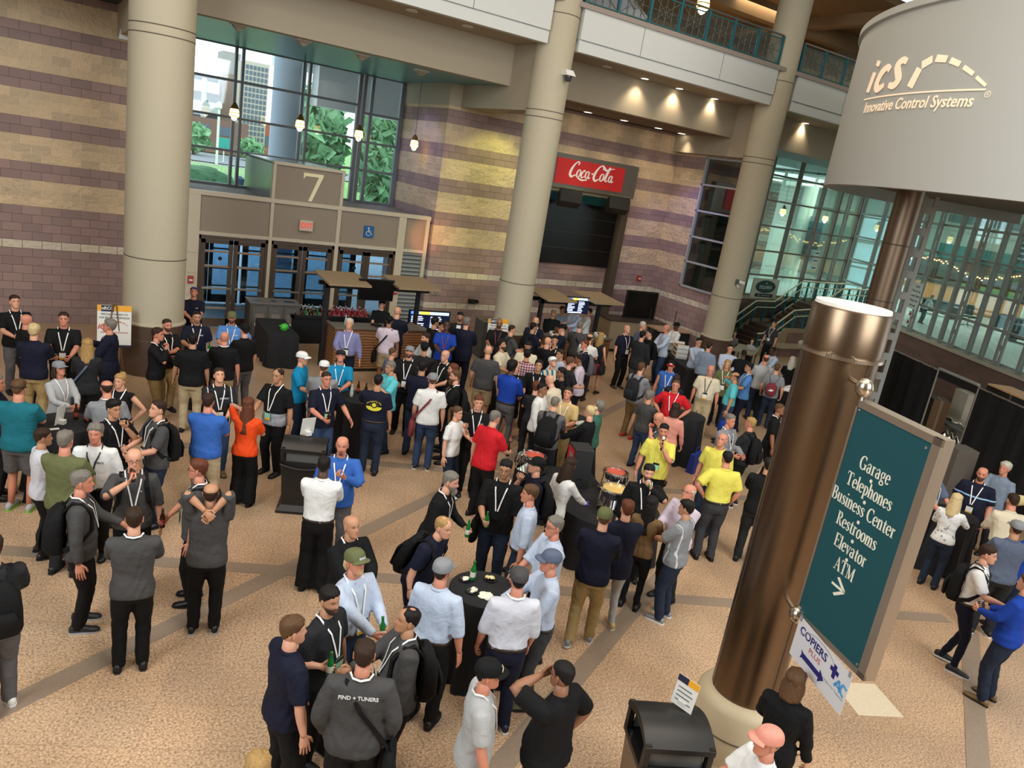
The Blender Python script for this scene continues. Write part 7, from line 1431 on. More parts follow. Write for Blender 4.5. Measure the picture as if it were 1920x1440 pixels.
(5.06,11.53,0.00,5.73,1.82,0.35,'tee','navy','pants','djean','buzz','k','t',('relax', 'point'),{'tk': 1, 'lod': 1},'person in navy t-shirt with yellow badge print on the back',[('backlogo', 'yellow')]),
(6.20,12.21,0.00,5.67,1.86,0.40,'long','navy','pants','jean','full','k','t',('hold', 'hold'),{'lod': 1},'person in dark navy jacket and jeans, back turned, right of the yellow print',[]),
(6.11,11.56,0.00,5.80,1.82,0.30,'polo','white','pants','jean','short','n','f',('down', 'relax'),{'cap': 'grey', 'shoe': 'dark', 'sole': 'white', 'lod': 1},'person in white polo and blue jeans, back turned, in the centre',[('bag', 'maroon', -1, 'dark red bag carried by the white polo person in jeans')]),
(7.19,13.19,0.00,1.98,1.80,0.40,'polo','black','pants','dark','bald','g','f',('hold', 'hold'),{'lan': 1, 'lod': 1},'person in black polo with white lanyard facing left, centre',[]),
(6.92,12.29,0.00,1.09,1.78,0.35,'polo','black','pants','dark','short','r','f',('down', 'hold'),{'beard': 'full', 'lod': 1},'person in black shirt in profile squeezed between two black polos',[]),
(6.68,11.75,0.00,1.23,1.82,0.50,'polo','black','pants','djean','short','n','f',('hold', 'hold'),{'lan': 1, 'beard': 'long', 'lod': 1},'person in black polo with long beard facing left, centre',[('bp', 'black', 'black backpack on the long-bearded person in the centre')]),
(9.31,16.62,0.00,2.63,1.84,0.25,'suit','dark','pants','dark','short','k','t',('down', 'down'),{'beard': 'full', 'lod': 2},'person in dark suit over open white shirt facing the viewer',[]),
(9.07,15.84,0.00,5.50,1.88,0.60,'suit','navy','pants','navy','full','g','f',('hold', 'relax'),{'lod': 2},'large person in dark navy suit, back turned, beside the grey bin',[]),
(8.40,15.57,0.00,2.65,1.85,0.35,'polo','royal','pants','dark','buzz','k','d',('both', 'both'),{'lan': 'maroon', 'gl': 1, 'nod': -22, 'lod': 2},'person in royal blue polo looking down, near the menu screen',[]),
(8.66,16.38,0.00,3.70,1.63,0.35,'tee','black','pants','dark','short','k','f',('hold', 'hold'),{'gl': 1, 'lod': 2},'person in black t-shirt left of the royal blue polo',[('bp', 'dark', 'dark backpack on the black t-shirt person by the menu screen')]),
(8.31,16.04,0.00,4.76,1.81,0.30,'jacket','black','pants','dark','full','k','t',('hold', 'hold'),{'lod': 2},'person in black jacket directly in front of the menu screen',[]),
(5.96,10.30,0.00,3.66,1.66,0.15,'tee','white','pants','djean','pony','n','f',('down', 'chin'),{'fem': 1, 'shoe': 'white', 'lod': 1},'person in white knotted t-shirt and dark jeans with long ponytail',[]),
(6.16,9.56,0.00,5.01,1.84,0.35,'polo','red','pants','black','buzz','g','f',('hold', 'down'),{'lean': 6, 'lod': 1},'person in bright red polo and black trousers, back half turned',[('beer', 'R', 'b', 'brown bottle held by the bright red polo person', (0, 0, 1))]),
(6.41,10.41,0.00,2.73,1.80,0.30,'polo','black','pants','black','short','r','f',('hold', 'hold'),{'lan': 1, 'logo': ('=O=', 'chest', (190, 190, 190)), 'lod': 1},'person in black polo with white lanyard facing viewer behind the red polo',[('beer', 'L', 'b', 'dark bottle held by the black polo person behind the red polo', (0, 0.1, 1))]),
(8.32,13.43,0.00,5.66,1.84,0.55,'tee','char','shorts','sand','bald','g','f',('down', 'relax'),{'shoe': 'tan', 'lod': 1},'heavy-set person in charcoal t-shirt and pale shorts, back turned',[]),
(8.12,12.15,0.00,5.26,1.88,0.25,'long','royal','slim','gtrous','curly','k','d',('hold', 'hold'),{'shoe': 'white', 'sole': 'tan', 'tk': 1, 'walk': 0.3, 'lod': 1},'person in royal blue dress shirt and grey trousers in the centre crowd',[]),
(8.59,12.70,0.00,2.76,1.71,0.35,'tee','black','shorts','black','bald','g','f',('down', 'hold'),{'lan': 1, 'badge': 'w', 'shoe': 'pink', 'lod': 1},'person in black t-shirt and shorts with pink shoes beside the royal blue shirt',[]),
(9.04,12.53,0.00,2.52,1.79,0.35,'polo','black','pants','dark','full','k','t',('relax', 'relax'),{'lan': 1, 'nod': -10, 'lod': 1},'person in black polo and white lanyard facing viewer in the dense centre',[]),
(9.80,14.13,0.00,2.54,1.78,0.40,'tee','cream','pants','dark','short','k','t',('relax', 'relax'),{'beard': 'goat', 'nod': 12, 'lod': 2},'person in pale yellow t-shirt laughing in the dense centre',[]),
(9.25,13.32,0.00,5.68,1.80,0.40,'polo','maroon','pants','dark','short','k','t',('hold', 'hold'),{'pat': 'plaid', 'lod': 1},'person in maroon plaid shirt, back turned, dense centre',[]),
(9.07,14.08,0.00,3.62,1.80,0.30,'polo','cream','pants','dark','full','k','t',('both', 'both'),{'beard': 'full', 'nod': -25, 'lod': 1},'bearded person in cream shirt looking down at a phone',[('phone', 'R', 'phone held by the bearded person in cream shirt')]),
(10.15,16.06,0.00,2.58,1.84,0.35,'polo','black','pants','dark','bald','k','m',('hold', 'hold'),{'lan': 'maroon', 'beard': 'full', 'lod': 2},'person in black shirt standing in front of the second sponsor board',[]),
(10.22,15.58,0.00,4.57,1.80,0.35,'tee','char','pants','dark','buzz','b','f',('hold', 'hold'),{'lod': 2},'person in charcoal t-shirt facing right by the middle column',[('bp', 'dark', 'dark backpack on the charcoal t-shirt person by the middle column')]),
(11.50,16.42,0.00,2.44,1.84,0.30,'polo','navy','pants','dark','bald','w','f',('both', 'both'),{'lan': 1, 'nod': -20, 'lod': 2},'person in navy polo looking down near the second bar, white lanyard',[]),
(11.08,15.90,0.00,4.71,1.80,0.35,'polo','navy','pants','dark','short','k','t',('hold', 'down'),{'lod': 2},'person in navy polo leaning towards the second bar',[('bp', 'black', 'black backpack on the navy polo person by the second bar')]),
(10.55,14.44,0.00,5.13,1.80,0.35,'polo','black','pants','dark','bald','r','f',('hold', 'hold'),{'lod': 2},'person in black shirt with reddish scalp, back turned, dense centre',[]),
(10.95,14.70,0.00,2.50,1.78,0.25,'polo','black','pants','dark','short','k','f',('drink', 'down'),{'lan': 1, 'lod': 2},'person in black polo sipping from a glass, dense centre',[]),
(11.85,15.63,0.00,1.01,1.85,0.40,'polo','navy','pants','dark','short','k','f',('hold', 'hold'),{'cap': 'black', 'gl': 1, 'lod': 2},'person in navy polo and black cap in profile before the second bar',[]),
(12.01,16.10,0.00,5.47,1.66,0.30,'tee','dark','pants','dark','short','n','f',('hold', 'hold'),{'lod': 2},'person in dark t-shirt queuing left of the navy cap at the second bar',[]),
(12.65,15.98,0.00,5.47,1.86,0.40,'polo','char','pants','dark','short','g','f',('hold', 'hold'),{'lod': 2},'person in charcoal shirt with diagonal strap, back turned, second bar',[('bag', 'black', 1, 'dark cross-body bag on the charcoal shirt person at the second bar')]),
(14.84,18.44,0.00,1.16,1.74,0.20,'long','white','pants','dark','short','k','f',('hold', 'hold'),{'nod': -15, 'lod': 2},'server person in white shirt at the right of the second bar',[]),
(13.10,17.88,0.00,2.65,1.76,0.35,'long','black','pants','black','thin','k','t',('hold', 'hold'),{'nod': -28, 'lod': 2},'bartender person in black shirt behind the second bar',[]),
(13.80,18.44,0.00,3.37,1.76,0.25,'polo','bluegrey','pants','dark','short','b','f',('point', 'hold'),{'lod': 2},'bartender person in blue-grey shirt partly behind the second menu screen',[]),
(14.36,18.41,0.00,1.61,1.82,0.35,'long','lblue','pants','dark','short','b','f',('both', 'both'),{'lod': 2},'bartender person in light blue shirt partly behind the second menu screen',[]),
(12.98,15.43,0.00,5.06,1.70,0.05,'tank','dark','skirt','maroon','long','l','f',('relax', 'relax'),{'fem': 1, 'skl': 0.62, 'walk': 0.4, 'lod': 2},'person in dark sleeveless top and dark red skirt walking away',[('bag', 'dark', 1, 'dark shoulder bag on the person in the red skirt')]),
(11.52,14.19,0.00,1.06,1.82,0.40,'polo','navy','pants','navy','buzz','r','r',('hold', 'hold'),{'lan': 1, 'lod': 2},'person in navy polo facing left at the right of the dense centre',[('bp', 'gtrous', 'grey backpack on the navy polo person facing left')]),
(12.22,14.95,0.00,5.25,1.78,0.30,'tee','white','pants','dark','fringe','b','f',('hold', 'hold'),{'lod': 2},'person in white t-shirt behind the grey backpack',[]),
(10.56,13.00,0.00,0.71,1.78,0.30,'long','pale','pants','black','buzz','k','m',('hold', 'relax'),{'walk': 0.5, 'lean': 6, 'lod': 1},'person in pale pink dress shirt striding left',[]),
(10.25,13.43,0.00,1.48,1.78,0.30,'long','lblue','pants','dark','short','b','t',('hold', 'hold'),{'lod': 1},'person in light blue shirt in the dense centre, below the black cap',[]),
(10.09,12.87,0.00,4.57,1.76,0.30,'tee','dark','pants','dark','full','n','f',('hold', 'hold'),{'lod': 1},'person in dark shirt, back turned, left of the pale pink shirt',[]),
(9.62,12.83,0.00,3.02,1.78,0.35,'tee','cream','pants','dark','short','n','f',('hold', 'hold'),{'cap': 'white', 'pat': 'cols', 'nod': -28, 'lod': 1},'person in striped t-shirt and white cap bowed in the dense centre',[]),
(9.25,11.97,0.00,1.12,1.80,0.35,'polo','black','pants','black','short','k','m',('hold', 'relax'),{'beard': 'stub', 'lod': 1},'person in black polo facing left beside the pale pink shirt',[('bp', 'black', 'black backpack on the black polo person beside the pale pink shirt')]),
(8.90,11.43,0.00,0.39,1.80,0.35,'long','cream','pants','dark','bald','g','f',('table', 'table'),{'lean': 24, 'lod': 1},'person in white shirt bending over at the dense centre',[]),
(8.51,10.73,0.00,2.21,1.80,0.40,'polo','tan','pants','khaki','short','b','r',('hold', 'hold'),{'lan': 1, 'beard': 'stache', 'nod': -15, 'lod': 1},'person in tan short-sleeved shirt behind the centre tall table',[]),
(8.15,11.07,0.00,3.82,1.78,0.20,'long','white','pants','black','buzz','k','m',('relax', 'hold'),{'shades': 1, 'shoe': 'brown', 'nod': -10, 'lod': 1},'person in white shirt with sunglasses on the head left of the centre tall table',[]),
(7.81,10.20,0.00,5.42,1.80,0.35,'long','gtrous','pants','dark','buzz','g','f',('table', 'table'),{'lean': 8, 'lod': 1},'person in grey jacket leaning on the centre tall table, back turned',[('bp', 'black', 'large black backpack with a hard cap hung on it, centre', 1.15)]),
(8.37,9.82,0.00,0.52,1.76,0.15,'jacket','black','pants','black','bun','y','f',('table', 'table'),{'fem': 1, 'lod': 1},'person in black blazer with fair bun at the centre tall table',[]),
(8.85,10.22,0.00,0.60,1.70,0.30,'roll','green','pants','djean','curly','g','f',('down', 'table'),{'nod': -15, 'lod': 1},'person in faded teal shirt beside the black blazer at the centre tall table',[]),
(8.43,11.65,0.00,5.62,1.60,0.10,'tee','dark','pants','dark','curly','r','f',('hold', 'hold'),{'fem': 1, 'lod': 1},'person with frizzy reddish hair in dark top behind the white shirt',[]),
(3.50,8.88,0.00,2.70,1.82,0.60,'long','blue','pants','gtrous','bald','b','r',('down', 'point'),{'lan': 1, 'badge': 'w', 'bstrip': 1, 'beard': 'goat'},'heavy-set person in bright blue shirt pointing with one hand beside the bin',[]),
(3.05,8.27,0.00,5.79,1.82,0.25,'long','white','wide','black','buzz','k','d',('both', 'both'),{'tk': 1},'person in white dress shirt and wide black trousers, back turned',[]),
(2.87,6.80,0.00,3.44,1.78,0.35,'jacket','black','pants','dark','bald','b','t',('both', 'both'),{'lan': 1, 'nod': -8},'person in black jacket holding a green bottle above the khaki cap',[('beer', 'R', 'g', 'green beer bottle held by the person in black jacket above the khaki cap', (0, 0, -1))]),
(2.62,6.02,0.00,3.46,1.84,0.45,'long','lblue','pants','jean','short','y','r',('shake', 'hold'),{'lan': 1, 'badge': 'w', 'bstrip': 1, 'cap': 'olive', 'capl': 'lgrey', 'beard': 'goat', 'tail': 1, 'tk': 1, 'nod': -10},'person in light blue shirt and khaki cap shaking hands, green bottle in the other hand',[('beer', 'L', 'g', 'green beer bottle in the free hand of the person shaking hands in khaki cap', (0, -0.2, 1))]),
(2.20,5.54,0.00,3.72,1.80,0.35,'polo','dark','pants','black','short','k','t',('down', 'down'),{'lan': 1, 'badge': 'g', 'beard': 'full', 'turn': -10},'person in charcoal polo with green badge watching the handshake',[]),
(1.76,5.14,0.00,4.87,1.84,0.35,'polo','navy','wide','black','short','n','f',('down', 'hold'),{'turn': -12},'person in navy polo and black trousers, back half turned, bottom left of centre',[('beer', 'L', 'g', 'green beer bottle held by the navy polo person at the bottom', (0, 0, 1))]),
(2.18,4.63,0.00,5.81,1.86,0.65,'long','char','wide','black','short','b','r',('pocket', 'pocket'),{'lan': 1, 'logo': ('FIND + TUNERS', 'back', (220, 220, 220))},'large person in charcoal shirt seen from behind at the bottom centre',[('bag', 'black', 1, 'black laptop bag hanging from the large charcoal shirt person')]),
(2.75,5.04,0.00,1.28,1.80,0.70,'long','char','pants','black','thin','k','t',('shake', 'relax'),{'lan': 1, 'badge': 'g', 'nod': -6},'heavy-set person in charcoal jacket shaking hands, facing left',[('bp', 'black', 'black backpack on the charcoal jacket person shaking hands', 1.1)]),
(1.24,4.03,0.00,5.90,1.62,0.20,'tee','dark','pants','dark','bob','l','f',('down', 'down'),{'fem': 1},'person with fair streaked hair cut off by the bottom edge',[]),
(4.28,7.62,0.00,3.94,1.86,0.30,'long','black','pants','black','short','g','f',('relax', 'hold'),{'beard': 'long', 'lan': 1, 'lean': 12, 'nod': -6},'grey-bearded person in black shirt bending forward with a green bottle',[('beer', 'L', 'g', 'green beer bottle held by the grey-bearded person bending forward', (0, 0, 1))]),
(3.72,6.79,0.00,3.69,1.80,0.35,'polo','navy','pants','navy','thin','l','f',('relax', 'relax'),{'lean': 20, 'nod': -14},'person in navy polo bending towards the front tall table',[('bp', 'black', 'black backpack on the navy polo person bending to the front tall table')]),
(3.34,5.62,0.00,5.36,1.84,0.35,'roll','lblue','pants','black','short','b','r',('down', 'relax'),{'cap': 'grey', 'tk': 1},'person in light blue shirt and grey cap, back turned, left of the front tall table',[]),
(5.28,7.65,0.00,2.40,1.88,0.40,'roll','black','pants','djean','short','k','t',('hold', 'relax'),{'gl': 1, 'lan': 1, 'beard': 'stub'},'person in black shirt and glasses holding a green bottle behind the front tall table',[('beer', 'R', 'g', 'green beer bottle held by the person in black shirt and glasses', (0, 0.2, 1)), ('bag', 'black', 1, 'small black cross-body bag on the person in black shirt and glasses')]),
(5.24,6.95,0.00,0.96,1.84,0.30,'roll','lblue','pants','djean','short','n','r',('relax', 'down'),{'tk': 1},'person in light blue shirt in profile facing left behind the front tall table',[]),
(5.05,6.14,0.00,1.37,1.84,0.40,'roll','lblue','pants','dark','short','g','r',('low', 'hold'),{'gl': 1, 'tk': 1},'grey-haired person in pale blue shirt raising a green bottle, right of front table',[('beer', 'R', 'g', 'green beer bottle held by the bespectacled person right of the front table', (0, 0, 1))]),
(4.55,5.48,0.00,1.14,1.84,0.40,'long','lblue','pants','dgrey','short','g','r',('table', 'hold'),{'cap': 'slate', 'tk': 1, 'shoe': 'olive'},'person in light blue shirt and slate cap facing left at the front tall table',[]),
(4.00,5.26,0.00,5.89,1.84,0.35,'roll','lav','pants','navy','short','k','r',('relax', 'relax'),{'cap': 'char', 'tk': 1, 'lan': 1, 'shoe': 'navy', 'sole': 'white'},'person in pale lavender shirt and dark cap, back turned, at the front tall table',[]),
(5.87,7.77,0.00,1.19,1.82,0.35,'polo','navy','pants','dark','short','k','f',('chin', 'hold'),{'cap': 'black', 'nod': -10},'person in navy polo and black cap eating beside the chafing dishes',[('bp', 'black', 'black backpack on the eating person beside the chafing dishes', 1.1)]),
(6.41,7.90,0.00,4.73,1.72,0.20,'long','white','pants','black','long','b','f',('reach', 'relax'),{'fem': 1, 'glove': 1, 'lean': 10},'server person in white shirt with purple gloves tending the chafing dish',[]),
(5.78,6.17,0.00,5.50,1.84,0.30,'long','navy','pants','khaki','short','n','f',('hold', 'hold'),{'cap': 'olive', 'walk': 0.45, 'shoe': 'grey', 'sole': 'white'},'person in navy sweater and khaki trousers stepping away, olive cap',[]),
(6.31,6.36,0.00,5.85,1.80,0.25,'suit','navy','slim','lgrey','short','r','f',('both', 'both'),{'shoe': 'tan', 'sole': 'white'},'person in navy blazer and pale jeans eating, beside the khaki trousers',[]),
(6.97,6.62,0.00,5.33,1.66,0.15,'blouse','brown','slim','black','longer','k','t',('hold', 'hold'),{'fem': 1, 'pat': 'plaid'},'person in brown plaid top with very long black hair, back turned',[]),
(7.49,7.30,0.00,2.52,1.80,0.40,'long','black','pants','dark','short','k','f',('down', 'drink'),{'lan': 1, 'beard': 'full'},'bearded person in black sweater drinking from a green bottle',[('beer', 'L', 'g', 'green bottle at the mouth of the bearded person in black sweater', (0.2, -0.8, 0.4))]),
(9.01,8.65,0.00,2.34,1.84,0.35,'polo','yellow','pants','black','short','k','r',('down', 'chin'),{'lan': 'yellow', 'badge': 'g', 'beard': 'stub', 'lod': 1},'person in yellow polo speaking into a microphone',[('mic', 'L', 'black microphone held to the mouth by the yellow polo speaker')]),
(9.85,8.11,0.00,1.91,1.84,0.35,'polo','yellow','pants','djean','bald','b','r',('down', 'relax'),{'lan': 'yellow', 'badge': 'g', 'nod': -14, 'lod': 1},'person in yellow polo and jeans looking down, left of another yellow polo',[]),
(9.18,7.37,0.00,5.77,1.86,0.40,'polo','yellow','pants','dgrey','buzz','k','r',('pocket', 'akimbo'),{'tk': 1, 'lod': 1},'person in yellow polo and dark grey trousers, back turned',[]),
(7.65,6.63,0.00,1.59,1.78,0.50,'long','pale','pants','dark','fringe','w','r',('hold', 'hold'),{'gl': 1, 'nod': -12},'white-haired person in pale pink striped shirt behind the grey polo',[]),
(7.25,6.24,0.00,0.40,1.76,0.35,'polo','grey','pants','djean','short','k','t',('both', 'both'),{'shades': 1, 'shoe': 'grey', 'sole': 'white', 'pat': 'side'},'person in grey polo with black shoulder stripe looking down at a plate',[]),
(10.97,8.98,0.00,3.27,1.82,0.30,'jacket','grey','pants','dark','short','g','r',('hold', 'hold'),{'lan': 1, 'lod': 1},'person in light grey jacket over black t-shirt turning right',[('bag', 'black', -1, 'black shoulder bag on the person in light grey jacket')]),
(11.43,8.84,0.00,0.34,1.78,0.30,'polo','dark','pants','black','short','l','r',('hold', 'hold'),{'sole': 'white', 'lod': 1},'person in dark grey polo facing left above the yellow polos',[('bp', 'black', 'black backpack on the dark grey polo person above the yellow polos', 1.1)]),
(9.58,9.32,0.00,1.30,1.78,0.40,'polo','char','pants','jean','bald','g','r',('down', 'drink'),{'lan': 1, 'nod': 20, 'lod': 1},'person in charcoal polo tilting the head back to drink, jeans',[('beer', 'L', 'b', 'brown bottle raised by the head-tilted person in charcoal polo', (0.1, -0.9, 0.3))]),
(10.58,9.98,0.00,5.40,1.68,0.15,'blouse','pink','skirt','white','bob','b','f',('relax', 'relax'),{'fem': 1, 'skl': 0.55, 'lod': 1},'person in coral top and white skirt, back turned, behind the microphone',[]),
(11.49,10.97,0.00,2.25,1.84,0.40,'polo','red','pants','dark','buzz','n','r',('akimbo', 'akimbo'),{'lan': 1, 'lod': 1},'person in red polo with hands on hips facing the viewer',[]),
(10.62,10.79,0.00,4.98,1.66,0.35,'tee','char','pants','jean','curly','g','f',('hold', 'down'),{'fem': 1, 'lod': 1},'person in charcoal t-shirt with curly grey hair in front of the grey hoodie',[]),
(11.70,12.33,0.00,5.00,1.80,0.30,'long','grey','pants','brown','short','n','f',('hold', 'hold'),{'shoe': 'red', 'sole': 'white', 'lod': 2},'person in grey hoodie and olive brown trousers, back half turned',[('bp', 'dark', 'dark backpack on the grey hoodie person')]),
(14.26,15.89,0.00,3.11,1.84,0.30,'polo','navy','pants','black','bald','w','f',('down', 'hold'),{'lan': 1, 'badge': 'w', 'nod': -15, 'tk': 1, 'shoe': 'char', 'lod': 2},'person in navy polo and black trousers in the open space right of the skirt',[]),
(15.34,16.48,0.00,3.44,1.82,0.35,'polo','slate','pants','dark','short','w','f',('down', 'point'),{'turn': 10, 'lod': 2},'white-haired person in grey-green polo smiling right by the beige cart',[]),
(14.21,15.19,0.00,5.09,1.84,0.30,'suit','dark','pants','char','short','k','f',('relax', 'hold'),{'lod': 2},'person in dark suit, back turned, right of the open space',[]),
(14.94,15.66,0.00,1.07,1.78,0.30,'jacket','black','pants','dark','mohawk','k','f',('hold', 'hold'),{'lod': 2},'person in black jacket with spiked hair facing left',[('bp', 'black', 'black backpack on the spiky-haired person in black jacket')]),
(15.93,16.06,0.00,1.31,1.86,0.40,'long','lblue','pants','jean','bald','w','r',('low', 'hold'),{'lod': 2},'person in light blue shirt and jeans with arms folded low by the buffet',[]),
(17.26,16.99,0.00,1.39,1.72,0.20,'long','white','pants','dark','short','k','d',('table', 'hold'),{'cap': 'black', 'lod': 2},'server person in white coat and black cap behind the buffet',[]),
(12.81,12.52,0.00,2.26,1.80,0.40,'vest','blue','pants','dark','short','g','r',('relax', 'relax'),{'lan': 1, 'badge': 'g', 'cap': 'black', 'brim': 'red', 'capl': 'white', 'gl': 1, 'lod': 2},'person in blue vest and black cap with red brim',[]),
(12.46,11.93,0.00,5.34,1.62,0.10,'tee','dark','pants','dark','bob','b','f',('hold', 'hold'),{'fem': 1, 'lod': 2},'brown-haired person in dark top right behind the red polo',[]),
(16.26,15.04,0.00,2.84,1.73,0.25,'long','lblue','pants','dark','short','k','f',('table', 'table'),{'gl': 1, 'lod': 2},'bespectacled person in light blue shirt at the buffet near the far column',[]),
(15.87,14.28,0.00,5.10,1.82,0.35,'long','bluegrey','pants','black','short','b','f',('relax', 'relax'),{'lod': 2},'person in blue-grey dress shirt, back turned, near the far column',[]),
(16.65,14.20,0.00,2.42,1.78,0.25,'long','lblue','pants','dark','buzz','k','f',('hold', 'hold'),{'lod': 2},'person in light blue shirt facing viewer right of the far column base',[]),
(13.63,12.04,0.00,2.29,1.84,0.65,'polo','cream','pants','sand','bald','w','r',('down', 'down'),{'lan': 'black', 'badge': 'w', 'bstrip': 1, 'tk': 1, 'lod': 2},'heavy-set person in cream shirt and khaki trousers facing the viewer',[]),
(15.03,12.79,0.00,2.31,1.74,0.25,'jacket','olive','pants','black','long','l','f',('down', 'down'),{'lan': 1, 'badge': 'w', 'fem': 1, 'lod': 2},'person in olive jacket with long fair hair and a big paper badge',[]),
(14.07,11.64,0.00,0.78,1.78,0.45,'polo','aqua','pants','jean','fringe','b','t',('ear', 'down'),{'tk': 1, 'lod': 2},'person in aqua polo talking on a phone',[('phone', 'R', 'black phone at the ear of the aqua polo person'), ('tote', 'royal', 'blue tote bag hanging beside the aqua polo person')]),
(15.32,12.32,0.00,0.94,1.80,0.30,'polo','sky','pants','navy','short','k','t',('hold', 'hold'),{'lan': 1, 'lod': 2},'person in blue polo and navy trousers facing left behind the phone caller',[]),
(16.74,13.73,0.00,5.57,1.75,0.30,'jacket','black','pants','black','buzz','k','d',('hold', 'hold'),{'lean': 15, 'lod': 2},'person in black jacket bending at the serving table',[]),
(18.67,14.18,0.00,1.35,1.76,0.20,'long','lblue','pants','dark','buzz','k','d',('reach', 'reach'),{'lean': 15, 'nod': -10, 'lod': 2},'server person in light blue shirt reaching over the serving table',[]),
(16.68,12.97,0.00,5.72,1.84,0.35,'tee','lgrey','pants','djean','fringe','r','r',('relax', 'hold'),{'lod': 2},'person in pale grey t-shirt and dark jeans, back turned, at the serving table',[]),
(16.52,12.43,0.00,5.29,1.74,0.25,'tee','grey','pants','djean','short','n','f',('relax', 'relax'),{'lod': 2},'person in grey t-shirt, back turned, with a red drawstring bag',[('draw', 'maroon', 'dark red drawstring bag on the grey t-shirt person')]),
(18.33,13.36,0.00,5.31,1.68,0.20,'tee','black','pants','black','long','w','f',('hold', 'hold'),{'fem': 1, 'lod': 2},'grey-haired person in black top, back turned, left of the steel pylon',[]),
(17.00,11.99,0.00,0.61,1.76,0.30,'long','white','pants','black','short','k','f',('hold', 'hold'),{'lod': 2},'person in white shirt mostly hidden behind the top of the steel pylon',[]),
(12.91,9.43,0.00,3.77,1.82,0.35,'polo','black','pants','black','buzz','n','m',('relax', 'down'),{'lan': 1, 'lod': 1},'person in black polo with back to the steel pylon, facing right',[]),
(9.82,7.08,0.00,5.30,1.82,0.35,'polo','black','pants','dark','short','k','t',('hold', 'hold'),{'lod': 1},'person in black mostly hidden behind the steel pylon',[]),
(22.63,17.63,0.10,1.80,1.68,0.10,'tee','dgrey','pants','black','bun','n','f',('relax', 'relax'),{'fem': 1, 'lan': 1, 'badge': 'w', 'nod': -15, 'walk': 0.3, 'lod': 2},'person in dark top coming down the stairs',[]),
(21.54,18.32,0.00,5.24,1.15,0.10,'tee','grey','shorts','dark','short','y','f',('hold', 'hold'),{'lod': 2},'small child in grey t-shirt by the foot of the stairs, nearer the column',[]),
(21.53,17.49,0.00,5.05,1.10,0.10,'tee','lgrey','shorts','dark','short','y','f',('hold', 'hold'),{'lod': 2},'small fair-haired child in pale t-shirt by the stair railing end',[]),
(13.12,6.20,0.00,3.06,1.82,0.30,'polo','slate','pants','dark','bald','g','r',('table', 'table'),{'lan': 1, 'lod': 1},'person in slate blue polo half hidden behind the teal sign edge',[]),
(13.99,5.88,0.00,1.92,1.86,0.75,'polo','navy','pants','navy','bald','k','r',('down', 'relax'),{'lan': 1, 'badge': 'w', 'bstrip': 1, 'beard': 'full', 'pat': 'stripe', 'lod': 1},'heavy-set bearded person in navy polo with pale chest stripe',[]),
(15.11,6.01,0.00,1.43,1.82,0.35,'roll','bluegrey','pants','dark','full','w','r',('hold', 'down'),{'lod': 1},'white-haired person in blue-grey shirt at the right table',[('beer', 'R', 'g', 'green bottle held by the white-haired person at the right table', (0, 0, 1))]),
(12.57,5.52,0.00,4.99,1.66,0.15,'blouse','white','pants','djean','long','y','f',('point', 'hold'),{'fem': 1, 'pat': 'floral', 'lod': 1},'person in white floral blouse and jeans gesturing at the right table',[]),
(13.17,4.92,0.00,5.59,1.84,0.45,'long','cream','pants','black','short','b','r',('table', 'hold'),{'tk': 1, 'lean': 8, 'lod': 1},'person in cream shirt, back turned, leaning on the right table',[]),
(11.95,4.35,0.00,5.50,1.84,0.40,'polo','slate','pants','dark','short','b','t',('hold', 'hold'),{'cap': 'grey', 'sole': 'white', 'lod': 1},'person in slate polo and grey cap at the right edge',[]),
(10.52,4.06,0.00,3.47,1.82,0.25,'polo','white','slim','navy','short','b','f',('hold', 'relax'),{'lan': 'black', 'tk': 1, 'shoe': 'dark', 'sole': 'white', 'walk': 0.35, 'lod': 1},'person in white polo and navy trousers walking right',[('bp', 'black', 'black backpack on the white polo person walking right')]),
(12.43,4.31,0.00,6.09,1.77,0.30,'long','royal','pants','djean','short','b','t',('pocket', 'hold'),{'shoe': 'dark', 'lod': 1},'person in royal blue shirt and jeans cut by the right edge, upper one',[]),
(10.24,3.40,0.00,0.06,1.80,0.35,'long','royal','pants','djean','short','n','f',('hold', 'hold'),{'shoe': 'brown', 'lod': 1},'person in royal blue shirt holding a phone at the right edge, lower one',[('phone', 'R', 'phone held by the lower royal blue shirt at the right edge')]),
(5.67,3.26,0.00,5.09,1.70,0.20,'jacket','black','pants','black','bob','n','f',('relax', 'hold'),{'fem': 1},'brown-haired person in black top at the foot of the steel pylon',[]),
(4.74,2.77,0.00,1.09,1.78,0.40,'polo','white','pants','dark','short','g','r',('hold', 'hold'),{'cap': 'pink'},'person in white shirt and faded pink cap at the bottom edge',[]),
(3.03,4.19,0.00,4.26,1.80,0.30,'tee','lgrey','pants','gtrous','short','k','r',('relax', 'down'),{'cap': 'black', 'capl': 'cream', 'lan': 1},'person in pale grey t-shirt and black cap with cream front, bottom centre',[]),
(3.59,3.91,0.00,0.31,1.84,0.75,'polo','black','pants','dark','buzz','k','m',('akimbo', 'face'),{'gl': 1, 'logo': ('NRCC', 'chest', (220, 220, 220))},'heavy-set person in black polo with a hand over the face, bottom centre',[]),
(32.72,18.11,1.90,4.17,1.30,0.20,'long','white','pants','dark','short','k','m',('table', 'table'),{'lean': 20, 'lod': 2},'person in white shirt leaning over a desk behind the glazed wall',[]),
]

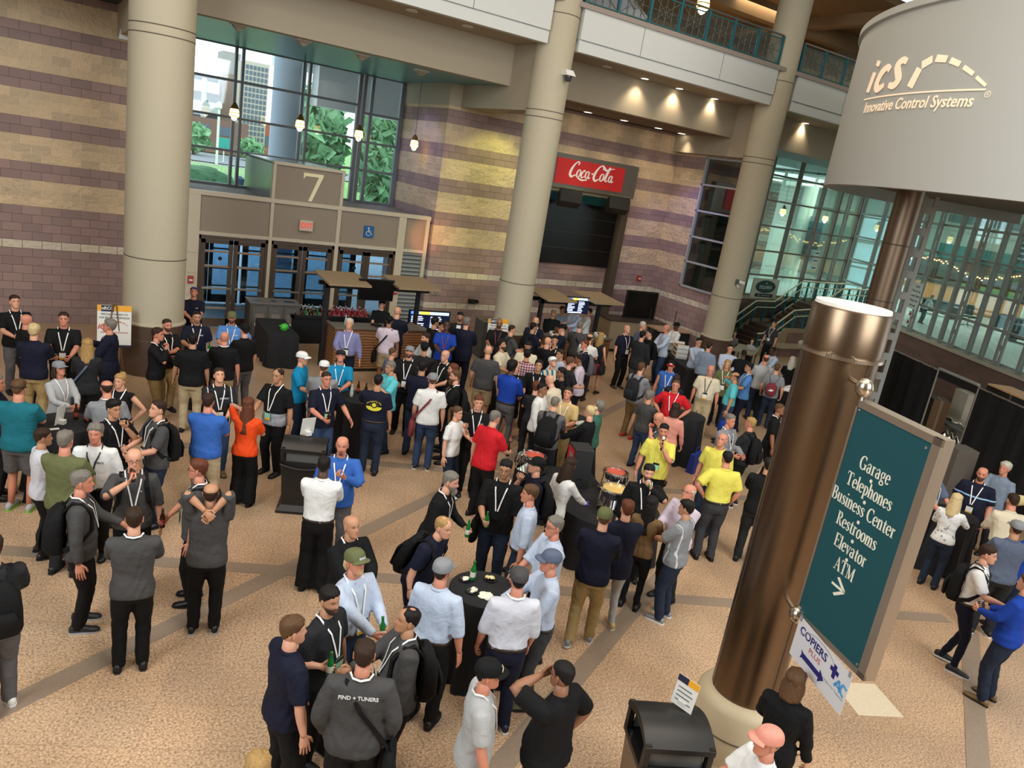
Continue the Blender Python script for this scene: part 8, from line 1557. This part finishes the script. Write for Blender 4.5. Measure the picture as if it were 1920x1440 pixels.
# ------------------------------------------------------------------ build everybody
def mesh_prop(name, P, M, parts, label, cat):
    e = bpy.data.objects.new(name, None); C.objects.link(e); e.empty_display_size = .1; e.matrix_world = M; tag(e, label, cat)
    for nm, mb, m, sm in parts: mb.build(nm, m, e, sm)
    return e
for row in PTAB:
    (x, y, z0, yaw, H_, g, top, topc, bot, botc, hair, hc, skn, arms, o, label, props) = row
    root, hands, bend, s, J = person(x, y, z0, yaw, H_, g, top, topc, bot, botc, hair, hc, skn, arms, o, label)
    for p in props:
        k = p[0]
        if k in ('beer', 'phone', 'mic'):
            sd = 1 if p[1] == 'R' else -1; P_, T_, N_ = hands[sd]; Pl = bend([P_])[0]*s; Pw = to_world(root, Pl)
            if k == 'beer': bottle_at(Pw, dir_world(root, p[4]), p[2], p[3])
            elif k == 'phone':
                F = frame_m(tuple(Pw), dir_world(root, np.cross(T_, N_)), dir_world(root, T_)); mesh_prop('phone', Pw, F, [('body', MB().box((-.036, -.072, -.004), (.036, .072, .004)), DARK, False), ('screen', MB().box((-.033, -.066, .004), (.033, .066, .0055)), mat('phone_screen', (60, 66, 78), .2), False)], p[2], 'phone')
            else:
                up = dir_world(root, (0, -.35, 1)).normalized(); q = Vector((0, 0, 1)).rotation_difference(up).to_matrix().to_4x4()
                mesh_prop('microphone', Pw, Matrix.Translation(Pw) @ q, [('body', MB().lathe(0, 0, [(0, -.12), (.014, -.12), (.018, .06), (0, .06)], 12), DARK, 'all'), ('head', MB().lathe(0, 0, [(0, .06), (.022, .065), (.027, .09), (.02, .115), (0, .12)], 12), WHITE, 'all')], p[2], 'microphone')
        elif k == 'bp': bpack(root, s, g, 'fem' in o, bend, p[1], p[2], p[3] if len(p) > 3 else 1.0)
        elif k == 'bag': shoulder_bag(root, s, g, bend, p[1], p[3], p[2])
        elif k == 'tote': shoulder_bag(root, s, g, bend, p[1], p[2], -1, .36, 'tote_bag', False)
        elif k == 'draw':
            e = bpy.data.objects.new('drawstring_bag', None); C.objects.link(e); e.location = root.location; e.rotation_euler = root.rotation_euler; tag(e, p[2], 'bag'); bk = torso_at(1.1, g, False, .01)[2]
            mb = MB(); noise_blob(mb, (0, -bk-.07, 1.08), (.15, .08, .19), np.random.default_rng(2), 16, 10, .06); mb.build('bag', cloth(p[1]), e, 'all'); st_ = MB()
            for a in (1, -1): st_.tube([(a*.05, -bk-.05, 1.25), (a*.12, -bk*.8, 1.40), (a*.10, .02, 1.49)], .005, 6)
            st_.build('cord', DARK, e); MB().prism([(-.07, -.02), (.0, .035), (.08, .02), (.03, -.03)], .004, frame_m((0, -bk-.152, 1.08), (1, 0, 0), (0, 0, 1))).build('logo', WHITE, e)
        elif k == 'backlogo':
            bk = torso_at(1.30, g, False, .012)[2]+.006; F = frame_m((0, -bk, 1.28), (1, 0, 0), (0, 0, 1)); YL = mat('print_yellow', (226, 214, 60), .6)
            mb = MB().prism([(.13*math.cos(a), -.02-.075*abs(math.sin(a))) for a in [PI*i/16 for i in range(17)]], .004, F)
            for i in range(8): a = i*PI/4; mb.prism([(.045*math.cos(a-.2), .01+.045*math.sin(a-.2)), (.07*math.cos(a), .01+.07*math.sin(a)), (.045*math.cos(a+.2), .01+.045*math.sin(a+.2))], .004, F)
            mb.prism([(.046*math.cos(a), .01+.046*math.sin(a)) for a in [2*PI*i/16 for i in range(16)]], .005, F)
            d2 = MB().prism([(.052*math.cos(a), .01+.052*math.sin(a)) for a in [2*PI*i/16 for i in range(16)]], .007, F); d3 = MB().prism([(.034*math.cos(a), .01+.034*math.sin(a)) for a in [2*PI*i/16 for i in range(16)]], .009, F)
            for m_, n_, c_ in ((mb, 'back_print', YL), (d2, 'dark_ring', cloth('navy')), (d3, 'sun_centre', YL)): m_.v = [tuple(np.array(v)*s) for v in m_.v]; m_.build(n_, c_, root)
            t_ = MB()
            for i, ch in enumerate('Prestige Car Wash'): a = R(66-132*i/16); text_mb(ch, .034, F @ Matrix.Translation((-.125*math.sin(a), -.01+.085*math.cos(a), 0)) @ Matrix.Rotation(a*.6, 4, 'Z'), .003, t_)
            t_.v = [tuple(np.array(v)*s) for v in t_.v]; t_.build('lettering', YL, root)
for P_, k_, lb_ in bottle_at_list: bottle_at(P_, (0, 0, 1), k_, lb_)
finish_people()
for mm_ in list(bpy.data.meshes):
    if mm_.users == 0: bpy.data.meshes.remove(mm_)
